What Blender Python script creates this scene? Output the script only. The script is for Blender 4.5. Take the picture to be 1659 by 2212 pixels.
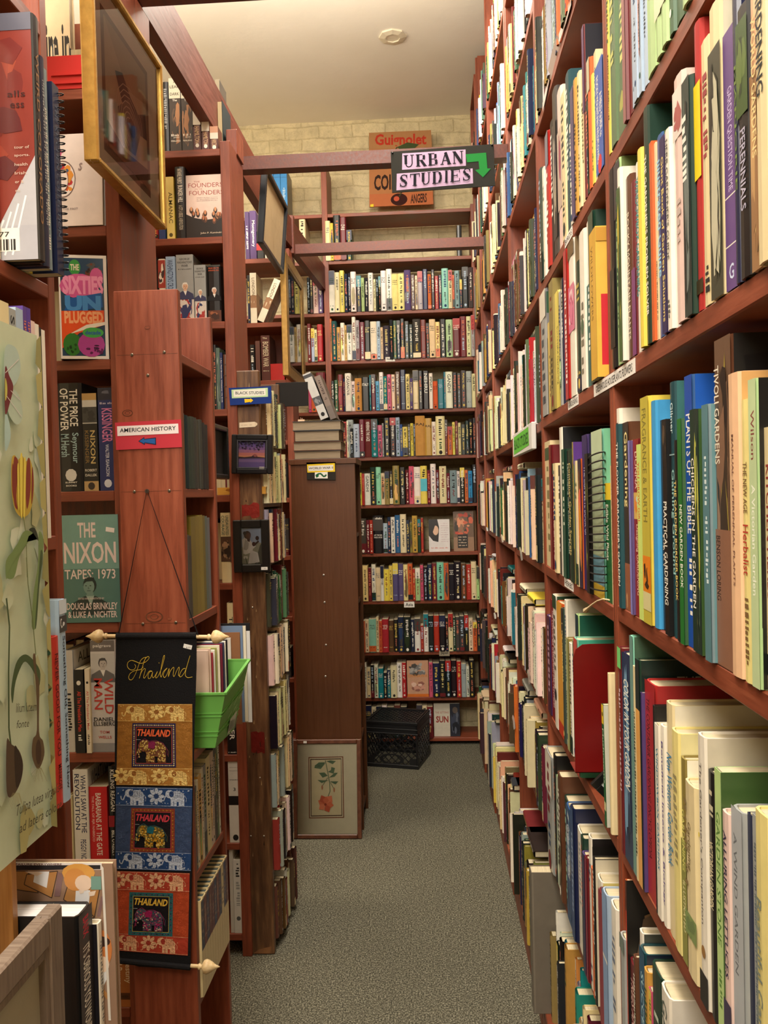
import bpy, math, random
from mathutils import Vector, Matrix

for o in list(bpy.data.objects):
    bpy.data.objects.remove(o)
SC = bpy.context.scene
COL = SC.collection

# ------------------------------------------------------------------ camera
F, CX, CY, VPX, VPY, ROLL, EYE = 1800.0, 829.5, 1106.0, 930.0, 1068.0, 0.0235, 1.6
_yc = Vector(((VPX - CX) / F, -(VPY - CY) / F, -1.0)).normalized()      # the aisle's direction seen by the camera
_up = Vector((-math.sin(ROLL), math.cos(ROLL), 0.0))
_up = (_up - _yc * _up.dot(_yc)).normalized()
_xc = _yc.cross(_up)
R3 = Matrix((_xc, _yc, _up))
CAMLOC = Vector((0, 0, EYE))
cam_data = bpy.data.cameras.new('camera')
cam = bpy.data.objects.new('camera', cam_data)
COL.objects.link(cam)
cam.matrix_world = Matrix.Translation(CAMLOC) @ R3.to_4x4()
cam_data.sensor_fit = 'HORIZONTAL'
cam_data.sensor_width = 36.0
cam_data.lens = 36.0 * F / 1659.0
cam_data.clip_start = 0.05
cam_data.clip_end = 60
SC.camera = cam

# ------------------------------------------------------------------ light and exposure
SC.view_settings.view_transform = 'Standard'
SC.view_settings.look = 'None'
SC.view_settings.gamma = 1.0
SC.view_settings.use_curve_mapping = False
SC.view_settings.exposure = -0.12
world = bpy.data.worlds.new('world')
SC.world = world
world.use_nodes = True
world.node_tree.nodes['Background'].inputs[0].default_value = (1.0, 0.88, 0.70, 1)
world.node_tree.nodes['Background'].inputs[1].default_value = 0.025


def lamp(name, loc, energy, sx, sy, rot=(0, 0, 0), col=(1.0, 0.915, 0.79)):
    d = bpy.data.lights.new(name, 'AREA')
    d.shape = 'RECTANGLE'
    d.size, d.size_y = sx, sy
    d.energy = energy
    d.color = col
    o = bpy.data.objects.new(name, d)
    COL.objects.link(o)
    o.location = loc
    o.rotation_euler = rot
    return o


def bulb(name, loc, energy, radius, col=(1.0, 0.915, 0.79)):
    d = bpy.data.lights.new(name, 'POINT')
    d.energy = energy
    d.color = col
    d.shadow_soft_size = radius
    o = bpy.data.objects.new(name, d)
    COL.objects.link(o)
    o.location = loc
    return o


lamp('ceiling_light_aisle', (-0.30, 0.9, 3.98), 92, 0.5, 1.8)
lamp('ceiling_light_far', (-0.18, 3.25, 3.97), 62, 0.4, 1.0)
lamp('ceiling_light_behind', (-0.6, -0.9, 3.4), 118, 1.2, 1.2, (0.95, 0, 0))
bulb('hanging_lamp_left', (-1.7, 3.2, 3.6), 80, 0.25)
lamp('ceiling_fill', (-0.3, 3.3, 3.60), 40, 1.2, 0.3, (math.pi, 0, 0))  # added upward fill to brighten the ceiling, not a fixture of the shop

# ------------------------------------------------------------------ unprojection
def ray(px, py):
    return R3 @ Vector(((px - CX) / F, -(py - CY) / F, -1.0))


def at_x(px, py, X):
    d = ray(px, py)
    return CAMLOC + d * (X / d.x)


def at_y(px, py, Y):
    d = ray(px, py)
    return CAMLOC + d * (Y / d.y)


def at_z(px, py, Z):
    d = ray(px, py)
    return CAMLOC + d * ((Z - EYE) / d.z)


def proj(p):
    c = R3.transposed() @ (Vector(p) - CAMLOC)
    return CX - F * c.x / c.z, CY + F * c.y / c.z


def y_of(px, X, Z):
    """depth at which a point of plane X at height Z shows at column px"""
    lo, hi = 0.3, 9.0
    f = lambda y: proj((X, y, Z))[0] - px
    s = 1 if f(lo) > 0 else -1
    for _ in range(40):
        m = (lo + hi) / 2
        if f(m) * s > 0:
            lo = m
        else:
            hi = m
    return (lo + hi) / 2


# ------------------------------------------------------------------ colours
def lin(c):
    return tuple(((v / 255.0) / 12.92 if v / 255.0 <= 0.04045 else ((v / 255.0 + 0.055) / 1.055) ** 2.4) for v in c[:3])


PAL = {
    'w': (232, 224, 208), 'c': (224, 206, 160), 'k': (24, 23, 24), 'b': (48, 88, 142), 'n': (27, 34, 66), 'r': (170, 40, 36),
    'm': (104, 28, 34), 'o': (206, 96, 46), 'y': (226, 202, 82), 'g': (48, 88, 54), 'e': (24, 52, 40), 't': (18, 118, 128),
    'a': (132, 196, 172), 'p': (206, 84, 118), 'v': (84, 66, 116), 's': (158, 160, 158), 'd': (62, 58, 56), 'u': (92, 56, 38),
    'f': (196, 146, 66), 'l': (166, 184, 204), 'h': (136, 120, 62), 'x': (226, 196, 186), 'G': (170, 200, 140), 'K': (56, 70, 62),
    'T': (28, 70, 78), 'Y': (232, 216, 140), 'P': (232, 188, 148), 'B': (60, 150, 205), 'E': (92, 116, 86), 'S': (120, 140, 146),
}
PNAME = {
    'w': 'white', 'c': 'cream', 'k': 'black', 'b': 'blue', 'n': 'navy', 'r': 'red', 'm': 'maroon', 'o': 'orange', 'y': 'yellow',
    'g': 'green', 'e': 'dark green', 't': 'teal', 'a': 'mint green', 'p': 'pink', 'v': 'purple', 's': 'grey', 'd': 'charcoal', 'u': 'brown',
    'f': 'tan', 'l': 'pale blue', 'h': 'olive', 'x': 'pinkish white', 'G': 'pale green', 'K': 'greenish black', 'T': 'dark teal',
    'Y': 'pale yellow', 'P': 'peach', 'B': 'sky blue', 'E': 'grey green', 'S': 'blue grey',
}


def rgb(c):
    return PAL[c] if isinstance(c, str) else c


def lum(c):
    c = rgb(c)
    return 0.3 * c[0] + 0.59 * c[1] + 0.11 * c[2]


# ------------------------------------------------------------------ materials
MATS = {}


def new_mat(name):
    m = bpy.data.materials.new(name)
    m.use_nodes = True
    nt = m.node_tree
    nt.nodes.clear()
    out = nt.nodes.new('ShaderNodeOutputMaterial')
    b = nt.nodes.new('ShaderNodeBsdfPrincipled')
    nt.links.new(b.outputs[0], out.inputs[0])
    MATS[name] = m
    return m, nt, b


def N(nt, t, **kw):
    n = nt.nodes.new(t)
    for k, v in kw.items():
        setattr(n, k, v)
    return n


def mixc(nt, fac, a, b, mode='MIX'):
    n = N(nt, 'ShaderNodeMix', data_type='RGBA', blend_type=mode)
    for sock, v in ((n.inputs[0], fac), (n.inputs[6], a), (n.inputs[7], b)):
        if hasattr(v, 'is_linked'):
            nt.links.new(v, sock)
        elif isinstance(v, (tuple, list)):
            sock.default_value = (*v[:3], 1)
        else:
            sock.default_value = v
    return n.outputs[2]


def coords(nt, scale=(1, 1, 1), kind='Object', rot=(0, 0, 0)):
    tc = N(nt, 'ShaderNodeTexCoord')
    mp = N(nt, 'ShaderNodeMapping')
    mp.inputs['Scale'].default_value = scale
    mp.inputs['Rotation'].default_value = rot
    nt.links.new(tc.outputs[kind], mp.inputs[0])
    return mp.outputs[0]


def noise(nt, vec, scale, detail=3.0, rough=0.55):
    n = N(nt, 'ShaderNodeTexNoise')
    n.inputs['Scale'].default_value = scale
    n.inputs['Detail'].default_value = detail
    n.inputs['Roughness'].default_value = rough
    nt.links.new(vec, n.inputs['Vector'])
    return n.outputs['Fac']


def ramp(nt, fac, stops):
    n = N(nt, 'ShaderNodeValToRGB')
    el = n.color_ramp.elements
    while len(el) < len(stops):
        el.new(0.5)
    for e, (p, c) in zip(el, stops):
        e.position = p
        e.color = (*c[:3], 1) if not isinstance(c, (int, float)) else (c, c, c, 1)
    nt.links.new(fac, n.inputs[0])
    return n.outputs[0]


def bump(nt, b, h, strength, dist=0.01):
    n = N(nt, 'ShaderNodeBump')
    n.inputs['Strength'].default_value = strength
    n.inputs['Distance'].default_value = dist
    nt.links.new(h, n.inputs['Height'])
    nt.links.new(n.outputs[0], b.inputs['Normal'])


def col_mat(name, rough, spec=0.5, metal=0.0, var=0.10, vscale=30.0, bmp=0.0, stretch=(1, 1, 1), coat=0.0):
    """a material whose flat colour comes from the mesh's colour attribute, broken up by a little procedural wear"""
    m, nt, b = new_mat(name)
    a = N(nt, 'ShaderNodeAttribute', attribute_name='Col')
    f = noise(nt, coords(nt, stretch), vscale)
    v = ramp(nt, f, [(0.25, 1 - var), (0.75, 1 + 0.0)])
    nt.links.new(mixc(nt, 1.0, a.outputs['Color'], v, 'MULTIPLY'), b.inputs['Base Color'])
    b.inputs['Roughness'].default_value = rough
    b.inputs['Specular IOR Level'].default_value = spec
    b.inputs['Metallic'].default_value = metal
    b.inputs['Coat Weight'].default_value = coat
    b.inputs['Coat Roughness'].default_value = 0.15
    if bmp:
        bump(nt, b, f, bmp, 0.004)
    return m


col_mat('glossy_cover', 0.34, 0.5, var=0.12)
col_mat('matte_cover', 0.7, 0.3, var=0.16)
col_mat('paper', 0.85, 0.2, var=0.06)
col_mat('page_edges', 0.9, 0.1, var=0.42, vscale=1.0, stretch=(900, 14, 14))
col_mat('page_edges_lying', 0.9, 0.1, var=0.42, vscale=1.0, stretch=(14, 14, 900))
col_mat('plastic', 0.4, 0.5, var=0.05)
col_mat('satin', 0.38, 0.6, metal=0.25, var=0.3, vscale=60, bmp=0.5, stretch=(1, 1, 1))
col_mat('brocade_thread', 0.36, 0.6, metal=0.2, var=0.3, vscale=260, bmp=0.6)
col_mat('cloth', 0.85, 0.2, var=0.25, vscale=350, bmp=0.35)
col_mat('sequins', 0.22, 0.9, metal=0.3, var=0.2, vscale=90)
col_mat('gilt', 0.38, 0.5, metal=0.8, var=0.3, vscale=40, bmp=0.15)
col_mat('lacquer', 0.28, 0.5, var=0.12)
col_mat('picture_print', 0.5, 0.4, var=0.1, vscale=25)
col_mat('bare_metal', 0.35, 0.5, metal=0.9, var=0.2)


def wood(name, base, dark, light, stretch, rough=0.42, wear=0.35, scale=1.0):
    m, nt, b = new_mat(name)
    v = coords(nt, stretch)
    g = noise(nt, v, 6.0 * scale, 5.0, 0.6)
    c = ramp(nt, g, [(0.2, dark), (0.5, base), (0.85, light)])
    big = noise(nt, coords(nt), 2.2, 2.0)
    c = mixc(nt, 1.0, c, ramp(nt, big, [(0.3, 0.74), (0.7, 1.08)]), 'MULTIPLY')
    k = noise(nt, coords(nt, (1, 1, 1)), 5.5, 1.0, 0.4)          # knots and dents
    c = mixc(nt, ramp(nt, k, [(0.20, 0.55), (0.27, 0.0)]), c, dark)
    s = noise(nt, coords(nt, (1, 1, 1)), 55.0, 4.0, 0.75)         # small worn flecks
    c = mixc(nt, ramp(nt, s, [(0.70, 0.0), (0.80, wear)]), c, light)
    nt.links.new(c, b.inputs['Base Color'])
    nt.links.new(ramp(nt, g, [(0.2, rough - 0.08), (0.8, rough + 0.14)]), b.inputs['Roughness'])
    bump(nt, b, g, 0.12, 0.003)
    return m


RED_BASE, RED_DARK, RED_LIGHT = lin((130, 62, 38)), lin((98, 43, 26)), lin((152, 80, 51))
wood('red_stained_upright', RED_BASE, RED_DARK, RED_LIGHT, (14, 14, 1.2))
wood('red_stained_board', RED_BASE, RED_DARK, RED_LIGHT, (1.4, 1.4, 16))
wood('red_stained_beam', lin((98, 43, 28)), lin((72, 30, 19)), lin((118, 57, 38)), (16, 1.2, 16))
wood('brown_panel', lin((84, 46, 18)), lin((76, 40, 15)), lin((92, 52, 22)), (30, 30, 0.8), 0.42, 0.05)
wood('old_brown_post', lin((96, 64, 40)), lin((54, 32, 20)), lin((150, 112, 72)), (10, 10, 1.0), 0.4, 0.7)
wood('oak_panel', lin((176, 120, 62)), lin((146, 94, 46)), lin((196, 144, 84)), (26, 26, 0.9), 0.45, 0.2)
wood('walnut_frame', lin((88, 48, 30)), lin((58, 30, 18)), lin((116, 70, 44)), (6, 6, 6), 0.35, 0.2)
wood('weathered_frame', lin((122, 104, 90)), lin((86, 70, 60)), lin((150, 134, 118)), (30, 1.5, 1.5), 0.4, 0.3)
wood('turned_wood', lin((214, 186, 138)), lin((186, 150, 100)), lin((232, 210, 170)), (4, 30, 30), 0.45, 0.1)

m, nt, b = new_mat('carpet')
v = coords(nt)
f1 = noise(nt, v, 190.0, 3.0, 0.75)
f2 = noise(nt, v, 60.0, 3.0, 0.6)
f3 = noise(nt, v, 2.0, 2.0, 0.5)
c = ramp(nt, f1, [(0.36, lin((50, 49, 41))), (0.5, lin((96, 93, 79))), (0.64, lin((166, 162, 142)))])
c = mixc(nt, 1.0, c, ramp(nt, f2, [(0.3, 0.78), (0.7, 1.1)]), 'MULTIPLY')
c = mixc(nt, 1.0, c, ramp(nt, f3, [(0.3, 0.88), (0.7, 1.05)]), 'MULTIPLY')
nt.links.new(c, b.inputs['Base Color'])
b.inputs['Roughness'].default_value = 0.95
b.inputs['Specular IOR Level'].default_value = 0.1
bump(nt, b, f1, 0.7, 0.006)

m, nt, b = new_mat('ceiling_plaster')
v = coords(nt)
f = noise(nt, v, 1.3, 4.0)
nt.links.new(ramp(nt, f, [(0.3, lin((236, 229, 212))), (0.7, lin((246, 240, 226)))]), b.inputs['Base Color'])
b.inputs['Roughness'].default_value = 0.8
bump(nt, b, noise(nt, v, 14.0, 4.0), 0.12, 0.01)

m, nt, b = new_mat('plain_plaster')
f = noise(nt, coords(nt), 2.0, 4.0)
nt.links.new(ramp(nt, f, [(0.3, lin((204, 190, 156))), (0.7, lin((220, 208, 176)))]), b.inputs['Base Color'])
b.inputs['Roughness'].default_value = 0.85

m, nt, b = new_mat('painted_brick')
tc = N(nt, 'ShaderNodeTexCoord')
mp = N(nt, 'ShaderNodeMapping')
mp.inputs['Rotation'].default_value = (-math.pi / 2, 0, 0)
nt.links.new(tc.outputs['Object'], mp.inputs[0])
wob = N(nt, 'ShaderNodeTexNoise')
wob.inputs['Scale'].default_value = 7.0
wob.inputs['Detail'].default_value = 3.0
nt.links.new(mp.outputs[0], wob.inputs['Vector'])
vm = N(nt, 'ShaderNodeVectorMath', operation='MULTIPLY_ADD')
nt.links.new(wob.outputs['Color'], vm.inputs[0])
vm.inputs[1].default_value = (0.034, 0.034, 0.0)
nt.links.new(mp.outputs[0], vm.inputs[2])
br = N(nt, 'ShaderNodeTexBrick')
br.offset = 0.5
br.inputs['Scale'].default_value = 1.0
br.inputs['Mortar Size'].default_value = 0.0045
br.inputs['Mortar Smooth'].default_value = 0.55
br.inputs['Bias'].default_value = 0.0
br.inputs['Brick Width'].default_value = 0.225
br.inputs['Row Height'].default_value = 0.082
br.inputs['Color1'].default_value = (*lin((208, 193, 152)), 1)
br.inputs['Color2'].default_value = (*lin((198, 183, 142)), 1)
br.inputs['Mortar'].default_value = (*lin((192, 177, 136)), 1)
nt.links.new(vm.outputs[0], br.inputs['Vector'])
lump = noise(nt, coords(nt), 16.0, 5.0, 0.6)
c = mixc(nt, 1.0, br.outputs['Color'], ramp(nt, lump, [(0.3, 0.80), (0.6, 1.04)]), 'MULTIPLY')
crack = noise(nt, coords(nt), 9.0, 6.0, 0.8)
c = mixc(nt, ramp(nt, crack, [(0.494, 0.0), (0.5, 0.75), (0.506, 0.0)]), c, lin((112, 92, 62)))
nt.links.new(c, b.inputs['Base Color'])
b.inputs['Roughness'].default_value = 0.6
inv = N(nt, 'ShaderNodeMath', operation='MULTIPLY_ADD')
nt.links.new(br.outputs['Fac'], inv.inputs[0])
inv.inputs[1].default_value = -1.0
nt.links.new(lump, inv.inputs[2])
bump(nt, b, inv.outputs[0], 0.5, 0.016)

m, nt, b = new_mat('picture_glass')
nt.nodes.remove(b)
out = [n for n in nt.nodes if n.type == 'OUTPUT_MATERIAL'][0]
tr = N(nt, 'ShaderNodeBsdfTransparent')
gl = N(nt, 'ShaderNodeBsdfGlossy')
gl.inputs['Roughness'].default_value = 0.03
fr = N(nt, 'ShaderNodeFresnel')
fr.inputs[0].default_value = 1.5
ms = N(nt, 'ShaderNodeMixShader')
nt.links.new(fr.outputs[0], ms.inputs[0])
nt.links.new(tr.outputs[0], ms.inputs[1])
nt.links.new(gl.outputs[0], ms.inputs[2])
nt.links.new(ms.outputs[0], out.inputs[0])


# ------------------------------------------------------------------ mesh builder
class MB:
    def __init__(self):
        self.v, self.f, self.c, self.m, self.slots = [], [], [], [], []
        self.cur, self.col = 0, (0.5, 0.5, 0.5)

    def mat(self, name, col=None):
        if name not in self.slots:
            self.slots.append(name)
        self.cur = self.slots.index(name)
        if col is not None:
            self.col = lin(rgb(col))
        return self

    def colour(self, col):
        self.col = lin(rgb(col))
        return self

    def face(self, pts):
        n = len(self.v)
        self.v.extend(tuple(p) for p in pts)
        self.f.append(tuple(range(n, n + len(pts))))
        self.c.append(self.col)
        self.m.append(self.cur)

    def mesh(self, pts, faces):
        n = len(self.v)
        self.v.extend(tuple(p) for p in pts)
        for f in faces:
            self.f.append(tuple(n + i for i in f))
            self.c.append(self.col)
            self.m.append(self.cur)

    def box(self, x0, x1, y0, y1, z0, z1, M=None, bev=0.0):
        if x0 > x1: x0, x1 = x1, x0
        if y0 > y1: y0, y1 = y1, y0
        if z0 > z1: z0, z1 = z1, z0
        if bev <= 0:
            p = [(x, y, z) for z in (z0, z1) for y in (y0, y1) for x in (x0, x1)]
            fs = [(0, 2, 3, 1), (4, 5, 7, 6), (0, 1, 5, 4), (2, 6, 7, 3), (0, 4, 6, 2), (1, 3, 7, 5)]
        else:
            b_ = min(bev, (x1 - x0) / 2.2, (y1 - y0) / 2.2, (z1 - z0) / 2.2)
            p, idx = [], {}
            for sx in (0, 1):
                for sy in (0, 1):
                    for sz in (0, 1):
                        X, Y, Z = (x0, x1)[sx], (y0, y1)[sy], (z0, z1)[sz]
                        dx, dy, dz = (b_, -b_)[sx], (b_, -b_)[sy], (b_, -b_)[sz]
                        for ax, q in ((0, (X, Y + dy, Z + dz)), (1, (X + dx, Y, Z + dz)), (2, (X + dx, Y + dy, Z))):
                            idx[(sx, sy, sz, ax)] = len(p)
                            p.append(q)
            fs = []
            i = lambda *a: idx[a]
            for s in (0, 1):
                fs.append((i(s, 0, 0, 0), i(s, 1, 0, 0), i(s, 1, 1, 0), i(s, 0, 1, 0)))
                fs.append((i(0, s, 0, 1), i(1, s, 0, 1), i(1, s, 1, 1), i(0, s, 1, 1)))
                fs.append((i(0, 0, s, 2), i(1, 0, s, 2), i(1, 1, s, 2), i(0, 1, s, 2)))
            for a in (0, 1):
                for c_ in (0, 1):
                    fs.append((i(a, c_, 0, 0), i(a, c_, 1, 0), i(a, c_, 1, 1), i(a, c_, 0, 1)))
                    fs.append((i(a, 0, c_, 0), i(a, 1, c_, 0), i(a, 1, c_, 2), i(a, 0, c_, 2)))
                    fs.append((i(0, a, c_, 1), i(1, a, c_, 1), i(1, a, c_, 2), i(0, a, c_, 2)))
            for sx in (0, 1):
                for sy in (0, 1):
                    for sz in (0, 1):
                        fs.append((i(sx, sy, sz, 0), i(sx, sy, sz, 1), i(sx, sy, sz, 2)))
        if M is not None:
            p = [M @ Vector(q) for q in p]
        self.mesh(p, fs)
        return self

    def bar(self, a, b, w, h, up=(0, 0, 1)):
        """a rectangular bar from a to b"""
        a, b = Vector(a), Vector(b)
        d = (b - a).normalized()
        s = d.cross(Vector(up)).normalized()
        u = s.cross(d)
        p = [q + s * (w / 2 * i) + u * (h / 2 * j) for q in (a, b) for i, j in ((-1, -1), (1, -1), (1, 1), (-1, 1))]
        self.mesh(p, [(0, 1, 2, 3), (7, 6, 5, 4), (0, 4, 5, 1), (1, 5, 6, 2), (2, 6, 7, 3), (3, 7, 4, 0)])
        return self

    def tube(self, pts, r, seg=6, closed=False):
        pts = [Vector(p) for p in pts]
        n = len(pts)
        ring, prev = [], None
        for i, p in enumerate(pts):
            a = pts[i - 1] if (i > 0 or closed) else pts[i]
            b_ = pts[(i + 1) % n] if (i < n - 1 or closed) else pts[i]
            t = (b_ - a)
            t = t.normalized() if t.length > 1e-9 else Vector((0, 0, 1))
            if prev is None:
                s = t.cross(Vector((0.31, 0.87, 0.37))).normalized()
            else:
                s = (prev - t * prev.dot(t)).normalized()
            prev = s
            u = t.cross(s)
            rr = r[i] if isinstance(r, (list, tuple)) else r
            ring.append([p + (s * math.cos(k * 2 * math.pi / seg) + u * math.sin(k * 2 * math.pi / seg)) * rr for k in range(seg)])
        P = [q for rg in ring for q in rg]
        fs = []
        for i in range(n if closed else n - 1):
            for k in range(seg):
                a, b_ = i * seg, ((i + 1) % n) * seg
                fs.append((a + k, a + (k + 1) % seg, b_ + (k + 1) % seg, b_ + k))
        if not closed:
            fs.append(tuple(range(seg))[::-1])
            fs.append(tuple((n - 1) * seg + k for k in range(seg)))
        self.mesh(P, fs)
        return self

    def lathe(self, prof, M, seg=16):
        """prof: (radius, height) pairs turned about M's z axis"""
        P = [M @ Vector((r * math.cos(k * 2 * math.pi / seg), r * math.sin(k * 2 * math.pi / seg), z)) for r, z in prof for k in range(seg)]
        fs = []
        for i in range(len(prof) - 1):
            for k in range(seg):
                a, b_ = i * seg, (i + 1) * seg
                fs.append((a + k, a + (k + 1) % seg, b_ + (k + 1) % seg, b_ + k))
        fs.append(tuple(range(seg))[::-1])
        fs.append(tuple((len(prof) - 1) * seg + k for k in range(seg)))
        self.mesh(P, fs)
        return self

    def build(self, name, parent=None, loc=None, smooth=False):
        me = bpy.data.meshes.new(name)
        me.from_pydata(self.v, [], self.f)
        for s in self.slots:
            me.materials.append(MATS[s])
        me.polygons.foreach_set('material_index', self.m)
        at = me.color_attributes.new('Col', 'FLOAT_COLOR', 'CORNER')
        buf = []
        for f, c in zip(self.f, self.c):
            buf.extend((c[0], c[1], c[2], 1.0) * len(f))
        at.data.foreach_set('color', buf)
        if smooth:
            me.polygons.foreach_set('use_smooth', [True] * len(self.f))
        me.update()
        o = bpy.data.objects.new(name, me)
        COL.objects.link(o)
        if parent is not None:
            o.parent = parent
        if loc is not None:
            o.location = loc
        return o


def tag(o, label=None, cat=None, group=None, kind=None):
    if label: o['label'] = label
    if cat: o['category'] = cat
    if group: o['group'] = group
    if kind: o['kind'] = kind
    return o


def thing(name, label, cat, loc=(0, 0, 0), rz=0.0, group=None):
    o = bpy.data.objects.new(name, None)
    o.empty_display_size = 0.05
    COL.objects.link(o)
    o.location = loc
    o.rotation_euler = (0, 0, rz)
    return tag(o, label, cat, group)


# ------------------------------------------------------------------ flat drawing: print, lettering, stitched pattern
TXT = {}


def text_geo(s, bold=0.0, shear=0.0):
    key = (s, bold, shear)
    if key not in TXT:
        cu = bpy.data.curves.new('lettering', 'FONT')
        cu.body = s
        cu.resolution_u = 2
        cu.offset = bold
        cu.shear = shear
        cu.fill_mode = 'FRONT'
        ob = bpy.data.objects.new('lettering', cu)
        me = bpy.data.meshes.new_from_object(ob)
        vs = [v.co.copy() for v in me.vertices]
        fs = [tuple(p.vertices) for p in me.polygons]
        bpy.data.objects.remove(ob)
        bpy.data.meshes.remove(me)
        bpy.data.curves.remove(cu)
        if vs:
            x0, x1 = min(v.x for v in vs), max(v.x for v in vs)
            y0, y1 = min(v.y for v in vs), max(v.y for v in vs)
            vs = [((v.x - x0) / max(x1 - x0, 1e-6), (v.y - y0) / max(y1 - y0, 1e-6)) for v in vs]
        TXT[key] = (vs, fs)
    return TXT[key]


class Pic:
    """draws flat shapes in the plane o + a*u + b*v; each new shape lies a hair in front of the last"""

    def __init__(self, mb, o, u, v, mat='paper', step=0.00003, start=0.0002):
        self.mb, self.o, self.u, self.v = mb, Vector(o), Vector(u), Vector(v)
        self.n = self.u.cross(self.v).normalized()
        self.mat, self.step, self.k = mat, step, start

    def P(self, a, b):
        return self.o + self.u * a + self.v * b + self.n * self.k

    def _go(self, col, mat):
        self.k += self.step
        self.mb.mat(mat or self.mat, col)

    def poly(self, pts, col, mat=None):
        self._go(col, mat)
        ar = sum(pts[i - 1][0] * pts[i][1] - pts[i][0] * pts[i - 1][1] for i in range(len(pts)))
        if ar < 0:
            pts = pts[::-1]
        self.mb.face([self.P(a, b) for a, b in pts])
        return self

    def spoly(self, pts, col, mat=None, k=4):
        """a closed outline through the points, rounded between them"""
        n, out = len(pts), []
        for i in range(n):
            p0, p1, p2, p3 = pts[i - 1], pts[i], pts[(i + 1) % n], pts[(i + 2) % n]
            for j in range(k):
                t = j / k
                out.append(tuple(.5 * (2 * p1[d] + (p2[d] - p0[d]) * t + (2 * p0[d] - 5 * p1[d] + 4 * p2[d] - p3[d]) * t * t + (3 * p1[d] - p0[d] - 3 * p2[d] + p3[d]) * t ** 3) for d in (0, 1)))
        return self.poly(out, col, mat)

    def rect(self, a0, b0, a1, b1, col, mat=None):
        a0, a1 = min(a0, a1), max(a0, a1)
        b0, b1 = min(b0, b1), max(b0, b1)
        return self.poly([(a0, b0), (a1, b0), (a1, b1), (a0, b1)], col, mat)

    def ell(self, a, b, ra, rb, col, mat=None, n=14, rot=0.0):
        c, s = math.cos(rot), math.sin(rot)
        pts = []
        for i in range(n):
            t = i * 2 * math.pi / n
            x, y = ra * math.cos(t), rb * math.sin(t)
            pts.append((a + x * c - y * s, b + x * s + y * c))
        return self.poly(pts, col, mat)

    def line(self, pts, w, col, mat=None, same=True):
        self._go(col, mat)
        for i in range(len(pts) - 1):
            (a0, b0), (a1, b1) = pts[i], pts[i + 1]
            d = math.hypot(a1 - a0, b1 - b0)
            if d < 1e-9:
                continue
            na, nb = -(b1 - b0) / d * w / 2, (a1 - a0) / d * w / 2
            self.mb.face([self.P(a0 - na, b0 - nb), self.P(a1 - na, b1 - nb), self.P(a1 + na, b1 + nb), self.P(a0 + na, b0 + nb)])
        return self

    def text(self, s, a0, b0, a1, b1, col, mat=None, bold=0.0, shear=0.0):
        """s stretched to fill the box"""
        vs, fs = text_geo(s, bold, shear)
        self._go(col, mat)
        self.mb.mesh([self.P(a0 + x * (a1 - a0), b0 + y * (b1 - b0)) for x, y in vs], fs)
        return self

    def vtext(self, s, a0, b0, a1, b1, col, mat=None, bold=0.0, shear=0.0):
        """s reading downwards, filling the box"""
        vs, fs = text_geo(s, bold, shear)
        self._go(col, mat)
        self.mb.mesh([self.P(a0 + y * (a1 - a0), b1 - x * (b1 - b0)) for x, y in vs], fs)
        return self

    def marks(self, a0, b0, a1, b1, col, rng, mat=None, vertical=True, gap=0.3):
        """worn lettering too small to read: a run of uneven strokes"""
        self._go(col, mat)
        if vertical:
            h = (a1 - a0)
            z = b1
            while z > b0 + h * 0.3:
                L = h * rng.uniform(0.25, 0.6)
                if rng.random() < 0.14:
                    z -= h * 0.6
                    continue
                x0 = a0 + (h * 0.3 if rng.random() < 0.3 else 0)
                x1 = a1 - (h * 0.25 if rng.random() < 0.4 else 0)
                zz = max(z - L, b0)
                self.mb.face([self.P(x0, zz), self.P(x1, zz), self.P(x1, z), self.P(x0, z)])
                z = zz - h * gap * rng.uniform(0.6, 1.3)
        else:
            h = (b1 - b0)
            x = a0
            while x < a1 - h * 0.3:
                L = h * rng.uniform(0.25, 0.6)
                if rng.random() < 0.14:
                    x += h * 0.6
                    continue
                y1 = b1 - (h * 0.3 if rng.random() < 0.5 else 0)
                xx = min(x + L, a1)
                self.mb.face([self.P(x, b0), self.P(xx, b0), self.P(xx, y1), self.P(x, y1)])
                x = xx + h * gap * rng.uniform(0.6, 1.3)
        return self

    def blotch(self, a0, b0, a1, b1, cols, rng, n=12, s=0.3, mat=None):
        for _ in range(n):
            w, h = (a1 - a0) * s * rng.uniform(0.3, 1), (b1 - b0) * s * rng.uniform(0.3, 1)
            ca, cb = rng.uniform(a0 + w, a1 - w), rng.uniform(b0 + h, b1 - h)
            k = rng.randint(5, 8)
            pts = []
            for i in range(k):
                t = i * 2 * math.pi / k
                q = rng.uniform(0.55, 1.0)
                pts.append((ca + w * q * math.cos(t), cb + h * q * math.sin(t)))
            self.poly(pts, rng.choice(cols), mat)
        return self

    def bust(self, a, b, s, skin, hair, coat, shirt=(225, 222, 215), turn=0.12, bald=False):
        """a head-and-shoulders figure, s = head height, (a, b) = chin"""
        self.poly([(a - 1.25 * s, b - 1.3 * s), (a - 1.1 * s, b - 0.55 * s), (a - 0.35 * s, b - 0.12 * s), (a + 0.35 * s, b - 0.12 * s),
                   (a + 1.1 * s, b - 0.55 * s), (a + 1.25 * s, b - 1.3 * s)], coat)
        self.poly([(a - 0.26 * s, b - 0.08 * s), (a + 0.26 * s, b - 0.08 * s), (a + 0.05 * s, b - 0.75 * s)], shirt)
        self.poly([(a - 0.2 * s, b + 0.2 * s), (a + 0.2 * s, b + 0.2 * s), (a + 0.22 * s, b - 0.12 * s), (a - 0.22 * s, b - 0.12 * s)], skin)
        if not bald:
            self.ell(a, b + 0.56 * s, 0.43 * s, 0.5 * s, hair)
        self.ell(a + turn * 0.3 * s, b + 0.46 * s, 0.35 * s, 0.46 * s, skin)
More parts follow.
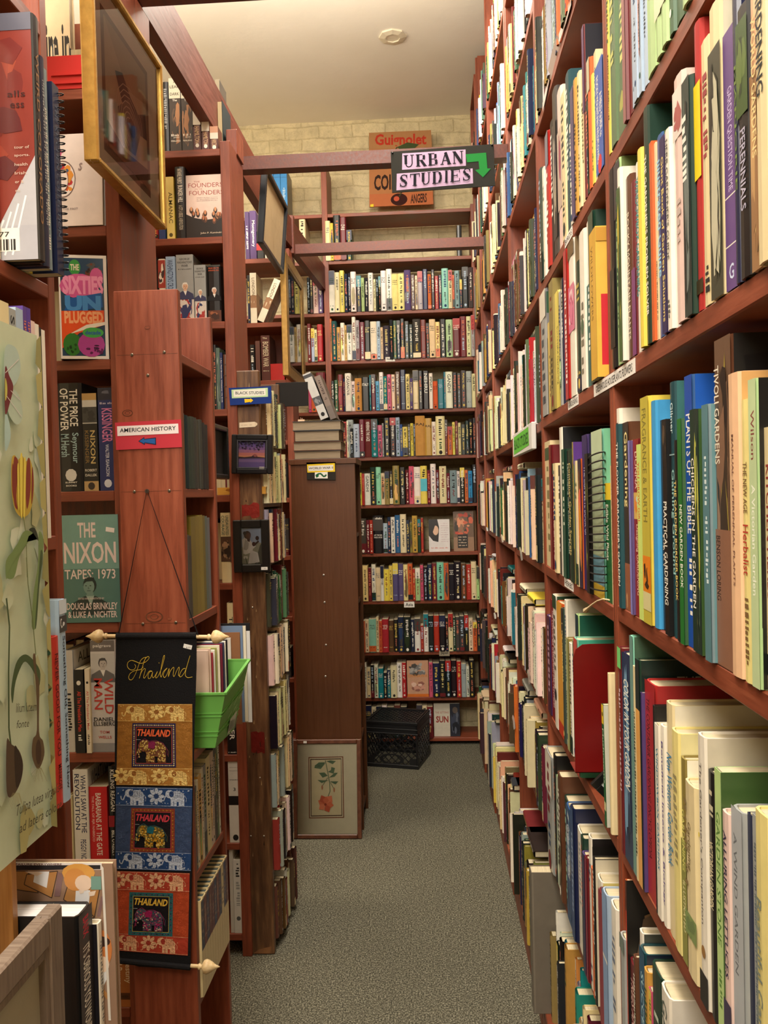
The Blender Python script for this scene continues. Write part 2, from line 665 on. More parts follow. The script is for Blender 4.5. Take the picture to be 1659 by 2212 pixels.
        dk = tuple(int(v * 0.45) for v in rgb(skin))
        for e in (-0.14, 0.14):
            self.ell(a + e * s + turn * 0.5 * s, b + 0.52 * s, 0.06 * s, 0.035 * s, dk, n=8)
        self.poly([(a + turn * 0.5 * s, b + 0.5 * s), (a + turn * 0.5 * s + 0.08 * s, b + 0.32 * s), (a + turn * 0.5 * s - 0.03 * s, b + 0.31 * s)], tuple(int(v * 0.75) for v in rgb(skin)))
        self.rect(a - 0.1 * s + turn * 0.4 * s, b + 0.19 * s, a + 0.12 * s + turn * 0.4 * s, b + 0.225 * s, dk)
        if not bald:
            self.poly([(a - 0.4 * s, b + 0.62 * s), (a - 0.3 * s, b + 0.98 * s), (a + 0.25 * s, b + 1.04 * s), (a + 0.42 * s, b + 0.66 * s), (a + 0.2 * s, b + 0.8 * s), (a - 0.2 * s, b + 0.78 * s)], hair)
        return self

# ================================================================== the room
def structure(name, mat, *boxes):
    b_ = MB().mat(mat)
    for q in boxes:
        b_.box(*q)
    return tag(b_.build(name), kind='structure')


structure('floor', 'carpet', (-2.7, 0.75, -2.2, 5.7, -0.05, 0.0))
structure('ceiling', 'ceiling_plaster', (-2.7, 0.75, -2.2, 5.7, 4.11, 4.2))
structure('wall_back', 'painted_brick', (-2.7, 0.75, 5.6, 5.75, 0.0, 4.11))
structure('wall_left', 'plain_plaster', (-2.75, -2.65, -2.2, 5.7, 0.0, 4.11))
structure('wall_right', 'plain_plaster', (0.66, 0.75, -2.2, 5.7, 0.0, 4.11))
structure('wall_front', 'plain_plaster', (-2.7, 0.75, -2.25, -2.15, 0.0, 4.11))

q = at_z(848, 78, 4.11)
b_ = MB().mat('lacquer', (226, 216, 190))
b_.lathe([(0.075, 0.0), (0.075, 0.008), (0.045, 0.014), (0.0401, 0.014), (0.04, 0.009), (0.002, 0.009)], Matrix.Translation((q.x, q.y, 4.11)) @ Matrix.Rotation(math.pi, 4, 'X'), 8)
tag(b_.build('ceiling_plate'), 'small round painted-over cover plate on the cream ceiling', 'ceiling plate')


def board(parent, name, mat, *bx, bev=0.0015):
    b_ = MB().mat(mat)
    for q in bx:
        b_.box(*q, bev=bev)
    return b_.build(name, parent)


def grooved_upright(parent, name, x0, x1, y0, y1, z0, z1):
    return board(parent, name, 'red_stained_upright', (x0, x1, y0, y1, z0, z1))


def nails(parent, pts, axis='y', r=0.0035, col=(120, 110, 96)):
    b_ = MB().mat('bare_metal', col)
    for p in pts:
        rot = Matrix.Rotation(math.pi / 2, 4, 'X') if axis == 'y' else Matrix.Rotation(-math.pi / 2, 4, 'Y')
        b_.lathe([(r, -0.002), (r, 0.0012), (r * 0.6, 0.002)], Matrix.Translation(p) @ rot, 8)
    return b_.build('nail_heads', parent)


# ------------------------------------------------------------------ the tall wall of shelves on the right: six bays side by side
XF = 0.33
BAYS = [  # near edge, far edge, front plane, shelf tops, label
    (0.55, 1.527, 0.330, (2.66, 2.19, 1.813, 1.394, 0.958, 0.525, 0.10), 'nearest bay of the tall red-stained shelf wall, full of gardening books'),
    (1.530, 2.462, 0.330, (3.10, 2.655, 2.192, 1.813, 1.386, 0.958, 0.525, 0.10), 'second bay of the tall red-stained shelf wall, holding the red metal bookend'),
    (2.465, 3.297, 0.330, (3.5, 3.03, 2.66, 2.198, 1.808, 1.386, 0.966, 0.60, 0.10), 'third bay of the tall red-stained shelf wall, under the green and white box sign'),
    (3.300, 4.147, 0.326, (3.5, 3.035, 2.66, 2.20, 1.808, 1.392, 0.99, 0.565, 0.10), 'fourth bay of the tall red-stained shelf wall, beside the lily picture'),
    (4.150, 4.757, 0.318, (3.5, 3.04, 2.66, 2.20, 1.812, 1.40, 1.0, 0.57, 0.10), 'fifth bay of the tall red-stained shelf wall, opposite the black crate'),
    (4.760, 5.270, 0.308, (3.5, 3.04, 2.66, 2.20, 1.818, 1.41, 1.0, 0.57, 0.10), 'last bay of the tall red-stained shelf wall, in the corner by the brick wall'),
]
PT = 0.016
for y0, y1, xf, zs, lab in BAYS:
    root = thing('bookcase', lab, 'bookcase', ((xf + 0.65) / 2, (y0 + y1) / 2, 0), 0, 'bays of the tall shelf wall')
    inv = Matrix.Translation(-root.location)
    ztop = 4.05

    def part(name, mat, x0, x1, ya, yb, z0, z1, bev=0.002):
        b_ = MB().mat(mat)
        b_.box(x0, x1, ya, yb, z0, z1, M=inv, bev=bev)
        return b_.build(name, root)

    part('side_panel', 'red_stained_upright', xf, 0.645, y0, y0 + PT, 0, ztop)
    part('side_panel', 'red_stained_upright', xf, 0.645, y1 - PT, y1, 0, ztop)
    part('back_panel', 'red_stained_upright', 0.637, 0.645, y0 + PT, y1 - PT, 0, ztop, 0)
    part('plinth', 'red_stained_board', xf - 0.035, xf + 0.3, y0, y1, 0.0, 0.078)
    for z in zs:
        o = 0.035 if z < 0.2 else 0.0
        part('shelf', 'red_stained_board', xf - o, 0.637, y0 + (PT if not o else 0), y1 - (PT if not o else 0), z - 0.029, z)

# loose upper case with its side towards the camera, high at the far end
root = thing('bookcase', 'shallow red-stained case high in the far right corner, books lying on its top', 'bookcase', (0.30, 4.85, 3.45))
q0, q1 = at_y(1034, 116, 4.8), at_y(1050, 306, 4.8)
zt = min(q0.z, 3.98)
board(root, 'side_panel', 'red_stained_upright', (q0.x - 0.30, 0.0, -0.045, -0.02, 0.0, zt - 3.45))
board(root, 'back_panel', 'red_stained_board', (q0.x - 0.30, 0.0, 0.36, 0.375, 0.0, zt - 3.45))
board(root, 'shelf', 'red_stained_board', (q0.x - 0.30, 0.0, -0.02, 0.36, 0.0, 0.02))
board(root, 'top', 'red_stained_board', (q0.x - 0.30, 0.0, -0.02, 0.36, zt - 3.45 - 0.02, zt - 3.45))
UPPER = (q0.x, zt)

# ------------------------------------------------------------------ the bookcase across the back wall
ZB = (3.395, 3.098, 2.770, 2.464, 2.142, 1.847, 1.542, 1.233, 0.928, 0.600, 0.307, 0.045)
root = thing('bookcase', 'wide red-stained bookcase standing across the brick back wall', 'bookcase', (-0.35, 5.42, 0))
for name, x0, x1, z1 in (('upright', -0.648, -0.612, 3.72), ('upright', 0.292, 0.318, 3.42), ('upright', -1.30, -1.27, 3.42)):
    board(root, name, 'red_stained_upright', (x0 + 0.35, x1 + 0.35, -0.12, 0.14, 0, z1))
for i, z in enumerate(ZB):
    board(root, 'shelf', 'red_stained_board', (-0.612 + 0.35, 0.292 + 0.35, -0.12, 0.14, z - 0.022, z))
    board(root, 'shelf', 'red_stained_board', (-1.27 + 0.35, -0.648 + 0.35, -0.12, 0.14, z - 0.022, z))

# ------------------------------------------------------------------ left: shelves facing the camera, one row behind the other
def case_facing_camera(label, xr, xl, y0, y1, zs, ztop, double=True, z_open=None):
    root = thing('bookcase', label, 'bookcase', ((xr + xl) / 2, y0, 0), 0, 'bookcases set across the left side')
    ox = (xr + xl) / 2
    D = y1 - y0
    ym = D * 0.47
    for s, x0, x1 in ((1, xr - 0.034, xr), (0, xl, xl + 0.034)):
        board(root, 'side_panel', 'red_stained_upright', (x0 - ox, x1 - ox, 0, ym - 0.003, 0, ztop))
        board(root, 'side_panel', 'red_stained_upright', (x0 - ox, x1 - ox - (0.006 if s else 0), ym + 0.003, D, 0, ztop))
    for z in zs:
        board(root, 'shelf', 'red_stained_board', (xl + 0.034 - ox, xr - 0.034 - ox, 0, D, z - 0.024, z))
    board(root, 'back_panel', 'red_stained_upright', (xl + 0.034 - ox, xr - 0.04 - ox, D, D + 0.006, 0, z_open or ztop), bev=0)
    return root


ZL2 = (2.555, 2.240, 1.932, 1.627, 1.320, 1.015, 0.715, 0.41, 0.08)
case_facing_camera('red-stained bookcase facing the camera behind the stitched wall hanging', -0.700, -1.55, 1.90, 2.17, ZL2, 2.86)
ZM = (2.805, 2.505, 2.214, 1.912, 1.615, 1.31, 1.0, 0.71, 0.40, 0.08)
case_facing_camera('red-stained bookcase holding history books, its post beside the blue sign', -0.660, -1.75, 2.85, 3.08, ZM, 2.83, True, 2.78)
ZL4 = (2.843, 2.512, 2.213, 1.90, 1.60, 1.30, 0.98, 0.66, 0.34, 0.08)
case_facing_camera('red-stained bookcase far back on the left, behind the two hanging frames', -0.700, -1.75, 4.30, 4.52, ZL4, 2.89, True, 2.49)

# near left: shelf standing along the aisle
root = thing('bookcase', 'near red-stained bookcase behind the tulip poster', 'bookcase', (-0.78, 1.0, 0))
board(root, 'side_panel', 'red_stained_upright', (-0.14, 0.135, 0.40, 0.425, 0, 2.9))
board(root, 'back_panel', 'red_stained_upright', (-0.155, -0.14, -0.5, 0.425, 0, 2.9))
for z in (2.42, 1.975, 1.545, 1.120, 0.70, 0.08):
    board(root, 'shelf', 'red_stained_board', (-0.14, 0.135, -0.5, 0.40, z - 0.024, z))
ZL1 = (2.42, 1.975, 1.545, 1.120)

# small case whose end board carries the wall hanging
AX0, AX1, AY0, AY1, AZ = -0.684, -0.541, 1.800, 2.09, 2.062
ZA = (1.925, 1.626, 1.334, 1.032, 0.762, 0.482, 0.10)
root = thing('bookcase', 'narrow red-stained bookcase whose end board carries the wall hanging', 'bookcase', (-0.61, 1.94, 0))
b_ = MB().mat('red_stained_upright')
b_.box(AX0 + 0.61, AX1 + 0.61, AY0 - 1.94, AY0 + 0.02 - 1.94, 0, AZ, bev=0.0015)
pc = Pic(b_, (0, AY0 - 1.94, 0), (1, 0, 0), (0, 0, 1), 'walnut_frame')
for z in (1.922, 1.622, 1.331):
    pc.rect(AX0 + 0.614, z - 0.0004, AX1 + 0.606, z + 0.0004, 'u')
for x, z, r_ in ((-0.004, 1.345, 0.02), (-0.05, 1.795, 0.012), (0.03, 1.34, 0.005), (0.0, 1.98, 0.006)):
    pc.ell(x, z, r_, r_ * 0.62, 'u', n=18)
    pc.ell(x, z, r_ * 0.84, r_ * 0.5, 'u', 'red_stained_board', n=18)
    pc.ell(x, z, r_ * 0.5, r_ * 0.3, 'u', n=14)
    pc.ell(x, z, r_ * 0.4, r_ * 0.22, 'u', 'red_stained_board', n=12)
b_.build('end_board', root)
board(root, 'end_board', 'red_stained_upright', (AX0 + 0.61, AX1 + 0.61, AY1 - 0.018 - 1.94, AY1 - 1.94, 0, AZ - 0.004))
board(root, 'back_panel', 'red_stained_upright', (AX0 + 0.61, AX0 + 0.62, AY0 + 0.02 - 1.94, AY1 - 0.018 - 1.94, 0, AZ - 0.01), bev=0)
for z in ZA:
    board(root, 'shelf', 'red_stained_board', (AX0 + 0.62, AX1 + 0.607, AY0 + 0.02 - 1.94, AY1 - 0.018 - 1.94, z - 0.02, z))
nails(root, [(x + 0.61, AY0 - 1.94, z) for x, z in ((-0.646, 1.922), (-0.574, 1.925), (-0.650, 1.622), (-0.572, 1.622), (-0.640, 1.33), (-0.566, 1.332), (-0.612, 1.876))])

# old brown post and its little shelves
BX0, BX1, BY0, BY1, BZ = -0.664, -0.583, 2.863, 3.26, 2.045
ZBS = (1.79, 1.583, 1.372, 1.148, 0.940, 0.717, 0.508, 0.285, 0.04)
root = thing('bookcase', 'worn narrow bookcase with a battered brown end post under the blue sign', 'bookcase', (-0.62, 2.95, 0))
b_ = MB().mat('old_brown_post')
b_.box(BX0 + 0.62, BX1 + 0.62, BY0 - 2.95, BY0 + 0.03 - 2.95, 0, BZ, bev=0.004)
pc = Pic(b_, (0, BY0 - 2.95, 0), (1, 0, 0), (0, 0, 1), 'lacquer')
rng = random.Random(4)


def drip_patch(a0, a1, z0, z1, col, ragged):
    top = [(a0 + (a1 - a0) * i / 9, z1 + rng.uniform(-ragged, ragged)) for i in range(10)]
    bot = [(a1 - (a1 - a0) * i / 9, z0 + rng.uniform(-ragged, ragged)) for i in range(10)]
    pc.poly(bot + top if False else [*reversed(bot), *reversed(top)], col, 'old_paint')


MATS['old_paint'] = col_mat('old_paint', 0.35, 0.5, var=0.35, vscale=45, bmp=0.6)
drip_patch(-0.036, 0.026, 1.537, 1.583, (140, 36, 28), 0.006)
drip_patch(-0.026, 0.022, 0.712, 0.786, (104, 24, 18), 0.003)
for _ in range(26):
    x, z = rng.uniform(-0.035, 0.03), rng.uniform(0.25, 2.0)
    pc.poly([(x, z), (x + rng.uniform(0.001, 0.003), z + 0.002), (x + 0.001, z + rng.uniform(0.006, 0.022)), (x - 0.001, z + 0.004)], rng.choice([(170, 140, 100), (40, 24, 16), (190, 160, 110)]), 'old_paint')
pc.poly([(-0.04, 0.004), (0.02, 0.004), (0.026, 0.03), (0.0, 0.024), (-0.02, 0.018)], (150, 104, 66), 'old_paint')
b_.build('end_post', root)
board(root, 'far_board', 'old_brown_post', (BX0 + 0.62, BX1 + 0.62, BY1 - 0.02 - 2.95, BY1 - 2.95, 0, BZ))
board(root, 'back_panel', 'old_brown_post', (BX0 + 0.62 + 0.006, BX0 + 0.632, BY0 + 0.03 - 2.95, BY1 - 0.02 - 2.95, 0, BZ - 0.02), bev=0)
for z in ZBS:
    board(root, 'shelf', 'old_brown_post', (BX0 + 0.632, BX1 + 0.615, BY0 + 0.03 - 2.95, BY1 - 0.02 - 2.95, z - 0.015, z))
nails(root, [(x, BY0 - 2.95, z) for x, z in ((-0.008, 1.222), (0.002, 0.625), (-0.03, 0.90), (0.01, 0.42), (-0.036, 0.42))], r=0.003, col=(200, 196, 186))

# brown cabinet standing end-on to the camera
root = thing('cabinet', 'plain dark brown cabinet end with the small yellow sign', 'cabinet', (-0.51, 4.06, 0))
CX0, CX1, CY0, CY1, CZ = -0.664, -0.356, 3.95, 4.24, 1.782
board(root, 'end_panel', 'brown_panel', (CX0 + 0.51, CX1 + 0.51, CY0 - 4.06, CY0 + 0.02 - 4.06, 0, CZ - 0.026))
board(root, 'end_panel', 'brown_panel', (CX0 + 0.51, CX1 + 0.51, CY1 - 0.02 - 4.06, CY1 - 4.06, 0, CZ - 0.026))
board(root, 'top', 'brown_panel', (CX0 + 0.503, CX1 + 0.517, CY0 - 4.066, CY1 - 4.056, CZ - 0.026, CZ))
board(root, 'back_panel', 'brown_panel', (CX0 + 0.51, CX0 + 0.52, CY0 + 0.02 - 4.06, CY1 - 0.02 - 4.06, 0, CZ - 0.026), bev=0)
for z in (1.42, 1.09, 0.75, 0.42, 0.07):
    board(root, 'shelf', 'brown_panel', (CX0 + 0.52, CX1 + 0.50, CY0 + 0.02 - 4.06, CY1 - 0.02 - 4.06, z - 0.02, z))
nails(root, [(at_y(px, py, CY0).x + 0.51, CY0 - 4.06, at_y(px, py, CY0).z) for px, py in ((699, 1242), (701, 1301), (704, 1393), (703, 1461))], r=0.005, col=(210, 206, 196))

# ------------------------------------------------------------------ beams overhead
def beam(label, a, b_, w, h, group='stained beams overhead'):
    m_ = MB().mat('red_stained_beam')
    mid = (Vector(a) + Vector(b_)) / 2
    m_.bar(Vector(a) - mid, Vector(b_) - mid, w, h)
    return tag(m_.build('ceiling_beam', loc=mid), label, 'beam', group, 'thing')


beam('long red-stained beam over the left shelves, nearer length', (-0.752, 1.45, 2.985), (-0.735, 4.40, 2.985), 0.038, 0.17)
beam('long red-stained beam over the left shelves, farther length ending at the back bookcase', (-0.722, 4.25, 2.99), (-0.655, 5.295, 2.99), 0.038, 0.15)
beam('red-stained cross beam nearest the camera, at the top edge', (-0.73, 2.15, 2.93), (0.33, 2.15, 2.93), 0.08, 0.05)
beam('red-stained cross beam carrying the black and lilac sign', (-0.73, 3.31, 2.925), (0.33, 3.31, 2.925), 0.06, 0.052)
beam('red-stained cross beam deeper in, without a sign', (-0.715, 4.45, 2.92), (0.32, 4.45, 2.92), 0.06, 0.05)
# short post tying the beams beside the second cross beam
m_ = MB().mat('red_stained_beam')
m_.box(-0.022, 0.022, -0.02, 0.02, -0.10, 0.10, bev=0.002)
tag(m_.build('beam_block', loc=(-0.708, 4.395, 2.985)), 'short red-stained block joining the two lengths of the long beam', 'block')

# two thin cross posts from the post of the history bookcase up to the beam
m_ = MB().mat('red_stained_upright')
m_.box(-0.02, 0.02, -0.05, 0.05, 0, 0.09, bev=0.002)
tag(m_.build('beam_support', loc=(-0.68, 3.02, 2.832)), 'short stained support on top of the history bookcase post', 'support')

# ================================================================== books
ORD = ['first', 'second', 'third', 'fourth', 'fifth', 'sixth', 'seventh', 'eighth', 'ninth', 'tenth', 'eleventh', 'twelfth', 'thirteenth', 'fourteenth',
       'fifteenth', 'sixteenth', 'seventeenth', 'eighteenth', 'nineteenth', 'twentieth', 'twenty-first', 'twenty-second', 'twenty-third',
       'twenty-fourth', 'twenty-fifth', 'twenty-sixth', 'twenty-seventh', 'twenty-eighth', 'twenty-ninth', 'thirtieth']
BOOK_COUNT = [0]
PAGE = (214, 200, 166)


def merge(dst, src, M):
    n = len(dst.v)
    dst.v.extend(tuple(M @ Vector(p)) for p in src.v)
    remap = []
    for s in src.slots:
        if s not in dst.slots:
            dst.slots.append(s)
        remap.append(dst.slots.index(s))
    for f, c, m_ in zip(src.f, src.c, src.m):
        dst.f.append(tuple(n + i for i in f))
        dst.c.append(c)
        dst.m.append(remap[m_])


def ink_for(col, rng):
    if lum(col) < 95:
        return rng.choice([(232, 226, 210), (232, 226, 210), (226, 206, 130), (220, 190, 90), (214, 120, 90), (180, 200, 220)])
    return rng.choice([(30, 28, 28), (40, 36, 34), (40, 36, 34), (120, 30, 30), (30, 60, 100), (40, 80, 50)])


def spine_deco(pc, t, h, col, rng, deco):
    if deco is None:
        ink = ink_for(col, rng)
        s = rng.random()
        if s < 0.18:
            z = rng.uniform(0.62, 0.8)
            pc.rect(0.0004, z * h, t - 0.0004, 0.995 * h, rng.choice([PAL['k'], PAL['r'], PAL['n'], PAL['w'], PAL['y'], PAL['t'], PAL['d']]), 'glossy_cover')
        elif s < 0.30:
            pc.rect(0.0004, 0.004, t - 0.0004, rng.uniform(0.1, 0.3) * h, rng.choice([PAL['k'], PAL['m'], PAL['n'], PAL['c'], PAL['o'], PAL['e']]), 'glossy_cover')
        elif s < 0.40:
            c2 = tuple(min(255, int(v * rng.uniform(0.5, 1.5)) + 12) for v in rgb(col))
            pc.blotch(0.0006, h * 0.05, t - 0.0006, h * rng.uniform(0.5, 0.95), [c2, tuple(int(v * 0.6) for v in c2), PAL['d']], rng, 7, 0.45, 'glossy_cover')
        w = 0.5 if t < 0.03 else 0.36
        a0 = t * (0.5 - w / 2)
        zt = rng.uniform(0.86, 0.94)
        zb = rng.uniform(0.38, 0.55)
        if t > 0.03 and rng.random() < 0.35:
            for k in range(3):
                pc.marks(t * 0.14, h * (0.80 - 0.05 * k), t * 0.86, h * (0.83 - 0.05 * k), ink, rng, None, False)
            pc.marks(t * 0.2, h * 0.14, t * 0.8, h * 0.165, ink, rng, None, False)
        else:
            pc.marks(a0, zb * h, t - a0, zt * h, ink, rng)
            if rng.random() < 0.8:
                pc.marks(t * 0.36, h * 0.16, t * 0.64, (zb - 0.05) * h, ink_for(col, rng), rng)
        if rng.random() < 0.6:
            pc.ell(t / 2, h * 0.07, t * 0.2, t * 0.24, ink, n=8)
        return
    for op in deco:
        k = op[0]
        if k == 'bg':
            pc.rect(0.0003, op[1] * h, t - 0.0003, op[2] * h, op[3], 'glossy_cover')
        elif k == 't':
            a0, a1 = (op[5], op[6]) if len(op) > 6 else (0.28, 0.72)
            pc.vtext(op[1], a0 * t, op[2] * h, a1 * t, op[3] * h, op[4], bold=0.012)
        elif k == 'h':
            a0, a1 = (op[5], op[6]) if len(op) > 6 else (0.1, 0.9)
            pc.text(op[1], a0 * t, op[2] * h, a1 * t, op[3] * h, op[4], bold=0.012)
        elif k == 'm':
            a0, a1 = (op[4], op[5]) if len(op) > 5 else (0.3, 0.7)
            pc.marks(a0 * t, op[1] * h, a1 * t, op[2] * h, op[3], rng)
        elif k == 'mh':
            pc.marks(0.12 * t, op[1] * h, 0.88 * t, op[2] * h, op[3], rng, None, False)
        elif k == 'ph':
            pc.rect(0.0003, op[1] * h, t - 0.0003, op[2] * h, op[3][0], 'glossy_cover')
            pc.blotch(0.0005, op[1] * h, t - 0.0005, op[2] * h, op[3], rng, op[4] if len(op) > 4 else 14, 0.4, 'glossy_cover')
        elif k == 'dot':
            pc.ell(t / 2, op[1] * h, t * 0.24, t * 0.26, op[2], n=10)
        elif k == 'bust':
            s = t * 0.42
            pc.bust(t / 2, op[1] * h, s, op[2], op[3], op[4])


def cover_geo(mb, t, h, d, col, hard):
    """boards and spine of one book: spine at y=0 facing -y, thickness along x"""
    w = min(0.0028, t * 0.2) if hard else 0.0007
    r = min(0.0034, t * 0.13) if hard else 0.0
    mb.mat('glossy_cover' if hard != 2 else 'matte_cover', col)
    if hard:
        out = [(0, d), (0, 0.003), (t * 0.12, -r * 0.62), (t * 0.5, -r), (t * 0.88, -r * 0.62), (t, 0.003), (t, d)]
        inn = [(w, d), (w, 0.004), (t * 0.18, -r * 0.62 + w), (t * 0.5, -r + w), (t * 0.82, -r * 0.62 + w), (t - w, 0.004), (t - w, d)]
    else:
        out = [(0, d), (0, 0), (t, 0), (t, d)]
        inn = [(w, d), (w, w), (t - w, w), (t - w, d)]
    n = len(out)
    P = [(x, y, z) for z in (0, h) for x, y in out] + [(x, y, z) for z in (0, h) for x, y in inn]
    fs = []
    for i in range(n - 1):
        fs.append((i, i + 1, n + i + 1, n + i))
        fs.append((2 * n + i + 1, 2 * n + i, 3 * n + i, 3 * n + i + 1))
        fs.append((i + 1, i, 2 * n + i, 2 * n + i + 1))
        fs.append((n + i, n + i + 1, 3 * n + i + 1, 3 * n + i))
    fs.append((0, n, 3 * n, 2 * n))
    fs.append((2 * n - 1, n - 1, 3 * n - 1, 4 * n - 1))
    mb.mesh(P, fs)
    return w, r


def page_geo(mb, t, h, d, hard, w, r, col=PAGE, lying=False):
    i = 0.003 if hard else 0.0006
    mb.mat('page_edges', col)
    mb.box(w, t - w, max(0.003, w), d - (0.004 if hard else 0.0004), i, h - i)


def book(label, loc, theta, t, h, d, col, hard=1, deco=None, front=None, back=None, seed=0, group=None, lean=0.0, flat=None, name='book', cat='book', page=PAGE):
    """one book as a thing of its own: the cover is its mesh, the page block its part"""
    rng = random.Random(seed * 7919 + int(t * 1e6) + int(h * 1e5))
    cv = MB()
    w, r = cover_geo(cv, t, h, d, col, hard)
    spine_deco(Pic(cv, (0, -r, 0), (1, 0, 0), (0, 0, 1), 'matte_cover'), t, h, col, rng, deco)
    if front:
        front(Pic(cv, (t, 0, 0), (0, 1, 0), (0, 0, 1), 'glossy_cover'), d, h, rng)
    if back:
        back(Pic(cv, (0, d, 0), (0, -1, 0), (0, 0, 1), 'glossy_cover'), d, h, rng)
    o = cv.build(name)
    pg = MB()
    page_geo(pg, t, h, d, hard, w, r, page)
    pg.build('page_block', o)
    M = Matrix.Translation(Vector(loc)) @ Matrix.Rotation(theta, 4, 'Z')
    if flat is not None:
        M = M @ flat
    if lean:
        M = M @ Matrix.Rotation(lean, 4, 'Y')
    o.matrix_world = M
    tag(o, label, cat, group)
    BOOK_COUNT[0] += 1
    return o


def cover_book(label, loc, w_, h, t, col, draw, theta=0.0, tilt=0.0, group=None, spine_col=None, name='book', cat='book', hard=1):
    """a book shown face out: front cover at y=0 facing -y, spine on its left"""
    cv = MB().mat('glossy_cover', spine_col or col)
    th = 0.0025
    cv.mesh([(0, 0, 0), (w_, 0, 0), (w_, 0, h), (0, 0, h), (0, t, 0), (w_, t, 0), (w_, t, h), (0, t, h),
             (th, th, 0), (w_, th, 0), (w_, th, h), (th, th, h), (th, t - th, 0), (w_, t - th, 0), (w_, t - th, h), (th, t - th, h)],
            [(0, 1, 2, 3), (5, 4, 7, 6), (4, 0, 3, 7), (9, 8, 11, 10), (8, 12, 15, 11), (12, 13, 14, 15),
             (0, 4, 12, 8), (0, 8, 9, 1), (4, 5, 13, 12), (3, 11, 15, 7), (3, 2, 10, 11), (7, 15, 14, 6),
             (1, 9, 10, 2), (5, 6, 14, 13)])
    pc = Pic(cv, (0, 0, 0), (1, 0, 0), (0, 0, 1), 'glossy_cover')
    pc.rect(0.0004, 0.0004, w_ - 0.0004, h - 0.0004, col)
    draw(pc, w_, h, random.Random(int(w_ * 1e5)))
    o = cv.build(name)
    pg = MB().mat('page_edges', PAGE)
    pg.box(th, w_ - 0.004, th, t - th, 0.003, h - 0.003)
    pg.build('page_block', o)
    o.matrix_world = Matrix.Translation(Vector(loc)) @ Matrix.Rotation(theta, 4, 'Z') @ Matrix.Rotation(tilt, 4, 'X')
    tag(o, label, cat, group)
    BOOK_COUNT[0] += 1
    return o


BULK = MB()       # the hundreds of further books beyond the nearest three hundred


def bulk_book(M, t, h, d, col, rng, hard=0, deco=None):
    s = MB().mat('glossy_cover' if rng.random() < 0.6 else 'matte_cover', col)
    r = min(0.003, t * 0.12)
    y = 0.002
    P = [(0, d, 0), (0, y, 0), (t * 0.2, -r, 0), (t * 0.8, -r, 0), (t, y, 0), (t, d, 0)]
    P = P + [(a, b_, h) for a, b_, _ in P]
    s.mesh(P, [(i, i + 1, 7 + i, 6 + i) for i in range(5)])
    w = min(0.002, t * 0.15)
    s.mat('page_edges', PAGE)
    zt = h - (0.003 if hard else 0.0)
    s.mesh([(w, 0.003, zt), (t - w, 0.003, zt), (t - w, d, zt), (w, d, zt), (w, 0.003, 0.0), (t - w, 0.003, 0.0), (t - w, d, 0.0), (w, d, 0.0)],
           [(0, 1, 2, 3), (7, 6, 5, 4), (3, 2, 6, 7)])
    if hard:
        s.mat('glossy_cover', col)
        s.mesh([(0, y, h), (w, y, h), (w, d, h), (0, d, h), (t - w, y, h), (t, y, h), (t, d, h), (t - w, d, h), (w, y, zt), (w, d, zt), (t - w, y, zt), (t - w, d, zt)],
               [(0, 1, 2, 3), (4, 5, 6, 7), (1, 8, 9, 2), (10, 4, 7, 11)])
    spine_deco(Pic(s, (0, -r, 0), (1, 0, 0), (0, 0, 1), 'matte_cover'), t, h, col, rng, deco)
    merge(BULK, s, M)


def tint(col, rng, a=14):
    return tuple(max(4, min(250, int(v + rng.uniform(-a, a)))) for v in rgb(col))


def facing(loc, theta):
    return Matrix.Translation(Vector(loc)) @ Matrix.Rotation(theta, 4, 'Z')


# ------------------------------------------------------------------ rows on the right-hand shelf wall (spines face the aisle)
WHITE = (236, 230, 216)
GA, GB = 'gardening books in the nearest bay', 'books in the second bay'


def row_right(where, X, Z, ceil_z, pts, end_px, crop, group, bottom=None):
    """pts: (x in crop, top y in crop or None, colour, extra dict); crop: (x offset, y offset, scale)"""
    ox, oy, sc = crop
    zmid = Z + 0.15
    far = [y_of(ox + p[0] / sc, X, zmid) for p in pts] + [y_of(ox + end_px / sc, X, zmid)]
    lo, hi = (0.567, 1.5105) if group == GA else (1.5465, 2.4455)
    if far[0] > hi:
        far = [y - (far[0] - hi) for y in far]
    if far[-1] < lo:
        k = (far[0] - lo) / (far[0] - far[-1])
        far = [far[0] - (far[0] - y) * k for y in far]
    for i, p in enumerate(pts):
        ex = p[3] if len(p) > 3 else {}
        yf, yn = far[i], far[i + 1]
        t = max(0.006, yf - yn - 0.0006)
        if p[1] is None:
            h = ceil_z - Z - random.Random(i).uniform(0.02, 0.08)
        else:
            q = at_x(ox + p[0] / sc, oy + p[1] / sc, X)
            h = min(q.z - Z, ceil_z - Z - 0.008)
        h = max(0.12, h)
        rng = random.Random(i * 31 + int(Z * 100))
        hard = ex.get('hard', 1 if t > 0.022 else (0 if rng.random() < 0.6 else 1))
        d = ex.get('d', min(0.28, h * 0.78))
        jut = ex.get('jut', rng.uniform(-0.004, 0.006))
        kind = 'hardback' if hard else 'paperback'
        size = 'tall ' if h > 0.30 else ('small ' if h < 0.2 else ('thin ' if t < 0.014 else ('thick ' if t > 0.035 else '')))
        desc = ex.get('say') or f"{size}{PNAME[p[2]] if isinstance(p[2], str) else 'patterned'} {kind}"
        book(f"{desc}, {ORD[i]} from the left {where}", (X - jut, yf, Z + 0.0006), -math.pi / 2, t, h, d, p[2], hard,
             ex.get('deco'), ex.get('front'), None, i + int(Z * 100), group)


